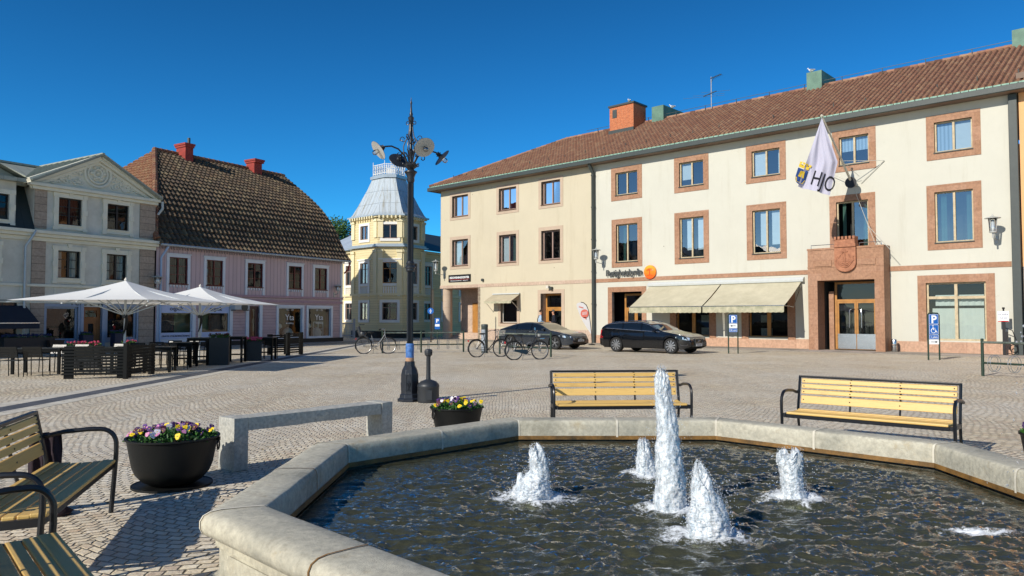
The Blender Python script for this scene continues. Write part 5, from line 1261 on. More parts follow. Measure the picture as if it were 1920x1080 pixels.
def planter(p, dia, hgt, prof, label, seed, nfl, pal, plate, rx=0, group='round black iron flower tubs', handles=(pi, 0), mound=.05):
    rng = random.Random(seed); r = empty('flower_tub', p, label, 'planter', group); R0 = dia/2
    b = M(); b.lathe([(R0*a, hgt*z) for a, z in prof], p, 48); b.make('tub', M_cast, r, smooth=30)
    if plate: b = M(); b.lathe([(.01, .012), (R0*.86, .012), (R0*.88, .02), (R0*.88, .0)], p, 40); b.make('base_plate', M_cast, r)
    for a in handles:
        b = M(); c = p+Vector((cos(a)*R0*1.02, sin(a)*R0*1.02, hgt-.09)); t_ = Vector((-sin(a), cos(a), 0))
        b.tube([c+t_*.038*cos(q)+Vector((0, 0, .045*sin(q))) for q in np.linspace(0, 2*pi, 17)[:-1]], .008, 6, closed=True); b.box(*(c-Vector((.015, .015, -.04))), *(c+Vector((.015, .015, .075)))); b.make('handle', M_cast, r, smooth=True)
    b = M(); b.lathe([(.001, .0), (R0*.95, -.02)], p+Vector((0, 0, hgt-.02)), 24); b.make('soil', mat('dark_soil', '221a13', .95), r)
    def fn():
        a = rng.random()*2*pi; q = R0*.93*sqrt(rng.random()); return p+Vector((q*cos(a), q*sin(a), hgt-.03+mound*(1-(q/R0)**2)+.02*rng.random()))
    b = M(); foliage(b, 1500, fn, .045, rng); b.make('foliage', M_leaf, r, fix=False)
    for _ in range(nfl):
        q = fn()-p; z = hgt+.02+mound*(1-(q.xy.length/R0)**2)+.035*rng.random()
        flower(r, rng.choice(pal), (q.x, q.y, z), (radians(rng.uniform(35, 85)), radians(rng.uniform(-20, 20)), radians(rng.uniform(-60, 60))), rng.uniform(.65, .95))
    return r
caul = [(.40, .03), (.50, .05), (.66, .13), (.80, .27), (.87, .42), (.93, .7), (.98, .94), (1.03, .97), (1.03, 1.0), (.98, 1.0), (.96, .93)]
buck = [(.70, .0), (.72, .02), (.86, .5), (.97, .94), (1.02, .96), (1.02, 1.0), (.97, 1.0), (.95, .93)]
pal1 = ['purple', 'purple', 'violet', 'maroon', 'yellow', 'yellow', 'white', 'pink']; pal2 = ['purple', 'maroon', 'yellow', 'yellow', 'white', 'white', 'violet']
pp = G(323, 909); planter(Vector((pp.x, pp.y, 0)), .82, .465, caul, 'black cauldron shaped tub of pansies between the left bench and the stone beam', 1, 58, pal1, True, handles=(pi*.97, .12))
pp = Vector((-.73, 9.95, 0)); planter(pp, .70, .42, buck, 'black tapered tub of yellow, white and purple pansies behind the far corner of the fountain', 2, 48, pal2, False, handles=(pi*1.2,))
pp = G(1960, 905); pp = Vector((5.16, 7.1, 0)); planter(pp, .62, .5, buck, 'tub of purple pansies cut off by the right edge of the photo', 3, 20, ['purple', 'violet'], False, handles=())
# ------------------------------------------------------------------ ornate street lamp
M_iron = mat('painted_lamp_iron', '23272e', .38, .2, 8, .2, 80)
LP = G(768, 752); LP = Vector((LP.x, LP.y, 0))
SL = empty('street_lamp', LP, 'tall ornate black iron lamp post with four tilted dish shades and a blue wrapped foot', 'street lamp')
def L3(x, y, z): return LP+Vector((x, y, z))
ph = radians(22.5)
b = M(); b.lathe([(.235, 0), (.235, .05), (.20, .07), (.19, .13), (.168, .15), (.165, .52), (.15, .60), (.105, .68), (.10, .74), (.095, .76)], LP, 8, ph=ph); b.make('base', M_iron, SL, bev=.006)
b = M()
for k in range(4):
    a = k*pi/2+ph*0+radians(0); 
    c, s_ = cos(a-pi/2), sin(a-pi/2); r = .154
    def Q(x, z, o=0.0): return L3(c*(r+o)-s_*x, s_*(r+o)+c*x, z)
    b.tube([Q(-.045, .2), Q(-.045, .46), Q(-.03, .51), Q(0, .53), Q(.03, .51), Q(.045, .46), Q(.045, .2)], .006, 5, closed=True)
    for x, z, q in ((0, .34, .10), (-.02, .33, .07), (.02, .33, .07)): b.tube([Q(x*.4, .24, .003), Q(x, z, .012), Q(x*1.7, z+q*.5, .003)], .007, 5)
    for x in (-.022, 0, .022): b.ico(Q(x, .225, .004), .012)
b.make('cast_ornament', M_iron, SL)
b = M(); n = 24; zs = [.74, 2.5, 4.32]; vs = []
for z in zs:
    for k in range(n*2): r = (.061 if k % 2 else .051)*(1-.04*z/4); a = pi*k/n; vs.append(L3(r*cos(a), r*sin(a), z))
b.add(vs, [(i*2*n+k, i*2*n+(k+1) % (2*n), (i+1)*2*n+(k+1) % (2*n), (i+1)*2*n+k) for i in range(2) for k in range(2*n)])
b.lathe([(.07, 2.48), (.085, 2.5), (.085, 2.53), (.10, 2.55), (.10, 2.57), (.07, 2.6), (.08, 2.64), (.06, 2.68)], LP, 20)
b.lathe([(.06, 4.2), (.075, 4.24), (.07, 4.3), (.10, 4.38), (.125, 4.4), (.12, 4.42), (.06, 4.45), (.07, 4.47), (.13, 4.52), (.14, 4.55), (.07, 4.52), (.05, 4.6)], LP, 16)
b.make('pole', M_iron, SL, smooth=30)
b = M(); b.lathe([(.076, .80), (.08, .82), (.078, .9), (.082, .98), (.079, 1.08), (.075, 1.1), (.07, 1.1)], LP, 20); b.make('blue_wrap', mat('crumpled_blue_tape', '4a78b8', .45, .35, 14, .6, 60, col2='2d4f85', bdist=.01), SL, smooth=True)
b = M(); b.lathe([(.078, .755), (.084, .78), (.08, .83)], LP, 20); b.make('torn_tape', mat('brown_paper_tape', 'b08a6c', .7, .3, 20, .3), SL, smooth=True)
b = M(); b.lathe([(.045, 4.55), (.035, 4.8), (.03, 4.98), (.05, 5.02), (.03, 5.06), (.027, 5.2), (.055, 5.26), (.03, 5.31), (.035, 5.36), (.022, 5.42), (.02, 5.62), (.05, 5.66), (.055, 5.7), (.025, 5.74), (.016, 5.95), (.02, 5.98), (.012, 6.02), (.001, 6.1)] if False else
        [(.045, 4.5), (.032, 4.62), (.03, 4.72), (.06, 4.77), (.065, 4.8), (.03, 4.85), (.028, 5.05), (.035, 5.12), (.022, 5.2), (.024, 5.33), (.04, 5.36), (.045, 5.4), (.06, 5.47), (.03, 5.5), (.035, 5.54), (.022, 5.58), (.014, 5.72), (.022, 5.76), (.01, 5.8), (.001, 5.88)], LP, 14)
b.make('finial', M_iron, SL, smooth=True)
def spiral(c, d, r0, turns, a0, sgn=1, n=14, up=Vector((0, 0, 1))):
    return [c+d*(r0*(1-.75*i/n)*cos(a0+sgn*turns*2*pi*i/n))+up*(r0*(1-.75*i/n)*sin(a0+sgn*turns*2*pi*i/n)) for i in range(n+1)]
for k in range(4):
    a = radians(30+90*k); d = Vector((cos(a), sin(a), 0)); b = M()
    pts = [L3(0, 0, 0)+d*x+Vector((0, 0, z)) for x, z in ((.045, 4.45), (.07, 4.58), (.14, 4.72), (.26, 4.83), (.40, 4.87), (.52, 4.85), (.60, 4.81))]
    b.tube(pts, .016, 7)
    b.tube(spiral(LP+d*.24+Vector((0, 0, 4.70)), d, .06, .9, 1.6, -1), .009, 5); b.tube(spiral(LP+d*.14+Vector((0, 0, 4.56)), d, .05, .9, 2.4, 1), .009, 5)
    A_ = b.make('lamp_arm', M_iron, SL, smooth=True)
    ax = (d*.80-Vector((0, 0, .60))).normalized(); hub = LP+d*.62+Vector((0, 0, 4.79)); q = ax.to_track_quat('Z', 'Y').to_matrix().to_4x4(); q.translation = hub
    b = M(); b.xf = q; b.lathe([(.02, -.09), (.045, -.08), (.03, -.06), (.06, -.045), (.035, -.02), (.05, 0), (.05, .03), (.02, .035)], (0, 0, 0), 14); b.make('lamp_socket', M_iron, A_, smooth=True)
    b = M(); b.xf = q; b.lathe([(.04, .02), (.12, .026), (.188, .045), (.195, .052)], (0, 0, 0), 36); b.m = 1; b.lathe([(.193, .0535), (.12, .031), (.04, .025)], (0, 0, 0), 36); b.make('lamp_shade', [M_iron, mat('white_enamel', 'bdbab3', .6, .12, 6, .05)], A_, smooth=20, fix=False)
    b = M(); b.xf = q; b.lathe([(.03, .03), (.034, .07), (.05, .12), (.048, .15), (.03, .175), (.001, .185)], (0, 0, 0), 14); b.make('bulb', glass('bulb_glass', (.95, .95, .92), .2), A_, smooth='full')
for k in range(4):
    a = radians(-15+90*k); d = Vector((cos(a), sin(a), 0)); b = M()
    pts = [LP+d*x+Vector((0, 0, z)) for x, z in ((.04, 4.56), (.10, 4.66), (.15, 4.80), (.155, 4.92), (.11, 5.03), (.06, 5.1), (.035, 5.25), (.03, 5.36))]
    b.tube(pts, .012, 6); b.tube(spiral(LP+d*.19+Vector((0, 0, 5.06)), d, .055, 1.0, pi, -1), .008, 5); b.tube([LP+d*.10+Vector((0, 0, 5.04)), LP+d*.16+Vector((0, 0, 5.01)), LP+d*.24+Vector((0, 0, 5.05))], .008, 5)
    b.tube(spiral(LP+d*.07+Vector((0, 0, 5.36)), d, .05, 1.0, pi, -1), .008, 5); b.tube(spiral(LP+d*.15+Vector((0, 0, 4.53)), d, .045, .9, 1, 1), .008, 5)
    for z in (4.98, 4.86): b.tube(spiral(LP+d*.06+Vector((0, 0, z)), d, .035, .8, pi, 1), .007, 5)
    b.make('scrollwork', M_iron, SL, smooth=True)
# ash bin
AB = G(803, 754); AB = Vector((AB.x, AB.y, 0)); o = empty('ash_bin', AB, 'dark grey cigarette bin with a long neck next to the lamp post foot', 'ash bin')
M_pl = mat('dark_grey_plastic', '2c2f33', .45, .12, 6, .15, 60)
b = M(); b.lathe([(.195, 0), (.2, .02), (.205, .05), (.202, .28), (.21, .3), (.205, .33), (.15, .39), (.07, .42), (.045, .43)], AB, 32); b.make('body', M_pl, o, smooth=35)
b = M(); b.box(AB.x-.02, AB.y-.212, .06, AB.x+.09, AB.y-.195, .24); b.make('latch_plate', M_pl, o)
b = M(); b.lathe([(.046, .43), (.042, .5), (.04, .85), (.046, .87)], AB, 14); b.make('neck', M_pl, o, smooth=True)
b = M(); b.lathe([(.04, .865), (.07, .885), (.078, .93), (.078, .965), (.06, .995), (.001, 1.005)], AB, 8); b.make('head', M_pl, o, bev=.006)
b = M(); b.cyl(AB+Vector((.05, -.04, .93)), AB+Vector((.062, -.062, .93)), .02, n=12); b.make('opening', M_dark, o)
# ------------------------------------------------------------------ bicycle racks
def rack(A, B, hgt, posts, label, loops, extra=None):
    fr = Fr(A, atan2((B-A).y, (B-A).x)); L_ = (B-A).length; o = empty('bicycle_rack', A, label, 'bicycle rack', 'tubular bicycle racks on the square')
    for p in posts: b = M(fr); b.cyl((p*L_, 0, 0), (p*L_, 0, hgt), .04, n=12); b.lathe([(.043, hgt), (.03, hgt+.02), (.001, hgt+.025)], (p*L_, 0, 0), 12); b.make('post', M_postg, o, smooth=40)
    b = M(fr); b.cyl((0, 0, hgt-.08), (L_, 0, hgt-.08), .032, n=10); b.make('top_rail', mat('worn_rail_paint', '6a6f66', .4, .3, 5, .2, col2='33413a'), o, smooth=True)
    b = M(fr); b.cyl((0, 0, .36), (L_, 0, .36), .028, n=10); b.make('lower_rail', M_postg, o, smooth=True)
    for i in range(loops):
        x = L_*(i+.6)/(loops+.2)
        for dx in (-.05, .05):
            b = M(fr); b.tube([(x+dx*.7+.02*cos(t), .22*cos(t), .36+.22*sin(t)) for t in np.linspace(0, 2*pi, 25)[:-1]], .007, 5, closed=True); b.make('wheel_loop', mat('galvanised_wire', '8d9297', .4, .1, metal=.6), o, smooth=True)
    return o
rk1 = rack(G(937, 664), G(1033, 669.5), .98, (0, 1), 'dark green tubular rack with two bicycles parked in front of the grey saloon car', 4)
rk2 = rack(G(717, 662), G(869, 660), .98, (0, .47, 1), 'longest empty dark green tubular rack in the middle distance right of the lamp post', 8)
rk3 = rack(G(1843, 705), G(2010, 716), 1.0, (0, 1), 'dark green tubular rack at the right edge in front of the white building', 4)
# ------------------------------------------------------------------ bicycles
M_tyre = mat('tyre_rubber', '141414', .75, .15, 10, .1); M_spoke = mat('spoke_steel', '9a9da0', .35, .1, metal=.8)
M_bblk = mat('black_bike_paint', '15161a', .3, .1, coat=.5)
def bicycle(p, ang, label, fm, basket=False, seat=False, front=False, ext='', chain=False):
    o = empty('bicycle', (0, 0, 0), label, 'bicycle', 'bicycles parked on the square'); R_ = .345; X = 1.06
    for x in (0, X):
        b = M(); b.tube([(x+R_*cos(t), 0, R_+R_*sin(t)) for t in np.linspace(0, 2*pi, 33)[:-1]], .02, 7, closed=True); w = b.make('wheel', M_tyre, o, smooth=True)
        b = M()
        b.tube([(x+(R_-.025)*cos(t), 0, R_+(R_-.025)*sin(t)) for t in np.linspace(0, 2*pi, 33)[:-1]], .009, 5, closed=True)
        b.cyl((x, -.04, R_), (x, .04, R_), .022, n=10)
        for k in range(20): a = 2*pi*k/20; b.cyl((x, .02*(-1)**k, R_), (x+(R_-.02)*cos(a), 0, R_+(R_-.02)*sin(a)), .0022, n=3)
        b.make('rim_and_spokes', M_spoke, w)
        b = M(); a0, a1 = (radians(20), radians(200)) if x == 0 else (radians(25), radians(165))
        b.tube([(x+(R_+.035)*cos(t), 0, R_+(R_+.035)*sin(t)) for t in np.linspace(a0, a1, 14)], .014, 6); b.make('mudguard', M_bblk, o, smooth=True)
    hd = Vector((X-.15, 0, .86)); st = Vector((.33, 0, .80)); bb = Vector((.45, 0, .29))
    b = M(); b.tube([bb, st], .016, 8); b.tube([hd, (.72, 0, .55), (.56, 0, .36), bb], .019, 8); b.tube([hd+Vector((.02, 0, -.14)), (.74, 0, .46), (.6, 0, .31), bb], .014, 8) 
    for s_ in (-1, 1): b.tube([bb+Vector((0, s_*.03, 0)), (0, s_*.05, R_)], .01, 6); b.tube([st+Vector((0, s_*.02, -.1)), (0, s_*.05, R_)], .008, 6)
    b.make('frame', fm, o, smooth=True)
    b = M()
    for s_ in (-1, 1): b.tube([(X-.12, s_*.02, .74), (X-.07, s_*.05, .64), (X-.03, s_*.05, .5), (X, s_*.05, R_)], .011, 6)
    b.tube([hd, (X-.13, 0, .74)], .018, 8); b.make('fork', fm, o, smooth=True)
    b = M(); b.tube([(X-.40, .3, 1.06), (X-.28, .29, 1.08), (X-.16, .2, 1.10), (X-.14, .06, 1.03), (X-.15, 0, 1.0), (X-.14, -.06, 1.03), (X-.16, -.2, 1.10), (X-.28, -.29, 1.08), (X-.40, -.3, 1.06)], .011, 6); b.tube([hd, (X-.16, 0, 1.02)], .012, 6); h = b.make('handlebar', M_spoke, o, smooth=True)
    b = M(); [b.tube([(X-.42, s_*.3, 1.058), (X-.31, s_*.295, 1.075)], .016, 8) for s_ in (-1, 1)]; b.make('grips', M_tyre, h)
    b = M(); b.tube([st, (.30, 0, .92)], .012, 6); b.lathe([(.001, .90), (.09, .915), (.105, .94), (.08, .965), (.001, .975)], (.26, 0, 0), 14, 1.35, .85); b.make('saddle', M_tyre, o, smooth=True)
    b = M(); b.tube([(.45+.09*cos(t), -.045, .29+.09*sin(t)) for t in np.linspace(0, 2*pi, 17)[:-1]], .008, 5, closed=True); b.tube([(.45, -.06, .29), (.58, -.07, .20)], .01, 6); b.tube([(.45, .06, .29), (.32, .07, .38)], .01, 6); b.box(.54, -.13, .19, .62, -.07, .21); b.box(.28, .07, .37, .36, .13, .39)
    if chain: b.prism([(.02, .31), (.5, .2), (.56, .27), (.5, .38), (.02, .39)], -.055, -.04, 1)
    else: b.tube([(0, -.045, .39), (.45, -.045, .38)], .006, 4); b.tube([(0, -.045, .31), (.45, -.045, .2)], .006, 4)
    b.make('crankset', M_bblk, o, smooth=True)
    b = M(); b.tube([(-.3, .06, .72), (.22, .06, .74)], .006, 5); b.tube([(-.3, -.06, .72), (.22, -.06, .74)], .006, 5); b.tube([(-.3, .06, .72), (-.3, -.06, .72)], .006, 5); b.tube([(-.2, .06, .72), (0, .06, R_)], .005, 5); b.tube([(-.2, -.06, .72), (0, -.06, R_)], .005, 5); 
    for x in (-.2, -.05, .1): b.tube([(x, .06, .725), (x, -.06, .725)], .005, 5)
    b.make('luggage_rack', M_tyre, o)
    b = M(); b.box(-.36, -.03, .62, -.33, .03, .69); b.make('rear_reflector', mat('red_lens', 'c01818', .3, .05), o)
    b = M(); b.tube([(.42, .03, .3), (.40, .2, .0)], .01, 6); b.make('kickstand', M_spoke, o)
    if basket:
        b = M()
        for z, w in ((.86, .13), (.96, .145), (1.06, .16)): b.tube([(X+.02+w*.85*cx, w*cy, z) for cx, cy in ((-1, -1), (1, -1), (1, 1), (-1, 1))], .006, 5, closed=True)
        for t in np.linspace(0, 1, 8):
            for A_, B_ in (((-1, -1), (1, -1)), ((1, -1), (1, 1)), ((1, 1), (-1, 1))):
                cx, cy = A_[0]+(B_[0]-A_[0])*t, A_[1]+(B_[1]-A_[1])*t; b.tube([(X+.02+.13*.85*cx, .13*cy, .86), (X+.02+.16*.85*cx, .16*cy, 1.06)], .004, 4)
        b.make('basket', mat('light_wire', 'b9b6ac', .4, .1), o)
    if seat:
        b = M(); b.tube([(-.12, 0, .78), (-.2, 0, 1.0), (-.25, 0, 1.2)], .09, 10); b.lathe([(.001, .78), (.14, .80), (.16, .9), (.13, .96)], (-.05, 0, 0), 14); b.tube([(-.05, .12, .85), (.16, .14, .7), (.2, .14, .5)], .035, 8); b.tube([(-.05, -.12, .85), (.16, -.14, .7), (.2, -.14, .5)], .035, 8); b.make('child_seat', M_pl, o, smooth=True)
        b = M(); b.box(-.2, -.1, 1.28, .02, .1, 1.3); b.box(-.33, -.06, 1.0, -.3, .06, 1.06); b.make('seat_canopy', M_tyre, o)
    if front:
        b = M(); b.lathe([(.001, -.05), (.06, -.04), (.07, .04), (.02, .05)], (X-.02, 0, .92), 12); b.box(X-.16, .1, 1.12, X-.12, .16, 1.22); b.box(X-.02, -.1, .78, X+.16, .1, .8); b.make('front_carrier', M_chrome, o)
    d = Vector((cos(ang), sin(ang), 0)); place(o, Vector((p.x, p.y, 0)), ang); o.rotation_euler = (radians(-4), 0, ang); return o
M_bsil = mat('silver_bike_paint', '6f7276', .5, .05, metal=.1); M_bblk = mat('black_bike_paint', '15161a', .3, .1, coat=.5)
bicycle(G(682, 663.5), .16, 'silver bicycle with a dark child seat, left of the lamp post', M_bsil, seat=True)
bicycle(G(894, 670), .42, 'black ladies bicycle with a pale wire basket on its handlebar', M_bblk, basket=True)
bicycle(G(964, 675), .36, 'black city bicycle with a front carrier, parked nearest to the grey car', M_bblk, front=True, chain=True)
# ------------------------------------------------------------------ cars
def car(origin, ang, label, kind, paint, lic):
    o = empty('parked_car', (0, 0, 0), label, 'car', 'cars parked along the kerb')
    if kind == 'estate':
        Lc, Wd, ra, fa, Rw = 4.76, .925, 1.0, 3.88, .345
        top = [(0, .62), (.02, .95), (.14, 1.12), (.46, 1.30), (.62, 1.345), (1.2, 1.40), (1.9, 1.43), (2.35, 1.42), (2.75, 1.32), (3.45, .985), (3.7, .945), (4.3, .85), (4.62, .75), (4.72, .67), (4.76, .5)]
        blt = [(0, .62), (.08, 1.0), (.4, 1.10), (1.5, 1.04), (3.5, .945), (4.3, .85), (4.6, .73), (4.76, .45)]
        gy0, gy1 = .38, 3.28
    else:
        Lc, Wd, ra, fa, Rw = 4.70, .92, .92, 3.75, .34
        top = [(0, .70), (.03, .93), (.25, 1.0), (.7, 1.13), (1.25, 1.29), (1.8, 1.365), (2.2, 1.37), (2.55, 1.33), (2.8, 1.25), (3.40, .965), (3.6, .93), (4.2, .84), (4.5, .76), (4.64, .66), (4.70, .45)]
        blt = [(0, .66), (.1, .92), (.6, .98), (3.4, .93), (4.2, .80), (4.5, .70), (4.70, .42)]
        gy0, gy1 = .55, 3.15
    ip = lambda tb, x: float(np.interp(x, [a for a, _ in tb], [c for _, c in tb]))
    NX = 150; X = list(np.linspace(0, Lc, NX))
    def plan(x): return Wd*(1-.16*max(0, (.35-x)/.35)**2-.24*max(0, (x-Lc+.75)/.75)**2.4)
    def sm(tb, x): return (ip(tb, x-.07)+ip(tb, x)*2+ip(tb, x+.07))/4
    def low(x):
        z = .22+.10*max(0, (x-Lc+.3)/.3)+.12*max(0, (.4-x)/.4)
        for c in (ra, fa):
            if abs(x-c) < Rw+.045: z = max(z, Rw+sqrt(max(0, (Rw+.045)**2-(x-c)**2)))
        return z
    rows = []; 
    for x in X:
        zt = sm(top, x); zb = min(sm(blt, x), zt-.02); zl = min(low(x), zb-.05); w = plan(x); pts = []
        for f in (0, .08, .2, .4, .6, .8, .92, 1):
            z = zl+(zb-zl)*f; zz = (z-.2)/(.75); y = w*(.965+.035*sin(min(1, max(0, zz))*pi)-.02*(zz > .85)); 
            if .52 < f < .7: y += .004
            pts.append((x, y, z))
        gh = zt-zb; k = min(1, gh/.42); wr = w*.955-(.36 if kind != 'estate' else .30)*gh*1.05
        for f in (.12, .35, .6, .85): z = zb+gh*.93*f; pts.append((x, w*.955+(wr-w*.955)*f, z))
        for f, cz in ((1.0, .945), (.9, .975), (.6, .995), (.3, 1.0), (0, 1.0)): pts.append((x, wr*f, zb+gh*cz))
        rows.append(pts)
    m = len(rows[0]); parts = {'body': M(), 'side': M(), 'wind': M(), 'rear': M()}
    def zone(i, j):
        x = (X[i]+X[i+1])/2
        zt = sm(top, x); zb = sm(blt, x); gh = zt-zb
        if 7 <= j <= 10 and gy0 < x < gy1 and gh > .08:
            # slanted pillars
            if j == 7 and False: return 'body'
            f = (j-7)/4
            if kind == 'estate':
                if x < gy0+.16*f+.02: return 'body'
            if j == 10 and gh < .2: return 'body'
            return 'side'
        if j >= 12 and (2.72 < x < 3.5 if kind == 'estate' else 2.62 < x < 3.38): return 'wind'
        if j >= 12 and (.12 < x < .40 if kind == 'estate' else .35 < x < 1.35): return 'rear'
        return 'body'
    for sgn in (1, -1):
        for i in range(NX-1):
            for j in range(m-1):
                q = [rows[i][j], rows[i+1][j], rows[i+1][j+1], rows[i][j+1]]
                b = parts[zone(i, j)]; k = len(b.v); b.v += [Vector((p[0], sgn*p[1], p[2])) for p in q]; b.f.append([k, k+1, k+2, k+3] if sgn < 0 else [k+3, k+2, k+1, k]); b.mi.append(0); b.rn.append(0); b.uv.append([(0, 0)]*4)
    for i in (0, NX-1):
        b = parts['body']; pts = [(p[0], p[1], p[2]) for p in rows[i]]+[(p[0], -p[1], p[2]) for p in rows[i][::-1]]; b.add(pts, [tuple(range(len(pts)))])
    import bmesh
    gl = mat('car_glass', '0c1116', .03, .0, 1, 0, coat=.6)
    for nm, mm, key in (('body', paint, 'body'), ('side_windows', gl, 'side'), ('windscreen', gl, 'wind'), ('rear_window', gl, 'rear')):
        ob = parts[key].make(nm, mm, o, fix=False); bm = bmesh.new(); bm.from_mesh(ob.data); bmesh.ops.remove_doubles(bm, verts=bm.verts, dist=.002); bmesh.ops.recalc_face_normals(bm, faces=bm.faces); bm.to_mesh(ob.data); bm.free()
        for p in ob.data.polygons: p.use_smooth = True
        try: ob.data.set_sharp_from_angle(angle=radians(38))
        except Exception: pass
    M_ch = M_chrome
    # underbody, arches
    b = M(); b.box(.25, -.8, .2, Lc-.3, .8, .42); b.make('underbody', mat('underbody_black', '0b0b0c', .9), o)
    for x in (ra, fa):
        for s_ in (-1, 1):
            y0 = s_*(Wd-.235); y1 = s_*(Wd-.005)
            b = M(); ya, yb = sorted((y0, y1)); 
            pr = [(Rw-.1, ya), (Rw-.02, ya), (Rw, ya+.03), (Rw, yb-.03), (Rw-.02, yb), (Rw-.09, yb)]
            vs = []; n = 36
            for (r, y) in pr:
                for k in range(n): a = 2*pi*k/n; vs.append((x+r*cos(a), y, Rw+r*sin(a)))
            b.add(vs, [(i*n+k, i*n+(k+1) % n, (i+1)*n+(k+1) % n, (i+1)*n+k) for i in range(len(pr)-1) for k in range(n)]); w = b.make('wheel', M_tyre, o, smooth=40)
            b = M(); yy = y1-s_*.012
            b.tube([(x+(Rw-.095)*cos(t), yy, Rw+(Rw-.095)*sin(t)) for t in np.linspace(0, 2*pi, 33)[:-1]], .012, 6, closed=True); b.cyl((x, yy-s_*.03, Rw), (x, yy+s_*.0, Rw), .05, n=12)
            ns = 10 if kind == 'estate' else 5
            for k in range(ns):
                a = 2*pi*k/ns+.2; ca_, sa_ = cos(a), sin(a); w0, w1 = (.017, .036) if kind == 'estate' else (.03, .035); tx, tz = -sa_, ca_
                if kind == 'estate': b.add([(x+.04*ca_-tx*w0, yy, Rw+.04*sa_-tz*w0), (x+.04*ca_+tx*w0, yy, Rw+.04*sa_+tz*w0), (x+(Rw-.1)*ca_+tx*w1, yy-s_*.01, Rw+(Rw-.1)*sa_+tz*w1), (x+(Rw-.1)*ca_-tx*w1, yy-s_*.01, Rw+(Rw-.1)*sa_-tz*w1)], [(0, 1, 2, 3)])
                else:
                    for e_ in (-.17, .17): b.bar((x+.03*ca_, yy-s_*.01, Rw+.03*sa_), (x+(Rw-.1)*cos(a+e_), yy-s_*.01, Rw+(Rw-.1)*sin(a+e_)), .022, .02)
            b.make('rim', mat('alloy_rim', 'b4b7bb', .3, .05, metal=.85), w)
            b = M(); b.cyl((x, y1-s_*.06, Rw), (x, y1-s_*.05, Rw), Rw-.09, n=24); b.make('brake_disc', M_dark, w)
    def surf(x, z):  # half width at height on the side
        i = min(NX-1, max(0, int(round(x/Lc*(NX-1))))); r = rows[i]; return float(np.interp(z, [p[2] for p in r[:12]], [p[1] for p in r[:12]]))
    for s_ in (-1, 1):
        b = M()
        if kind == 'estate': pts = [(x, s_*(surf(x, sm(blt, x)-.01)+.004), sm(blt, x)+.0) for x in np.linspace(gy0+.05, 3.35, 20)]; b.tube(pts, .013, 5); pts = [(x, s_*(surf(x, sm(top, x)-.09)+.01), sm(blt, x)+(sm(top, x)-sm(blt, x))*.84) for x in np.linspace(gy0+.05, 3.2, 24)]; b.tube(pts, .013, 5)
        else: pts = [(x, s_*(surf(x, sm(blt, x)-.01)+.004), sm(blt, x)) for x in np.linspace(gy0+.1, 3.2, 20)]; b.tube(pts, .005, 5)
        b.make('window_trim', M_ch if kind == 'estate' else paint, o)
        for xx in ((1.35, 2.35) if kind == 'estate' else (1.3, 2.25)):
            b = M(); z0 = sm(blt, xx); z1 = sm(top, xx)-.08
            b.bar((xx, s_*(surf(xx, z0)+.002), z0), (xx+.0, s_*(surf(xx, z1)+.004), z1), .06, .012); b.make('pillar', mat('piano_black', '050506', .15), o)
        if kind == 'estate': b = M(); b.tube([(x, s_*.60, sm(top, x)+.02) for x in np.linspace(.55, 2.6, 12)], .014, 6); b.make('roof_rail', M_ch, o, smooth=True)
        for xx in (1.55, 2.55):
            z = .80; b = M(); b.tube([(xx-.08, s_*(surf(xx, z)+.012), z), (xx+.08, s_*(surf(xx, z)+.012), z)], .011, 6); b.make('door_handle', paint, o)
        for xx in (1.25, 2.3, 3.28):
            b = M(); pts = [(xx+(.06 if (xx == 1.25 and z > .55) else 0)-(.1 if xx == 1.25 and z < .5 else 0), s_*(surf(xx, z)+.0015), z) for z in np.linspace(.32, sm(blt, xx)-.02, 7)]; b.tube(pts, .004, 4); b.make('door_seam', mat('underbody_black', 'x'), o)
        mx = 3.08; b = M(); b.lathe([(.001, -.05), (.075, -.03), (.085, .02), (.06, .06), (.001, .075)], (mx, s_*(Wd+.06), .99), 12, .8, 1.2); b.box(mx-.02, s_*(Wd-.12), .93, mx+.04, s_*(Wd+.02), .95); b.make('door_mirror', paint, o, smooth=True)
        b = M(); 
        xs_ = [Lc-.62, Lc-.30, Lc-.12, Lc-.06] if kind == 'estate' else [Lc-.7, Lc-.4, Lc-.2, Lc-.1]; hh = [.015, .05, .06, .05]
        zc = [.72, .69, .665, .65] if kind == 'estate' else [.69, .655, .63, .61]
        top_ = [(x, s_*(surf(x, z+h)+.006), z+h) for x, z, h in zip(xs_, zc, hh)]; bot_ = [(x, s_*(surf(x, z-h)+.006), z-h) for x, z, h in zip(xs_, zc, hh)]
        b.add(top_+bot_, [(i, i+1, i+5, i+4) for i in range(3)]); b.make('headlight', mat('headlight_lens', 'cfd9e4', .08, .1, 30, 0, metal=.5), o)
        b = M(); b.add([(x, s_*(surf(x, z)+.008), z) for x, z in ((.03, .62), (.03, 1.0), (.2, 1.06), (.12, .78), (.28, .7), (.2, .64))], [(0, 1, 3, 5), (1, 2, 3), (3, 4, 5)]) if kind == 'estate' else b.add([(x, s_*(surf(x, z)+.008), z) for x, z in ((.02, .72), (.05, .86), (.5, .84), (.4, .76))], [(0, 1, 2, 3)])
        b.make('tail_light', mat('red_lens', 'x'), o)
        b = M(); xa = Lc-.42; b.tube([(xa+dx, s_*(surf(xa+dx, z)+.006), z) for dx, z in ((0, .44), (.04, .38), (.26, .37), (.33, .42))], .006, 5); b.make('bumper_trim', M_ch if kind == 'estate' else M_pl, o)
    xf = Lc
    b = M(); yy = .34 if kind == 'estate' else .42
    pr = [(-yy, .66), (yy, .66), (yy*.94, .47), (-yy*.94, .47)] if kind == 'estate' else [(-yy, .58), (yy, .58), (yy*1.05, .48), (yy*.8, .3), (-yy*.8, .3), (-yy*1.05, .48)]
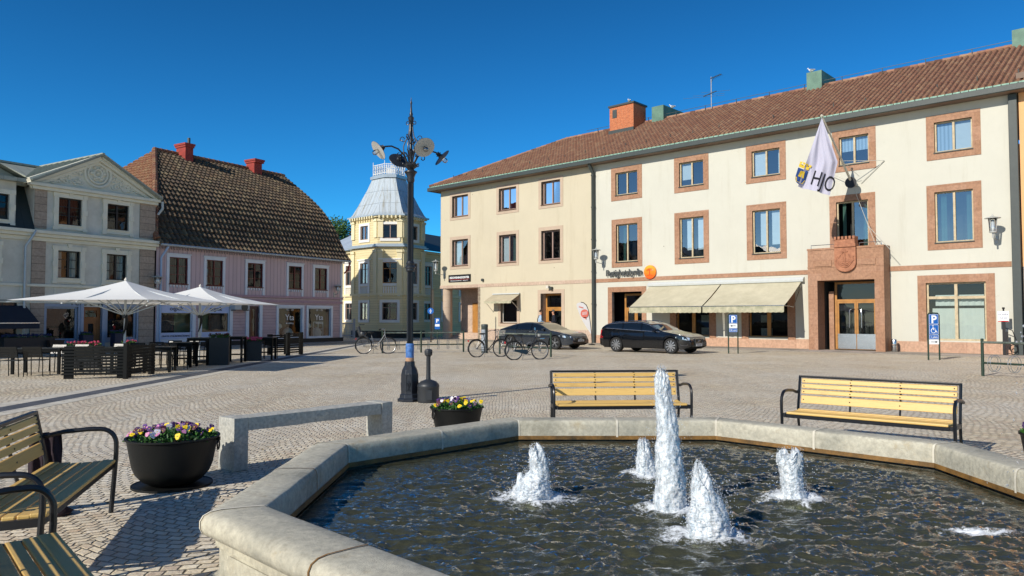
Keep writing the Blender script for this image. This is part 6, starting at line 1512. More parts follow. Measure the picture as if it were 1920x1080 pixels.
    b.prism(pr, xf-.06, xf+.012, 0); gr = b.make('grille', mat('grille_black', '08090a', .3), o)
    if kind == 'estate':
        b = M(); b.tube([(xf+.014, y, z) for y, z in pr], .011, 5, closed=True); b.tube([(xf+.02, .06*cos(t), .565+.06*sin(t)) for t in np.linspace(0, 2*pi, 17)[:-1]], .009, 5, closed=True); b.bar((xf+.018, .24, .66), (xf+.018, -.24, .48), .018); b.make('grille_badge', M_ch, gr)
    else:
        b = M()
        for k in range(4): b.tube([(xf+.018, -.075+.05*k+.032*cos(t), .55+.032*sin(t)) for t in np.linspace(0, 2*pi, 13)[:-1]], .0045, 4, closed=True)
        b.make('grille_badge', M_ch, gr)
    b = M(); b.box(xf+.013, -.26, .34 if kind == 'estate' else .40, xf+.024, .26, .45 if kind == 'estate' else .51); pl_ = b.make('number_plate', mat('plate_white', 'c9ccce', .4), o)
    zb_ = .365 if kind == 'estate' else .425
    text(lic, .085, M_signblack, pl_, 'plate_letters', map_=lambda u, v: (xf+.027, -u if False else u, zb_+v))
    place(o, origin, ang); return o
def flake(name, c): return mat(name, c, .16, .04, 3, 0, metal=0, coat=.6)
hdg = atan2(-.68, .733)
def carpos(px, py, a, wx, Wd):   # near (right) wheel contact at local (wx, -Wd+.1)
    p = G(px, py); return Vector((p.x, p.y, 0))-Vector((cos(a)*wx+sin(a)*(Wd-.1), sin(a)*wx-cos(a)*(Wd-.1), 0))
car(carpos(1259, 663.5, hdg, 3.88, .925), hdg, 'black estate car with bright ten spoke wheels and chrome window trim', 'estate', flake('black_car_paint', '06080e'), 'NTK 94M')
hd2 = radians(-39); car(carpos(1042, 655.5, hd2, 3.75, .92), hd2, 'dark grey low saloon car parked beside the cream wall behind the bicycles', 'saloon', flake('dark_grey_car_paint', '252b33'), 'BFO 76E')
# ------------------------------------------------------------------ poster post, signs
pp = G(908.5, 662); pp.z = 0; o = empty('poster_post', pp, 'dark round post with a pale poster wrapped on it behind the bicycle with the basket', 'poster post')
b = M(); b.lathe([(.15, 0), (.15, 1.16), (.155, 1.17), (.155, 1.27), (.14, 1.29), (.001, 1.3)], pp, 24); b.make('post', mat('grey_green_post', '3e4746', .5, .15), o, smooth=40)
b = M(); n = 12; vs = []
for k in range(n+1): a = radians(150+k*11); vs += [(pp.x+.154*cos(a), pp.y+.154*sin(a), .1), (pp.x+.154*cos(a), pp.y+.154*sin(a), 1.05)]
b.add(vs, [(2*k, 2*k+2, 2*k+3, 2*k+1) for k in range(n)]); b.make('poster', mat('faded_poster', '9aa0a6', .7, .4, 9, 0, col2='55606b'), o, smooth=True)
def psign(pa, pb, hgt, label, kind):
    A = G(*pa); B = G(*pb); A.z = B.z = 0; d = (B-A); 
    wd = .42; dn = d.normalized(); m = (A+B)/2; fr = Fr(m-dn*wd/2, atan2(dn.y, dn.x)); o = empty('parking_sign', m, label, 'sign', 'blue parking signs')
    b = M(fr); b.tube([(0, 0, 0), (0, 0, hgt-.08), (.05, 0, hgt-.01), (wd/2, 0, hgt), (wd-.05, 0, hgt-.01), (wd, 0, hgt-.08), (wd, 0, 0)], .03, 8); b.make('post_frame', M_postg, o, smooth=True)
    x0, x1 = .03, wd-.03
    def panel(z0, z1, m_, nm='panel'): b = M(fr); b.box(x0, -.03, z0, x1, -.012, z1); return b.make(nm, m_, o)
    def cor(z0, z1):  # white outline
        b = M(fr); 
        for a_, c_, e_, f_ in ((x0+.01, z1-.02, x1-.01, z1-.012), (x0+.01, z0+.012, x1-.01, z0+.02)): b.box(a_, -.034, c_, e_, -.030, f_)
        for a_ in (x0+.01, x1-.018): b.box(a_, -.034, z0+.02, a_+.008, -.03, z1-.02)
        b.make('panel_outline', M_signwhite, o)
    H = hgt
    p = panel(H-.42, H-.04, M_signblue); cor(H-.42, H-.04); text('P', .40, M_signwhite, p, 'lettering', (wd/2, -.036, H-.37), .008, fr, bold=.012)
    if kind == 'arrow':
        p = panel(H-.62, H-.43, M_signwhite); q = M(fr); q.box(.12, -.036, H-.535, .32, -.031, H-.515); q.prism([(.08, H-.525), (.16, H-.48), (.16, H-.57)], -.036, -.031, 1); q.make('arrow', M_signblack, p)
        p = panel(H-.80, H-.63, M_signblue); cor(H-.80, H-.63); text('30 min', .10, M_signwhite, p, 'lettering', (wd/2, -.036, H-.75), .006, fr)
    if kind == 'disabled':
        p = panel(H-.80, H-.43, M_signblue); cor(H-.80, H-.43); c = wd/2; zc = H-.66; q = M(fr)
        q.tube([(c-.02+.085*cos(t), -.036, zc+.085*sin(t)) for t in np.linspace(radians(100), radians(360), 15)], .012, 6); q.ico((c-.035, -.036, zc+.18), .024); q.tube([(c-.035, -.036, zc+.14), (c-.025, -.036, zc+.03), (c+.06, -.036, zc+.03), (c+.10, -.036, zc-.06), (c+.13, -.036, zc-.05)], .013, 6); q.tube([(c-.03, -.036, zc+.09), (c+.05, -.036, zc+.09)], .010, 6); q.make('wheelchair_symbol', M_signwhite, p)
        p = panel(H-.985, H-.81, M_signblue); cor(H-.985, H-.81); text('1 plats', .10, M_signwhite, p, 'lettering', (wd/2, -.036, H-.93), .006, fr)
        p = panel(H-1.17, H-.995, M_signwhite); q = M(fr); q.box(.09, -.036, H-1.09, .29, -.031, H-1.072); q.prism([(.34, H-1.081), (.26, H-1.04), (.26, H-1.122)], -.036, -.031, 1); q.make('arrow', M_signblack, p)
    return o
psign((1367, 663), (1383, 663), 1.75, 'blue parking sign with a left arrow on a green hoop before the awning', 'arrow')
psign((1740, 675), (1763, 675), 1.76, 'blue parking sign with a wheelchair symbol right of the stone portal', 'disabled')
pp = G(820, 646); pp.z = 0; o = empty('parking_sign', pp, 'small far blue parking sign beside the round stone column', 'sign', 'blue parking signs')
b = M(); b.cyl(pp, pp+Vector((0, 0, 1.56)), .025, n=8); b.make('post', M_postg, o)
b = M(); b.box(pp.x-.15, pp.y-.05, .9, pp.x+.15, pp.y-.03, 1.56); pn = b.make('panel', M_signblue, o)
b = M(); b.box(pp.x-.13, pp.y-.056, 1.06, pp.x+.13, pp.y-.051, 1.2); b.make('white_field', M_signwhite, pn); text('P', .30, M_signwhite, pn, 'lettering', (pp.x, pp.y-.056, 1.29), .008, bold=.01)
pp = atY(808, 640, 48); pp.z = 0; o = empty('road_sign', pp, 'round blue road sign on a tall thin black pole in front of the yellow house', 'sign')
b = M(); b.cyl(pp, pp+Vector((0, 0, atY(808, 500, 48).z)), .045, n=8); b.make('pole', M_signblack, o)
zc = atY(808, 583, 48).z; b = M(); b.cyl((pp.x-.02, pp.y-.06, zc), (pp.x-.02, pp.y-.08, zc), .2, n=28); pn = b.make('disc', M_signblue, o)
b = M(); b.bar((pp.x-.02, pp.y-.083, zc-.15), (pp.x-.02, pp.y-.083, zc+.12), .04, .006, up=(0, 1, 0)); b.bar((pp.x-.1, pp.y-.083, zc), (pp.x+.06, pp.y-.083, zc), .04, .006, up=(0, 1, 0)); b.make('symbol', M_signwhite, pn)
# charging post by the right pipe
uc, _ = R.uz(1883, 640, -.5); o = empty('charging_post', R(uc, -.5, 0), 'black post with a handwritten white note and a coiled hose beside the right downpipe', 'post')
b = M(R); b.box(uc-.05, -.55, 0, uc+.05, -.45, 1.5); b.box(uc-.02, -.6, .55, uc+.14, -.42, 1.0); b.cyl((uc, -.5, 1.5), (uc, -.5, 1.95), .03, n=8); b.ico((uc, -.5, 1.98), .06); b.make('post', M_signblack, o)
b = M(R); b.box(uc-.2, -.58, 1.42, uc+.2, -.56, 1.86); n_ = b.make('note', M_signwhite, o); text('NUMÉR', .11, mat('felt_pen', '3a3f66', .8), n_, 'lettering', (uc, -.585, 1.68), .004, R); text('0520', .13, mat('felt_pen', 'x'), n_, 'lettering', (uc, -.585, 1.52), .004, R)
b = M(R); b.box(uc-.19, -.585, 1.42, uc+.19, -.58, 1.46); b.make('red_line', mat('red_lens', 'x'), n_)
b = M(R); b.tube([(uc+.06, -.5, 1.15), (uc+.3, -.5, 1.05), (uc+.42, -.45, .6), (uc+.44, -.4, .2), (uc+.3, -.35, .05), (uc+.12, -.4, .1)], .018, 6); b.tube([(uc+.3+.14*cos(t), -.3, .3+.16*sin(t)) for t in np.linspace(0, 11, 26)], .018, 6); b.make('hose', M_tyre, o, smooth=True)
uc, _ = R.uz(1676, 650, -.5); o = empty('ash_bin', R(uc, -.5, 0), 'small steel wall ashtray bin beside the right side of the stone portal', 'ash bin')
b = M(); b.lathe([(.12, .03), (.13, .05), (.13, .32), (.115, .33)], R(uc, -.45, 0), 18); b.make('lower_bin', M_chrome, o, smooth=40); b = M(); b.lathe([(.13, .36), (.13, .54), (.10, .6), (.001, .62)], R(uc, -.45, 0), 18); b.make('upper_bin', M_chrome, o, smooth=40)
# ------------------------------------------------------------------ things fixed to the right building
M_ccl = mat('beige_awning_cloth', 'bfb8a0', .85, .1, 1.2, .15, 90, col2='aea78e')
aw0 = R.uz(1219, 533)[0]; aw1 = R.uz(1507, 524)[0]; awz = R.uz(1360, 528.5)[1]; out = 2.25
fz_ = R.uz(1472, 573, -out)[1]
AW2 = empty('shop_awning', R(aw0, 0, awz), 'long beige two bay cloth awning over the shop windows left of the portal', 'awning')
am = R.uz(1354, 530)[0]
for a, c in ((aw0+.05, am-.04), (am+.04, aw1-.08)):
    b = M(R); n = 14; pts = []
    for i in range(n+1):
        for j in range(9):
            f = j/8; u = a+(c-a)*i/n; pts.append((u, -.12-(out-.12)*f, awz-.12+(fz_-awz+.12)*f-.05*sin(pi*f)*(1-.0)))
    b.add(pts, [(i*9+j, (i+1)*9+j, (i+1)*9+j+1, i*9+j+1) for i in range(n) for j in range(8)]); b.make('canopy', M_ccl, AW2, smooth='full')
    b = M(R); pts = []
    for i in range(61):
        u = a+(c-a)*i/60; pts += [(u, -out-.01, fz_), (u, -out-.01+.02*sin(i*.9), fz_-.32+.012*sin(i*1.7))]
    b.add(pts, [(2*i, 2*i+2, 2*i+3, 2*i+1) for i in range(60)]); b.make('valance', mat('stained_valance', 'b3ab92', .9, .25, 4, .2, col2='8e9078'), AW2, smooth='full')
b = M(R); b.box(aw0, -out-.03, fz_-.005, aw1-.05, -out+.02, fz_+.03); b.make('front_rail', M_chrome, AW2)
b = M(R); b.prism([(0, awz-.16), (-.22, awz-.12), (-.24, awz-.02), (-.12, awz+.1), (0, awz+.12)], aw0-.05, aw1+.05, 0); b.make('cassette', mat('awning_cassette', 'c2c6c4', .4, .05), AW2)
for u in (aw0+.1, am, aw1-.1): b = M(R); b.tube([(u, -.1, awz-.3), (u+.02, -out*.5, fz_-.05), (u, -out+.02, fz_)], .02, 6); b.make('folding_arm', M_chrome, AW2)
# small window awning
w0 = R.uz(925.5, 552)[0]; w1 = R.uz(976, 552)[0]; wz = R.uz(950, 552)[1]; o1 = .95; fz1 = R.uz(962, 564, -o1)[1]
AW3 = empty('window_awning', R(w0, 0, wz), 'small pale awning over the ground floor window of the cream part', 'awning')
b = M(R); b.add([(w0, -.05, wz), (w1, -.05, wz), (w1, -o1, fz1), (w0, -o1, fz1), (w0, -.05, wz-.02), (w1, -.05, wz-.02), (w1, -o1, fz1-.02), (w0, -o1, fz1-.02)], [(0, 1, 2, 3), (7, 6, 5, 4)]); b.make('canopy', mat('grey_beige_cloth', 'b3a88f', .9, .15, 3, .2), AW3)
b = M(R); b.add([(w0+(w1-w0)*i/24, -o1-.01, fz1-(0 if j == 0 else .14+.02*abs(sin(i*.8)))) for i in range(25) for j in range(2)], [(2*i, 2*i+2, 2*i+3, 2*i+1) for i in range(24)]); b.make('valance', mat('stained_valance', 'x'), AW3)
b = M(R); b.box(w0, -.15, wz, w1, 0, wz+.08); b.make('cassette', mat('awning_cassette', 'x'), AW3)
for u in (w0, w1): b = M(R); b.tube([(u, 0, fz1-.75), (u, -o1*.6, fz1-.25), (u, -o1, fz1)], .018, 6); b.make('folding_arm', M_chrome, AW3)
# wall lanterns
def lantern(fr, px, pyt, pyb, label, out=.75):
    u, z1 = fr.uz(px, pyt, -out); _, z0 = fr.uz(px, pyb, -out); o = empty('wall_lantern', fr(u, 0, z0), label, 'wall lamp', 'lanterns on iron brackets on the facades')
    h = z1-z0; c = fr(u, -out, 0)
    b = M(); b.lathe([(.001, z1), (.03, z1-.05), (.03, z1-.09), (.12, z1-.12), (.30, z1-.17), (.30, z1-.19), (.17, z1-.18), (.02, z1-.17)], c, 20); b.make('lamp_hood', mat('grey_lamp_metal', 'b0b2ae', .45, .1, metal=.1), o, smooth=35)
    b = M(); b.lathe([(.17, z1-.2), (.13, z0+.12), (.12, z0+.1)], c, 18); b.make('glass_shade', glass('lantern_glass', (.9, .92, .92), .15), o, smooth='full')
    b = M(); b.lathe([(.001, z0+.12), (.06, z0+.13), (.065, z1-.25), (.001, z1-.24)], c, 12); b.make('lamp_tube', M_lampw, o, smooth=40)
    b = M(); b.lathe([(.135, z0+.06), (.14, z0+.12), (.03, z0+.121)], c, 14)
    for k in range(4): a = k*pi/2+.4; b.cyl(c+Vector((.135*cos(a), .135*sin(a), z0+.1)), c+Vector((.185*cos(a), .185*sin(a), z1-.19)), .012, n=5)
    b.cyl(c+Vector((0, 0, z0+.08)), c+Vector((0, 0, z0-.15)), .035, n=8); b.make('lamp_base', mat('grey_lamp_metal', 'x'), o)
    b = M(fr); b.tube([(u, -out, z0-.1), (u, -out*.5, z0-.16), (u, -.02, z0-.18)], .022, 6); b.box(u-.06, -.03, z0-.35, u+.06, -.001, z0-.05); b.make('bracket', mat('grey_lamp_metal', 'x'), o)
lantern(R, 817, 486, 510, 'glass wall lantern at the left corner of the cream facade', .85)
lantern(R, 1117.5, 463.5, 488, 'glass wall lantern in front of the dark downpipe between the cream and white plaster', .75)
lantern(R, 1861, 401, 439, 'glass wall lantern high up beside the right downpipe', .75)
lantern(Lf, 296, 513, 534, 'small wall lantern left of the first pink house window', .4)
lantern(Lf, 634, 531, 547, 'small wall lantern on the right corner of the pink house', .35)
# signs
u0, z1 = R.uz(842, 516); u1, z0 = R.uz(883, 528)
o = empty('wall_sign', R(u0, 0, z0), 'black wall sign with white and red lettering above the arcade', 'sign')
z0 = R.uz(862, 528.5)[1]; z1 = R.uz(862, 515)[1]
b = M(R); b.box(u0, -.06, z0, u1, -.0, z1); p = b.make('panel', M_signblack, o)
text('REDOVISNINGSCENTER', .2, M_signwhite, p, 'lettering', ((u0+u1)/2, -.063, z0+.25), .006, R, width=(u1-u0)*.88, bold=.006)
b = M(R); b.box(u0+.12, -.066, z0+.17, u1-.12, -.061, z0+.19); b.make('red_line', mat('red_lens', 'x'), p); text('REDOVISNING · SKATT', .09, M_signwhite, p, 'lettering', ((u0+u1)/2, -.063, z0+.06), .005, R, width=(u1-u0)*.8)
u0, u1 = R.uz(1139, 515)[0], R.uz(1206, 515)[0]; zb = R.uz(1172, 516.5)[1]
o = empty('shop_sign', R(u0, 0, zb), 'grey raised lettering with a round orange disc over the door', 'sign')
text('Fastighetsbyrån', .52, mat('dark_grey_letters', '4a4d4c', .4, .1), o, 'lettering', ((u0+u1)/2, -.13, zb), .06, R, width=u1-u0, bold=.012)
ud, zd = R.uz(1218.5, 510, -.1); M_org = NT('orange_gradient_sign'); tt = M_org; gz = tt.n('SeparateXYZ', {0: tt.n('UVMap').outputs[0]}).outputs[1]
M_org = tt.put(color=tt.ramp(tt.math('MULTIPLY_ADD', tt.math('SUBTRACT', gz, zd), 1.1, .5), [(.1, 'e0561a'), (.5, 'ee8420'), (.95, 'f2b23a')]), rough=.35)
b = M(R); n = 36; r_ = .40
b.prism([(ud+r_*cos(t), zd+r_*sin(t)) for t in np.linspace(0, 2*pi, n+1)[:-1]], -.12, -.02, 1); dsk = b.make('disc', M_org, o)
b = M(R)
for k in range(3): b.tube([(ud+(.12+.07*k)*cos(t)*(1 if True else 1), -.125, zd+.02+(.10+.04*k)*sin(t)) for t in np.linspace(.15+.1*k, pi-.15-.1*k, 12)], .012, 5)
b.bar((ud, -.125, zd+.1), (ud, -.125, zd-.2), .05, .01, up=(0, 1, 0)); b.tube([(ud-.2, -.125, zd-.2), (ud, -.125, zd-.17), (ud+.2, -.125, zd-.2)], .012, 5); b.make('tree_emblem', mat('emblem_red', 'c8431a', .4), dsk)
# camera above the door and siren
u, z = R.uz(1031, 538); o = empty('wall_floodlight', R(u, 0, z), 'small white and grey floodlight above the cream building door', 'lamp'); b = M(R); b.box(u-.1, -.3, z-.1, u+.1, -.12, z+.08); b.cyl((u, -.12, z), (u, 0, z+.08), .03, n=8); b.make('lamp_head', M_framew, o); b = M(R); b.box(u+.13, -.2, z-.2, u+.3, -.05, z); b.make('sensor', M_gutter, o)
u, z = R.uz(906, 525); b = M(R); b.cyl((u, -.14, z), (u, 0, z), .1, n=14); tag(b.make('alarm_box', M_gutter), 'small round dark alarm fixture on the cream wall right of the black sign', 'alarm')
# AC unit on the pink house
u0, z1 = Lf.uz(440, 571, -.4); u1, z0 = Lf.uz(468, 581, -.4); o = empty('air_conditioner', Lf(u0, 0, z0), 'pale air conditioner box on the pink wall left of the brown door', 'air conditioner'); b = M(Lf); b.box(u0, -.42, z0, u1, -.08, z1); b.make('casing', mat('ac_casing', 'aeb4b8', .5, .05), o, bev=.02); b = M(Lf); b.cyl(((u0+u1)/2+.15, -.43, (z0+z1)/2), ((u0+u1)/2+.15, -.42, (z0+z1)/2), .22, n=20); b.make('fan_grille', M_gutter, o); b = M(Lf); b.box(u0+.05, -.4, z0-.05, u0+.1, 0, z0); b.box(u1-.1, -.4, z0-.05, u1-.05, 0, z0); b.make('bracket', M_gutter, o)
# ------------------------------------------------------------------ flag
ub, zb = R.uz(1597, 343, -.45); Bp = R(ub, -.45, zb); d_ = ray(1541, 217)
# tip lies in the vertical plane through the base perpendicular to the wall
tb, tz = R.bz(1541, 217, ub-.25); Tp = R(ub-.25, tb, tz)
FL = empty('flag', Bp, 'white town flag with a blue and gold shield on a slanted pole from the facade', 'flag')
b = M(); b.tube([Bp, Tp], [.06, .035], 10); b.ico(Tp, .07); b.make('pole', mat('flagpole_white', 'cfcab8', .45, .08), FL, smooth=40)
b = M(R); b.cyl((ub, -.62, zb-.0), (ub, -.56, zb), .26, n=24); b.make('mount_disc', M_black, FL)
b = M(R); b.cyl((ub, -.56, zb), (ub+.05, .0, zb-.05), .1, n=14); b.make('mount_bracket', mat('light_grey_bracket', '9da0a0', .5), FL)
sh_ = (Tp-Bp); mid_ = Bp+sh_*.34
b = M(); e1_ = R(ub+1.35, -.05, zb+.95); e2_ = R(ub-1.0, -.05, zb+.55); b.tube([mid_, e1_], .014, 4); b.tube([e1_, R(ub+.3, -.05, zb)], .014, 4); b.tube([mid_, R(ub+.3, -.3, zb+.3)], .01, 4)
b.tube([R(ub-1.4, -.1, zb+.75), R(ub-.1, -.3, zb+.1)], .012, 4); qx = R.uz(1652, 462, -.9); b.tube([Bp, R(qx[0]-.2, -.85, qx[1]-.05)], .012, 4); qx2 = R.uz(1675, 466, -.9); b.tube([R(qx[0]-.6, -.7, qx[1]+1.0), R(qx2[0], -.9, qx2[1]-.2)], .012, 4); b.make('stay_wire', mat('pale_rope', 'b9b7ad', .7), FL)
fd = Vector((.94, -.34, 0)); fnn = Vector((-.34, -.94, 0)).normalized()
def onflag(px, py):
    d = ray(px, py); t = (Tp-CAM).dot(fnn)/d.dot(fnn); return CAM+d*t
C_ = {'t': onflag(1541, 221), 'bl': onflag(1496, 350), 'br': onflag(1556, 366), 'r': onflag(1571, 303)}
def flagpt(s_, t, o=0):   # s across 0..1, t down 0..1
    tl = C_['t']; left = tl.lerp(C_['bl'], t)
    if t < .62: right = tl.lerp(C_['r'], t/.62)
    else: right = C_['r'].lerp(C_['br'], (t-.62)/.38)
    p = left.lerp(right, s_); rip = (.10*sin(s_*9+t*3)+.05*sin(s_*21-t*5))*min(1, t*1.5)*(.5+.5*t)
    return p+fnn*(rip+o)
b = M(); NS, NTt = 36, 44
b.add([flagpt(i/NS, j/NTt) for i in range(NS+1) for j in range(NTt+1)], [(i*(NTt+1)+j, (i+1)*(NTt+1)+j, (i+1)*(NTt+1)+j+1, i*(NTt+1)+j+1) for i in range(NS) for j in range(NTt)])
t = NT('flag_cloth'); M_flag = t.put(color=lin('b5b3c4'), rough=.8, normal=t.bump(t.noise(3.5, 4, t.n('Mapping', {'Vector': t.coord(), 'Scale': (3, 3, .6)}), .6), .5, .05)); t.set(t.b, 'Transmission Weight', 0)
fc = b.make('cloth', M_flag, FL, smooth='full', fix=False)
def inflag(px, py):   # pixel -> (s,t) by search
    T_ = onflag(px, py); best = None
    for i in range(41):
        for j in range(41):
            s_, tt_ = i/40, j/40; tl = C_['t']; left = tl.lerp(C_['bl'], tt_); right = tl.lerp(C_['r'], tt_/.62) if tt_ < .62 else C_['r'].lerp(C_['br'], (tt_-.62)/.38)
            d = (left.lerp(right, s_)-T_).length
            if best is None or d < best[0]: best = (d, s_, tt_)
    return best[1], best[2]
H0 = inflag(1519, 341); H1 = inflag(1563, 354); H2 = inflag(1528, 318)
def fmap(o=.02):
    a = onflag(1540, 352); ux_ = (onflag(1559, 358)-onflag(1519, 343)); uy_ = (onflag(1527, 314)-onflag(1518, 342))
    return a, ux_, uy_
a_, ux_, uy_ = fmap()
def base_pt(s_, tt_):
    left = C_['t'].lerp(C_['bl'], tt_); right = C_['t'].lerp(C_['r'], tt_/.62) if tt_ < .62 else C_['r'].lerp(C_['br'], (tt_-.62)/.38)
    return left.lerp(right, s_)
def inv_pt(p):
    s_, tt_ = .5, .8
    for _ in range(14):
        q = base_pt(s_, tt_); e = p-q; ds = (base_pt(s_+.01, tt_)-q)/.01; dt = (base_pt(s_, tt_-.01)-q)/-.01
        a, b_, c, d, f = ds.dot(ds), ds.dot(dt), dt.dot(dt), e.dot(ds), e.dot(dt); D = a*c-b_*b_
        s_ += .8*(d*c-f*b_)/D; tt_ += .8*(f*a-d*b_)/D; tt_ = min(1.05, max(.3, tt_))
    return s_, tt_
def mp(x, y, o=.03):
    p = a_+ux_.normalized()*x+uy_.normalized()*y; s_, tt_ = inv_pt(p); return flagpt(s_, tt_, .03)
text('HJO', uy_.length*1.38, mat('flag_print_black', '12131c', .8), fc, 'lettering', map_=lambda x, y: mp(x, y-.02), width=ux_.length*1.03)
# shield in the left part
sx0 = -ux_.length*.5-.50; 
def sp_(x, y, o): p = mp(sx0+x, y); return p+fnn*o
M_fb = mat('flag_blue', '1c3f7c', .8); M_fy = mat('flag_yellow', 'd9b833', .8)
b = M(); hgt_ = uy_.length; wsh = .23
out_ = [(-wsh, .55*hgt_+.1), (wsh, .55*hgt_+.1)]+[(wsh*cos(t_), .0-.34*sin(t_)+.12) for t_ in np.linspace(0, pi, 11)]
b.add([sp_(x, y, .012) for x, y in out_], [tuple(range(len(out_)))]); b.make('shield', M_fb, fc, fix=False)
b = M(); hb = [(-.22, .05), (.22, .05), (.15, -.14), (-.15, -.14)]; b.add([sp_(x, y, .03) for x, y in hb], [(0, 1, 2, 3)]); sl_ = [(-.13, .1), (.13, .1), (.10, .4), (-.08, .36)]; b.add([sp_(x, y, .03) for x, y in sl_], [(0, 1, 2, 3)])
zc_ = .55*hgt_+.14; cr = [(-wsh, zc_), (wsh, zc_), (wsh, zc_+.14), (-wsh, zc_+.14)]; b.add([sp_(x, y, .03) for x, y in cr], [(0, 1, 2, 3)])
for k in range(4): x = -wsh+.02+k*.14; b.add([sp_(x, zc_+.14, .03), sp_(x+.08, zc_+.14, .03), sp_(x+.1, zc_+.24, .03), sp_(x-.02, zc_+.24, .03)], [(0, 1, 2, 3)])
b.make('ship_and_crown', M_fy, fc, fix=False)
# ------------------------------------------------------------------ beach flag
pf_ = R(0, 0, 0); Yb = 43.2; base = atY(1110, 640, Yb); base.z = 0
o = empty('beach_flag', base, 'leaning white feather banner with a round red logo against the cream wall', 'banner')
def bf(px, py): p = atY(px, py, Yb); return p
outl = [(1089, 567), (1083.5, 568), (1081, 571), (1082, 577), (1086, 588), (1093, 603), (1101, 616), (1108, 626), (1109, 625), (1107, 610), (1105, 595), (1103, 582), (1099, 573), (1094, 568)]
cen = (1094, 590)
b = M(); b.add([bf(*cen)]+[bf(*p) for p in outl], [(0, i+1, (i+1) % len(outl)+1) for i in range(len(outl))]); sail = b.make('sail', mat('banner_white', 'd9d6d4', .7, .03), o, fix=False)
b = M(); cc_ = bf(1096, 588)-Vector((0, .03, 0)); b.add([cc_+Vector((.23*cos(t_), 0, .25*sin(t_))) for t_ in np.linspace(0, 2*pi, 25)[:-1]], [tuple(range(24))]); b.add([cc_+Vector((-.1, 0, -.2)), cc_+Vector((.1, 0, -.2)), cc_+Vector((.08, 0, -.34))], [(0, 1, 2)]); lg = b.make('logo_disc', mat('salmon_print', 'd9705f', .7), sail, fix=False)
b = M(); 
for k in range(3): b.bar(cc_+Vector((-.14, -.01, -.06+.06*k)), cc_+Vector((.14, -.01, -.02+.06*k)), .02, .004, up=(0, 1, 0))
b.make('logo_stripes', M_signwhite, lg)
b = M(); b.bar(bf(1085.5, 575)-Vector((0, .03, 0)), bf(1093, 577)-Vector((0, .03, 0)), .05, .004, up=(0, 1, 0)); b.make('print_line', mat('salmon_print', 'x'), sail)
b = M(); b.tube([base, bf(1109, 625), bf(1107.5, 610), bf(1105.5, 595), bf(1103.5, 582), bf(1099.5, 572), bf(1094, 567.5), bf(1089, 566.6)], .022, 6); b.make('pole', M_signblack, o, smooth=True); b = M(); b.lathe([(.2, 0), (.2, .05), (.03, .08)], base, 16); b.make('foot', M_signblack, o)
# ------------------------------------------------------------------ antenna, gulls
ua, za = R.uz(1334, 208, 5.3); za1 = R.uz(1334, 144, 5.3)[1]; za = zE2+(5.3-e0)*(zR-zE2)/(ridge_b-e0)-.2
o = empty('roof_antenna', R(ua, 5.3, za), 'television aerial on a thin mast on the tiled ridge', 'antenna')
b = M(R); b.cyl((ua, 5.3, za), (ua, 5.3, za1), .035, n=8); b.make('mast', M_spoke, o)
hz = za1-.1; hz2 = za+(za1-za)*.55
b = M(R); b.bar((ua-.05, 5.3, hz), (ua+.9, 4.9, hz-.02), .04); 
for k in range(7): b.bar((ua+.1+k*.12, 5.1-k*.05, hz-.01), (ua+.13+k*.12, 5.5-k*.05, hz-.01), .012)
b.bar((ua, 5.3, hz-.3), (ua+.2, 5.2, hz-.05), .02); b.make('upper_boom', M_gutter, o)
b = M(R); b.bar((ua-.75, 5.7, hz2+.05), (ua+.5, 5.0, hz2-.02), .045)
for k, (x, l) in enumerate(((-.72, 2.6), (-.25, 2.0), (.4, 1.8))): b.bar((ua+x-l*.45, 5.3-x*.5-l*.2, hz2), (ua+x+l*.45, 5.3-x*.5+l*.2, hz2), .012)
b.make('lower_boom', M_gutter, o)
def gull(p, rz, label):
    o = empty('gull', p, label, 'bird', 'gulls resting on the chimneys'); b = M(); Mx = Matrix.Translation(p) @ Matrix.Rotation(rz, 4, 'Z'); b.xf = Mx
    prof = [(-.24, .001, .17), (-.2, .03, .165), (-.08, .075, .15), (.04, .09, .16), (.12, .06, .20), (.145, .04, .25), (.16, .045, .29), (.19, .036, .305), (.215, .008, .30), (.25, .004, .292)]
    n = 10; vs = [(x, r*cos(2*pi*k/n), z+r*sin(2*pi*k/n)) for x, r, z in prof for k in range(n)]
    b.add(vs, [(i*n+k, i*n+(k+1) % n, (i+1)*n+(k+1) % n, (i+1)*n+k) for i in range(len(prof)-1) for k in range(n)]); b.make('body', mat('gull_white', 'dadcdc', .8, .05), o, smooth='full')
    b = M(); b.xf = Mx
    for s_ in (-1, 1): b.add([(.08, s_*.08, .2), (.02, s_*.1, .13), (-.26, s_*.03, .15), (-.1, s_*.09, .2), (-.05, s_*.03, .245)], [(0, 1, 3, 4), (1, 2, 3)])
    b.make('wings', mat('gull_grey', '7d8389', .8, .1), o, fix=False)
    b = M(); b.xf = Mx; [b.cyl((.0, s_*.03, 0), (.0, s_*.03, .1), .008, n=5) for s_ in (-1, 1)]; b.make('legs', mat('gull_leg', 'b98a55', .7), o)
gull(R((c1[0]+c1[1])/2+.5, 4.3, c1[2]+.12), 1.8, 'gull perched on the brick chimney')
gull(R(c2[1]-.1, 6.3, c2[2]), 2.6, 'gull lying low on the left green metal chimney'); gull(R(c3[0]+.2, 5.2, c3[2]), 2.4, 'gull perched on the green metal chimney right of the aerial')
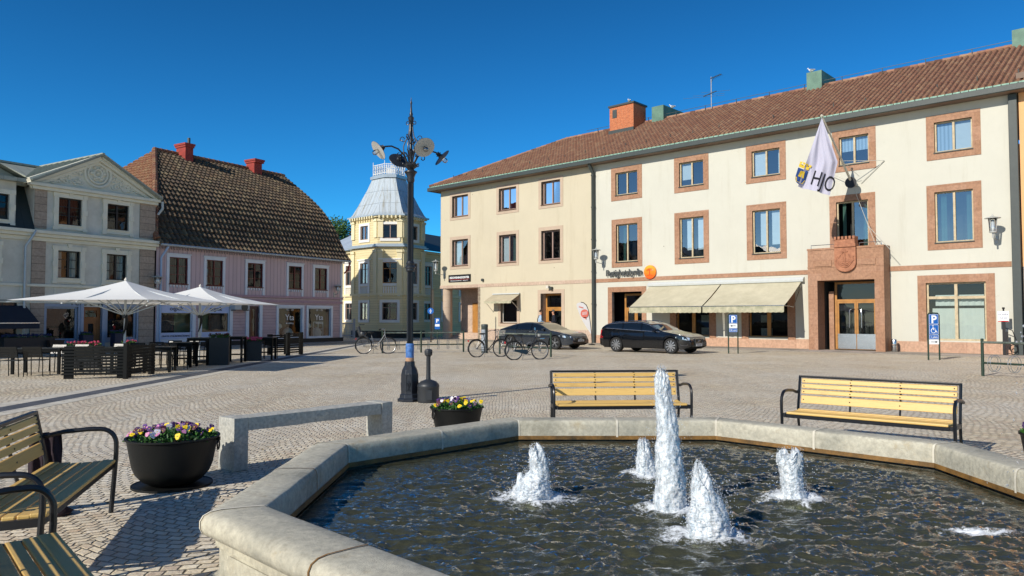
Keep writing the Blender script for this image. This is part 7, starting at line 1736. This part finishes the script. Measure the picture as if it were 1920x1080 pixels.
# ------------------------------------------------------------------ tree behind the pink house
tp = atY(634, 600, 86); tp.z = 0; o = empty('broadleaf_tree', tp, 'green treetop showing between the pink and yellow houses', 'tree'); rng = random.Random(2)
hc = atY(634, 432, 86).z
b = M(); b.tube([tp, tp+Vector((.2, 0, hc*.4)), tp+Vector((-.1, 0, hc*.8))], [.35, .26, .1], 10)
for k in range(9): a = k*.7; b.tube([tp+Vector((0, 0, hc*.45+.3*k)), tp+Vector((1.6*cos(a), 1.6*sin(a), hc*.7+.3*k)), tp+Vector((2.9*cos(a), 2.9*sin(a), hc*.85+.3*k))], [.12, .07, .03], 6)
b.make('trunk', mat('bark', '4a3c2e', .9, .2), o)
b = M(); cl = [(tp+Vector((rng.gauss(0, 1.9), rng.gauss(0, 1.6), hc-.9+rng.uniform(-3.6, 1.3)-abs(rng.gauss(0, .4)))), rng.uniform(.5, 1.1)) for _ in range(46)]
cl += [(Vector((atY(x, y, 86).x, tp.y, atY(x, y, 86).z)), r_) for x, y, r_ in ((618, 430, .9), (630, 425, 1.0), (640, 426, .9), (652, 424, .9), (625, 440, 1.1), (648, 440, 1.1), (612, 442, .8))]
def fnl():
    c_, r_ = rng.choice(cl); v_ = Vector((rng.gauss(0, 1), rng.gauss(0, 1), rng.gauss(0, 1))).normalized()*r_*rng.random()**.35; return c_+v_
foliage(b, 16000, fnl, .26, rng, .3); b.make('crown', attr_mat('tree_leaves', ['1e3a14', '33591d', '45702a', '2a4a18'], .6, 0, 80, .15), o, fix=False)
# ------------------------------------------------------------------ cafe: chairs, tables, screens, parasols, planters
M_cb = spec(mat('black_cafe_paint', '0d0f0f', .55, .15, 8, .15, 60), .15); M_cs = mat('anthracite_slats', '111414', .40, .08, 6, .05, 40)
def chair_proto():
    o = local('cafe_chair', 'x', 'chair', 'anthracite slatted cafe chairs')
    for sx in (-.24, .24):
        b = M(); b.tube([(sx, .21, 0), (sx*.98, .22, .42), (sx*.96, .32, .80)], .013, 6); b.make('rear_leg', M_cb, o); b = M(); b.tube([(sx, -.22, 0), (sx, -.20, .45), (sx, -.19, .64), (sx, .235, .64)], .013, 6); b.make('front_leg', M_cb, o)
    for k in range(5): b = M(); b.box(-.235, -.21+k*.085, .43, .235, -.21+k*.085+.075, .448); b.make('seat_slat', M_cs, o)
    for k in range(4): b = M(); z = .52+k*.072; y = .20+(z-.42)*.34; b.add([(x, y+dy+dz*.34, z+dz) for x in (-.235, .235) for dy, dz in ((0, 0), (.014, 0), (.014, .066), (0, .066))], [(0, 1, 2, 3), (7, 6, 5, 4), (0, 4, 5, 1), (1, 5, 6, 2), (2, 6, 7, 3), (3, 7, 4, 0)]); b.make('back_slat', M_cs, o)
    b = M(); b.tube([(-.232, .322, .80), (.232, .322, .80)], .012, 6); b.make('top_rail', M_cb, o)
    return o
CP = chair_proto(); firstc = [True]
def chair(px, py, rz, lab):
    o = CP if firstc[0] else copy_tree(CP); firstc[0] = False; p = G(px, py); place(o, Vector((p.x, p.y, 0)), rz); o['label'] = lab
fwd = 0.0
chair(25, 706, .08, 'dark slatted chair seen from behind, leftmost of the cafe terrace, its back to the camera'); CP.rotation_euler.z = pi+.10
chair(69, 705, pi+.15, 'dark slatted chair seen from behind, second from the left of the terrace')
for px, py, rz, lab in ((97, 697, -.08, 'cafe chair with a sunlit silvery back facing us across the leftmost table'), (140, 696, -.07, 'sunlit silvery cafe chair behind the left end of the front screen'), (166, 704, pi+.1, 'dark cafe chair standing close behind the front screen, left of its middle'), (193, 702, pi-.1, 'dark cafe chair standing close behind the front screen, right of its middle'),
        (214, 694, -.09, 'sunlit cafe chair just left of the nearer parasol pole'), (246, 693, -.09, 'sunlit cafe chair just right of the nearer parasol pole'), (262, 697, pi+.3, 'dark cafe chair behind the side screen'), (282, 690, -.1, 'sunlit cafe chair behind the far end of the side screen'),
        (307, 692, -.1, 'brightest silver looking chair with its full back lit, right of the side screen'), (334, 693, 2.2, 'dark cafe chair turned sideways right of the bright silver one'), (318, 684, -.1, 'sunlit cafe chair in the back row just behind the bright silver one'), (352, 683, -.12, 'sunlit cafe chair in the back row left of the farther parasol pole'), (388, 680, -.12, 'sunlit cafe chair in the back row right of the farther parasol pole'), (404, 679, -.12, 'sunlit cafe chair behind the nearer tall black planter'), (507, 672, pi+.4, 'dark cafe chair between the farther tall planter and the far screen'), (493, 669, 2.4, 'dark cafe chair turned sideways at the far end of the terrace')):
    chair(px, py, rz, lab)
def table(px, py, w, d, h, rz, lab, nm='cafe_table', bar=False):
    p = G(px, py); o = empty(nm, (0, 0, 0), lab, 'table', 'black cafe tables'); b = M()
    for k in range(6): b.box(-w/2, -d/2+k*d/6, h-.03, w/2, -d/2+(k+1)*d/6-.008, h)
    b.make('table_top', M_cs, o)
    for sx in (-1, 1):
        for sy in (-1, 1): b = M(); b.box(sx*(w/2-.04)-.035, sy*(d/2-.04)-.035, 0, sx*(w/2-.04)+.035, sy*(d/2-.04)+.035, h-.03); b.make('leg', M_cb, o)
    b = M(); b.box(-w/2+.03, -d/2+.02, h-.11, w/2-.03, -d/2+.045, h-.03); b.box(-w/2+.03, d/2-.045, h-.11, w/2-.03, d/2-.02, h-.03)
    if bar: b.box(-w/2+.03, -.02, .25, w/2-.03, .02, .3)
    split_make(b, 'apron', M_cb, o); place(o, Vector((p.x, p.y, 0)), rz); return o
table(78, 700, 1.3, .75, .73, .12, 'black slatted table between the leftmost two pairs of chairs'); table(180, 698, 1.2, .75, .73, .12, 'black table hidden behind the front screen')
table(248, 696, 1.0, .75, .73, .2, 'black table behind the side screen'); table(300, 697, .75, .75, .74, .2, 'small black table right of the side screen by the bright silver chair')
table(376, 684, .7, .7, .92, .1, 'high black bar table left of the nearer tall planter', 'bar_table', True); table(344, 688, .7, .7, .8, .1, 'black table left of the high bar table under the parasols', 'bar_table', True)
table(442, 679, .6, .6, .92, .1, 'high black bar table between the two tall planters', 'bar_table', True); table(497, 674, .7, .7, .85, .1, 'black table between the farther planter and the far screen', 'bar_table', True)
M_scr = spec(mat('black_stained_boards', '0d1010', .6, .2, 8, .2, 40), .2)
def screen(A, B, h, lab, n=9):
    A.z = B.z = 0; fr = Fr(A, atan2((B-A).y, (B-A).x)); L_ = (B-A).length; o = empty('slatted_screen', A, lab, 'screen', 'black slatted wooden screens round the terrace'); M_cs = M_scr
    for x in (.12, L_-.1): b = M(fr); b.box(x-.08, .02, 0, x+.14, .1, h-.02); b.make('post', M_cb, o)
    for k in range(n): b = M(fr); z = .10+k*(h-.12)/n; b.box(0, -.012, z, L_, .018, z+(h-.12)/n*.66); b.make('slat', M_cs, o)
    return o
screen(G(115, 711), G(232, 709.5), .86, 'front black slatted screen facing the camera on the terrace'); screen(G(238, 709), G(290, 701), .88, 'black slatted screen running back from the right end of the front one')
b = M(); p = G(235.5, 710.5); b.box(p.x-.05, p.y-.05, 0, p.x+.05, p.y+.05, .93); tag(b.make('corner_post', M_cb, bev=.005), 'black square corner post between the front and side screens', 'post')
screen(G(538, 667), G(568, 664.5), .98, 'far black slatted screen at the right end of the terrace'); screen(G(502, 666), G(541, 664), .9, 'low black slatted screen behind the far chairs left of the end screen')
M_nv = mat('black_planter_paint', '15171d', .5, .15, 5, .15)
M_blm = {k: mat('bloom_'+k, c, .6, .2, 20, 0) for k, c in (('pink', 'cf5a86'), ('rose', 'c2476b'), ('blue', '39406f'), ('dark', '54202e'), ('salmon', 'd77a76'))}
def boxplanter(p, w, d, h, rz, lab, cols, nfl, m_=None, taper=0, seed=1, nm='planter'):
    rng = random.Random(seed); o = empty(nm, (0, 0, 0), lab, 'planter', 'square planters of the cafe terrace'); b = M()
    b.add([(sx*(w/2-(taper if z == 0 else 0)), sy*(d/2-(taper if z == 0 else 0)), z) for z in (0, h) for sx, sy in ((-1, -1), (1, -1), (1, 1), (-1, 1))], [(0, 1, 2, 3), (0, 1, 5, 4), (1, 2, 6, 5), (2, 3, 7, 6), (3, 0, 4, 7)]); b.box(-w/2-.012, -d/2-.012, h-.03, w/2+.012, -d/2+.02, h); b.box(-w/2-.012, d/2-.02, h-.03, w/2+.012, d/2+.012, h); b.box(-w/2+.02, -d/2+.02, h-.06, w/2-.02, d/2-.02, h-.04); b.make('box', m_ or M_nv, o)
    def fn(): return Vector((rng.uniform(-w/2, w/2)*.95, rng.uniform(-d/2, d/2)*.95, h-.02+.1*rng.random()))
    if nfl:
        b = M(); foliage(b, 500, fn, .06, rng); b.make('foliage', M_leaf, o, fix=False); b = M()
        for _ in range(nfl):
            q = fn()+Vector((0, 0, .06)); 
            for k in range(5): b.ico(q+Vector((rng.gauss(0, .018), rng.gauss(0, .018), rng.gauss(0, .012))), .022, .016)
        tag(b.make('blooms', M_blm[cols], o, fix=False), kind='stuff')
    place(o, Vector((p.x, p.y, 0)), rz); return o
boxplanter(G(411, 684), .62, .5, .92, .3, 'nearer tall black planter with dark red flowers on the terrace', 'dark', 30, seed=1); boxplanter(G(474, 676), .62, .55, .72, .3, 'tall black planter with bright pink and salmon flowers', 'pink', 60, seed=2)
boxplanter(Lf(Lf.uz(28, 660)[0], -1.0, 0), 2.0, .5, .75, Lf.ang, 'long dark planter with small blue flowers under the navy awning', 'blue', 120, seed=3)
boxplanter(Lf(Lf.uz(82, 640)[0]-.2, -1.2, 0), .62, .62, .62, Lf.ang, 'brown tapered square pot without flowers by the left shop window', 'blue', 0, mat('brown_pot', '2e211c', .6), .1, 4)
boxplanter(Lf(Lf.uz(150, 640)[0], -.5, 0), .45, .4, .8, Lf.ang, 'dark blue planter left of the brown shop door', 'blue', 30, mat('dark_blue_pot', '1c2540', .6), 0, 5); boxplanter(Lf(Lf.uz(208, 640)[0], -.5, 0), .42, .4, .85, Lf.ang, 'dark blue planter right of the brown shop door', 'blue', 30, mat('dark_blue_pot', 'x'), 0, 6)
boxplanter(G(155, 690), 1.0, .3, .70, .1, 'black flower box with rosy blooms behind the front screen', 'rose', 26, seed=7); boxplanter(G(240, 687), .4, .3, .72, .1, 'black flower box with rosy blooms at the nearer parasol pole', 'rose', 12, seed=8)
M_par = NT('parasol_canvas'); t = M_par; M_par = t.put(color=lin('f6f6f2'), rough=.85, normal=t.bump(t.noise(2.5, 4, t.coord(), .6), .25, .03)); tl_ = t.n('BsdfTranslucent', {'Color': (.75, .76, .72, 1)}); mx_ = t.n('MixShader', {0: .22}); t.set(mx_, 1, t.b.outputs[0]); t.set(mx_, 2, tl_.outputs[0]); t.set(t.out, 'Surface', mx_.outputs[0])
def parasol(P, half, ze, za, th, lab):
    o = empty('parasol', P, lab, 'parasol', 'big white square parasols'); cs = [P+Vector((half*cos(th+k*pi/2), half*sin(th+k*pi/2), ze)) for k in range(4)]; ap = P+Vector((0, 0, za))
    b = M()
    for k in range(4):
        A, B = cs[k], cs[(k+1) % 4]; n = 8; pts = []; idx_ = {}
        for i in range(n+1):
            for j in range(n+1-i):
                u, v = i/n, j/n; p = ap+(A-ap)*u+(B-ap)*v; p = p-Vector((0, 0, .10*sin(pi*min(1, u+v))*(.6+.4*(1-abs(u-v))))) ; idx_[i, j] = len(pts); pts.append(p)
        f = []
        for i in range(n):
            for j in range(n-i):
                f.append((idx_[i, j], idx_[i+1, j], idx_[i, j+1]))
                if i+j < n-1: f.append((idx_[i+1, j], idx_[i+1, j+1], idx_[i, j+1]))
        b.add(pts, f)
    b.make('canopy', M_par, o, smooth=25)
    b = M(); b.cyl(P, ap, .035, n=12); b.make('pole', mat('white_parasol_pole', 'c4c8ca', .4, .05), o, smooth=True)
    hub_ = P+Vector((0, 0, ze-.42))
    for k in range(8):
        e = cs[k//2] if k % 2 == 0 else (cs[k//2]+cs[(k//2+1) % 4])/2
        b = M(); b.bar(ap-Vector((0, 0, .12)), e-Vector((0, 0, .05)), .022, .035); m_ = (ap-Vector((0, 0, .12))).lerp(e, .55); b.bar(hub_, m_-Vector((0, 0, .03)), .018, .03); b.make('rib', mat('white_parasol_pole', 'x'), o)
    b = M(); b.lathe([(.04, ze-.5), (.075, ze-.48), (.075, ze-.4), (.04, ze-.38)], P, 12); b.make('hub', M_pl, o)
    b = M(); b.tube([P+Vector((.06, -.05, ze-.42)), P+Vector((.09, -.08, ze-.6)), P+Vector((.03, -.06, ze-.85)), P+Vector((-.03, -.06, ze-1.0))], [.03, .05, .03, .01], 6); b.make('tie_strap', M_tyre, o, smooth=True)
    b = M(); b.lathe([(.03, za-.01), (.05, za+.02), (.02, za+.08), (.001, za+.1)], P, 10); b.make('finial', M_framew, o); b = M(); b.box(P.x-.35, P.y-.35, 0, P.x+.35, P.y+.35, .09); b.make('foot', M_pl, o, bev=.02); return o
pp = atY(234.5, 600, 22.0); parasol(Vector((pp.x, pp.y, 0)), 2.92, 2.07, 2.68, radians(38), 'larger white square parasol nearer to us on the cafe terrace, left of the other')
pp = atY(374.5, 600, 26.6); parasol(Vector((pp.x, pp.y, 0)), 2.92, 2.07, 2.69, radians(38), 'white square parasol farther back, half hidden behind the first')
# ------------------------------------------------------------------ two people talking behind the grey car
M_skin = mat('skin', 'c08a6c', .6, .06, 12, .1); 
def person(p, rz, hgt, lab, shirt, trous, hair, cap=False, straps=False, hand_out=False):
    o = empty('person', (0, 0, 0), lab, 'person'); k = hgt/1.8
    J = {'pel': (0, 0, .95), 'wst': (.01, 0, 1.1), 'chs': (.03, 0, 1.32), 'nck': (.045, 0, 1.47), 'hd0': (.075, 0, 1.56), 'hd1': (.085, 0, 1.70)}
    vs = []; ed = []; rad = []; ix = {}
    def v(nm, p_, r, par=None):
        ix[nm] = len(vs); vs.append(tuple(c*k for c in p_)); rad.append(tuple(q*k for q in r));
        if par: ed.append((ix[par], ix[nm]))
    v('pel', J['pel'], (.12, .165)); v('wst', J['wst'], (.105, .15), 'pel'); v('chs', J['chs'], (.12, .17), 'wst'); v('nck', J['nck'], (.055, .06), 'chs')
    v('hd0', J['hd0'], (.065, .06), 'nck'); v('hd1', J['hd1'], (.085, .075), 'hd0')
    for s_, n in ((1, 'l'), (-1, 'r')):
        v('hip'+n, (0, s_*.10, .88), (.09, .085), 'pel'); v('kn'+n, (.03, s_*.12, .5), (.062, .06), 'hip'+n); v('an'+n, (-.01, s_*.13, .09), (.042, .04), 'kn'+n); v('to'+n, (.15, s_*.15, .035), (.035, .04), 'an'+n)
        v('sh'+n, (.03, s_*.19, 1.40), (.06, .06), 'chs'); 
        el = (.02, s_*.25, 1.13); wr = (.24, s_*.16, 1.06) if (hand_out or s_ > 0) else (.14, s_*.24, .92)
        v('el'+n, el, (.045, .045), 'sh'+n); v('wr'+n, wr, (.03, .032), 'el'+n); d = (Vector(wr)-Vector(el)).normalized(); h_ = Vector(wr)+d*.08; v('ha'+n, tuple(h_), (.028, .04), 'wr'+n)
    me = bpy.data.meshes.new('body'); me.from_pydata(vs, ed, []); ob = bpy.data.objects.new('body', me); COL.objects.link(ob); sk = ob.modifiers.new('s', 'SKIN'); sv = me.skin_vertices[0].data
    for i, r in enumerate(rad): sv[i].radius = r
    sv[0].use_root = True; ss = ob.modifiers.new('u', 'SUBSURF'); ss.levels = 2
    dg = bpy.context.evaluated_depsgraph_get(); m2 = bpy.data.meshes.new_from_object(ob.evaluated_get(dg)); bpy.data.objects.remove(ob)
    # skull shaping: face with nose, brow, chin
    for m_ in (M_skin, shirt, trous, M_signblack): m2.materials.append(m_)
    for vv in m2.vertices:
        x, y, z = (c/k for c in vv.co)
        if z > 1.5 and x > .1: vv.co.x += .012*k*math.exp(-((z-1.62)/.02)**2-(y/.018)**2)*1.8
    for p_ in m2.polygons:
        c = p_.center/k; p_.use_smooth = True; z = c.z; arm = abs(c.y) > .15 and .85 < z < 1.3
        hand = (Vector((c.x, abs(c.y), c.z))-Vector((.30, .14, 1.04))).length < .09 or (Vector((c.x, abs(c.y), c.z))-Vector((.18, .24, .86))).length < .09
        p_.material_index = 0 if z > 1.485 or hand else (3 if z < .1 else (1 if z > .96 or arm else 2))
    bd = bpy.data.objects.new('body', m2); COL.objects.link(bd); bd.parent = o
    # fingers
    b = M()
    for s_ in (1, -1):
        wr = Vector((.24, s_*.16, 1.06)) if (hand_out or s_ > 0) else Vector((.14, s_*.24, .92)); el = Vector((.02, s_*.25, 1.13)); d = (wr-el).normalized(); sd_ = Vector((0, 0, 1)); sd_ = (sd_-d*sd_.dot(d)).normalized(); pn_ = d.cross(sd_)
        for f in range(4): q = wr+d*.10+sd_*(.027-.018*f); L_ = (.06, .07, .065, .05)[f]; b.tube([q*k, (q+d*L_*.5+pn_*.004)*k, (q+d*L_-pn_*s_*.018)*k], [.009*k, .008*k, .006*k], 6)
        q = wr+d*.04+sd_*.03; b.tube([q*k, (q+sd_*.03+d*.02)*k, (q+sd_*.04+d*.05)*k], [.011*k, .009*k, .007*k], 6)
    b.make('fingers', M_skin, o, smooth='full')
    b = M(); hc_ = Vector((.075, 0, 1.69))*k; n, m_ = 16, 8; pts = []
    for i in range(m_+1):
        th_ = pi*.58*i/m_
        for j in range(n): a = 2*pi*j/n; fx = cos(a); sh = 1.0; lowc = 1 if fx < .35 else .62; t2 = th_*lowc; pts.append(hc_+Vector((.108*sin(t2)*cos(a)-.008, .092*sin(t2)*sin(a), .118*cos(t2)))*k)
    b.add(pts, [(i*n+j, i*n+(j+1) % n, (i+1)*n+(j+1) % n, (i+1)*n+j) for i in range(m_) for j in range(n)]); b.make('cap' if cap else 'hair', hair, o, smooth='full')
    if cap: b = M(); b.add([hc_+Vector((x, y, .02))*k for x, y in ((.08, .07), (.16, .05), (.18, 0), (.16, -.05), (.08, -.07))], [(0, 1, 2, 3, 4)]); b.make('cap_peak', hair, o)
    b = M(); [b.ico(Vector((.152, s_*.03, 1.665))*k, .011*k) for s_ in (1, -1)]; b.make('eyes', M_signblack, o)
    b = M(); [b.lathe([(.001, -.03), (.014, -.02), (.018, .01), (.001, .03)], Vector((.07, s_*.088, 1.65))*k, 8) for s_ in (1, -1)]; b.make('ears', M_skin, o, smooth='full')
    if straps: 
        b = M()
        for s_ in (1, -1): b.tube([Vector((-.13, s_*.05, 1.0))*k, Vector((-.125, s_*.08, 1.25))*k, Vector((-.04, s_*.12, 1.46))*k, Vector((.10, s_*.11, 1.40))*k, Vector((.155, s_*.1, 1.2))*k, Vector((.14, s_*.1, .98))*k], .012, 5)
        b.make('braces', M_signblack, o)
    place(o, p, rz); return o
ust = R.uz(1026, 640, -1)[0]; b = M(R); b.box(ust-1.6, -2.0, .03, ust+1.6, -.06, .26); b.make('entrance_step', M_pinkst, RB)
pA = atY(1012, 640, 44.6); pA.z = .26; person(pA, .15, 1.80, 'person in a light blue shirt with dark braces talking behind the grey car', mat('light_blue_shirt', 'a9bfd6', .85, .06), mat('dark_trousers', '20242c', .9), mat('brown_hair', '3c2b20', .9), straps=True, hand_out=True)
pB_ = atY(1039.5, 640, 44.4); pB_.z = .26; person(pB_, pi+.1, 1.80, 'person in a dark jacket and grey cap facing the one in blue', mat('navy_jacket', '171a26', .9), mat('dark_trousers', 'x'), mat('grey_cap', '55524e', .9), cap=True, hand_out=True)
# litter: a few dry leaves and crumbs scattered on the setts
rng = random.Random(99); b = M()
for _ in range(150):
    p = G(rng.uniform(0, 1920), 665+rng.random()**1.4*330); 
    if inoct(p.x, p.y, AP+.5): continue
    s_ = rng.uniform(.012, .035); a = rng.random()*6.3
    b.add([p+Vector((s_*cos(a+k*1.57)*(1 if k % 2 else .55), s_*sin(a+k*1.57)*(1 if k % 2 else .55), .012+.01*rng.random())) for k in range(4)], [(0, 1, 2, 3)], r=rng.random())
tag(b.make('dry_leaves', attr_mat('dry_leaf', ['6b4a2a', '8a6a3a', 'a98f3a', '55402c'], .8, 0), fix=False), 'scattered small dry leaves on the granite setts', 'leaves', kind='stuff')
